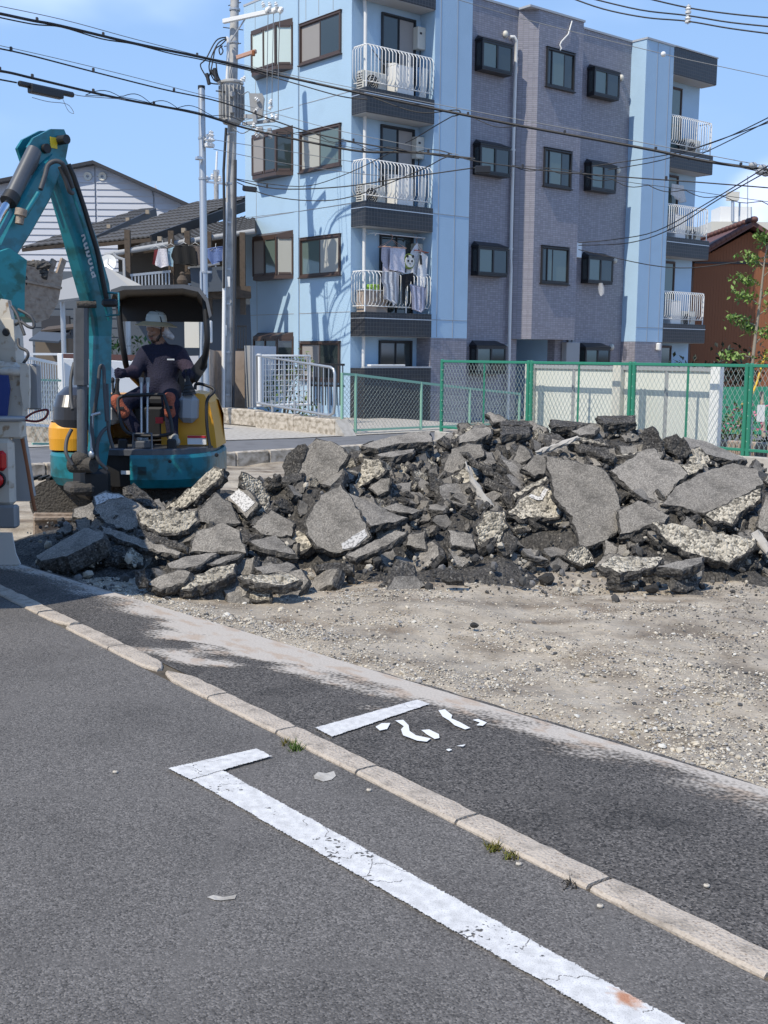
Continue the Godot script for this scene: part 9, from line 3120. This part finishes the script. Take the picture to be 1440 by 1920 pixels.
	for q in [[kl, (kl - pel).normalized(), al], [kr, (kr - pel).normalized(), ar]]:
		var pb = MB.new()
		pb.at(o)
		var kc = Color(0.36, 0.10, 0.055)
		var fwd = Vector3(-0.05, 0.1, 1).normalized()
		var dn: Vector3 = (q[2] - q[0]).normalized()
		sdf_mesh(pb, [[q[0] + fwd * 0.045 - dn * 0.05, q[0] + fwd * 0.04 + dn * 0.09, 0.06, 0.055, kc]], 0.012, 0.02, MT.cloth)
		part(t, "knee_pad", pb, "rust coloured knee pad")
		var sb = mk("black", o)
		sb.box(q[0] + fwd * 0.102 + dn * 0.04, Vector3(0.08, 0.03, 0.012), Basis(), 0.004)
		part(t, "pad_strap", sb)
	var lb = mk("sticker_white", o)
	lb.box(Vector3(-2.109, 1.551, -11.327), Vector3(0.07, 0.014, 0.004), Basis(Vector3.UP, 0.3))
	part(t, "chest_print", lb)

# ---------------------------------------------------------------- tail of the dump truck at the frame's edge
func build_truck():
	var base: Vector3 = Vector3(-2.867, 0, -8.403)
	var t = thing("dump_truck", base, "rear corner of a scuffed white dump truck with red lamps and a mud flap", "truck")
	var o = base
	var bs
	var b = mk("truck_white", o)
	# body behind the tail, outside the picture: load bed and wheels
	var tail: Vector3 = Vector3(-2.846, 0.888, -8.681)
	bs = Basis(Vector3(0.984, 0, -0.178), Vector3.UP, Vector3(0.178, 0, 0.984))
	var cen = Vector3(-3.6, 0, -7.5)
	b.box(Vector3(cen.x, 1.35, cen.z), Vector3(1.7, 1.3, 1.9), bs, 0.03)
	part(t, "load_bed", b)
	b = mk("truck_grey", o)
	b.box(Vector3(cen.x, 0.72, cen.z) , Vector3(0.9, 0.16, 2.4), bs, 0.02)
	part(t, "chassis", b)
	for q in [[0.6, 0.1], [-0.6, 0.1]]:
		b = mk("rubber", o)
		var wc: Vector3 = cen + bs.x * q[0] + bs.z * q[1]
		wc.y = 0.36
		b.lathe([Vector2(0.0, -0.1), Vector2(0.3, -0.1), Vector2(0.36, -0.06), Vector2(0.36, 0.06), Vector2(0.3, 0.1), Vector2(0.0, 0.1)], 22, wc, bs.x)
		part(t, "wheel", b)
	# corner post with its bracket and hoses
	b = mk("truck_white", o)
	b.prism(PackedVector2Array([Vector2(-0.12, -0.02), Vector2(0.12, -0.02), Vector2(0.11, 0.36), Vector2(-0.12, 0.36)]), -0.06, 0.06, Transform3D(Basis(Vector3(0.97, 0, 0.24), Vector3.UP, Vector3(-0.24, 0, 0.97)), Vector3(-2.851, 1.493, -8.664)))
	part(t, "corner_post", b)
	b = mk("truck_white", o)
	b.prism(PackedVector2Array([Vector2(-0.07, 0), Vector2(0.05, 0), Vector2(0.02, 0.18), Vector2(-0.03, 0.19), Vector2(-0.05, 0.15)]), -0.04, 0.04, Transform3D(Basis(), Vector3(-2.829, 1.814, -8.658)))
	part(t, "rusty_bracket", b)
	b = mk("machine_black", o)
	b.lathe([Vector2(0.0, 0.05), Vector2(0.022, 0.05), Vector2(0.03, 0.03), Vector2(0.032, 0.0)], 12, Vector3(-2.822, 1.758, -8.62), Vector3(0.1, 0, 1))
	part(t, "bolt", b)
	for q in [[Vector3(-2.782, 1.95, -8.626), Vector3(-2.735, 1.887, -8.597), Vector3(-2.696, 1.801, -8.565), Vector3(-2.669, 1.738, -8.546)], [Vector3(-2.757, 1.813, -8.607), Vector3(-2.697, 1.832, -8.57), Vector3(-2.643, 1.801, -8.545), Vector3(-2.603, 1.793, -8.544), Vector3(-2.596, 1.825, -8.548), Vector3(-2.628, 1.879, -8.556), Vector3(-2.721, 1.926, -8.582)], [Vector3(-2.732, 1.711, -8.593), Vector3(-2.717, 1.652, -8.565), Vector3(-2.652, 1.621, -8.53), Vector3(-2.644, 1.582, -8.525), Vector3(-2.689, 1.519, -8.536)]]:
		b = mk("hose", o)
		b.tube(smooth(q), 0.012, 6)
		part(t, "hose", b)
	# hinge bar, side plates, blue sheet
	b = mk("truck_white", o)
	b.box(Vector3(-2.833, 1.474, -8.561), Vector3(0.22, 0.14, 0.1), Basis(Vector3(0, 0, 1), -0.1), 0.03)
	part(t, "hinge_block", b)
	b = mk("truck_white", o)
	b.cyl(Vector3(-2.848, 1.467, -8.509), Vector3(-2.682, 1.469, -8.509), 0.035, 12)
	part(t, "hinge_pin", b)
	b = mk("truck_white", o)
	b.prism(PackedVector2Array([Vector2(0.0, 0.17), Vector2(0.06, 0.16), Vector2(0.06, 0.0), Vector2(0.05, -0.16), Vector2(0.015, -0.18), Vector2(-0.01, 0.0)]), -0.02, 0.02, Transform3D(Basis(), Vector3(-2.685, 1.363, -8.495)))
	part(t, "side_plate", b)
	b = mk("truck_grey", o)
	b.box(Vector3(-2.641, 1.355, -8.645), Vector3(0.09, 0.34, 0.08), Basis(), 0.012)
	part(t, "rubber_buffer", b)
	b = mk("blue_sheet", o)
	b.prism(PackedVector2Array([Vector2(-0.2, 0.16), Vector2(0.05, 0.15), Vector2(0.06, 0.05), Vector2(0.03, -0.16), Vector2(-0.2, -0.17)]), -0.012, 0.012, Transform3D(Basis(), Vector3(-2.821, 1.293, -8.455)))
	part(t, "blue_sheet", b)
	b = mk("truck_white", o)
	b.box(Vector3(-2.792, 1.276, -8.584), Vector3(0.2, 0.36, 0.1), Basis(), 0.01)
	part(t, "tail_panel", b)
	b = mk("galvanised", o)
	b.cyl(Vector3(-2.906, 1.126, -8.411), Vector3(-2.646, 1.127, -8.432), 0.022, 10)
	part(t, "tail_bar", b)
	b = mk("cable_red", o)
	b.tube(smooth([Vector3(-2.64, 1.132, -8.412), Vector3(-2.585, 1.171, -8.418), Vector3(-2.499, 1.195, -8.421), Vector3(-2.476, 1.18, -8.419), Vector3(-2.499, 1.133, -8.412), Vector3(-2.561, 1.109, -8.409), Vector3(-2.64, 1.116, -8.41)]), 0.009, 6)
	part(t, "red_cord", b)
	b = mk("truck_white", o)
	b.box(Vector3(-2.821, 1.046, -8.501), Vector3(0.28, 0.14, 0.12), Basis(), 0.015)
	part(t, "bumper_beam", b)
	# lamp bracket with lamps, bumper, mud flap
	b = mk("truck_white", o)
	b.box(Vector3(-2.85, 0.728, -8.457), Vector3(0.2, 0.5, 0.1), Basis(), 0.03)
	part(t, "lamp_bracket", b)
	b = mk("lamp_red", o)
	b.box(Vector3(-2.836, 0.818, -8.389), Vector3(0.1, 0.15, 0.06), Basis(), 0.025)
	part(t, "tail_lamp", b)
	b = mk("lamp_red", o)
	b.lathe([Vector2(0.0, 0.05), Vector2(0.035, 0.048), Vector2(0.05, 0.03), Vector2(0.055, 0.0)], 20, Vector3(-2.854, 0.677, -8.37), Vector3(0.15, 0, 1))
	var rf = part(t, "reflector", b)
	b = mk("rubber", o)
	b.lathe([Vector2(0.05, 0.02), Vector2(0.06, 0.03), Vector2(0.066, 0.0)], 20, Vector3(-2.854, 0.677, -8.37), Vector3(0.15, 0, 1))
	part(rf, "rim", b)
	b = mk("galvanised", o)
	b.prism(PackedVector2Array([Vector2(-0.05, 0.36), Vector2(0.04, 0.4), Vector2(0.1, -0.1), Vector2(0.06, -0.14), Vector2(-0.07, -0.14)]), -0.03, 0.03, Transform3D(Basis(), Vector3(-2.794, 0.616, -8.745)))
	part(t, "stay_plate", b)
	b = mk("rust", o)
	b.tube([Vector3(-2.766, 0.989, -8.695), Vector3(-2.699, 0.734, -8.61), Vector3(-2.65, 0.54, -8.533), Vector3(-2.625, 0.429, -8.517)], 0.014, 6)
	part(t, "chain", b)
	b = mk("truck_grey", o)
	b.box(Vector3(-2.832, 0.402, -8.412), Vector3(0.22, 0.17, 0.1), Basis(), 0.015)
	part(t, "bumper_end", b)
	b = mk("flap_white", o)
	b.prism(PackedVector2Array([Vector2(-0.12, 0.12), Vector2(0.08, 0.12), Vector2(0.1, -0.04), Vector2(0.13, -0.12), Vector2(-0.12, -0.13)]), -0.008, 0.008, Transform3D(Basis(Vector3.RIGHT, 0.08), Vector3(-2.837, 0.166, -8.38)))
	part(t, "mud_flap", b, "dirty white mud flap")

func _ready():
	rng.seed = 1234
	t_start = Time.get_ticks_msec()
	build_camera_and_light()
	build_materials()
	build_ground()
	stage("ground")
	build_apartment()
	stage("build_apartment")
	build_left_houses()
	stage("build_left_houses")
	build_fences()
	stage("build_fences")
	build_right_side()
	stage("build_right_side")
	build_poles()
	stage("build_poles")
	build_wires()
	stage("build_wires")
	build_rubble()
	stage("build_rubble")
	build_excavator()
	stage("build_excavator")
	build_person()
	stage("build_person")
	build_truck()
	stage("build_truck")


func stage(s: String):
	print(s, " ", Time.get_ticks_msec() - t_start, " ms")
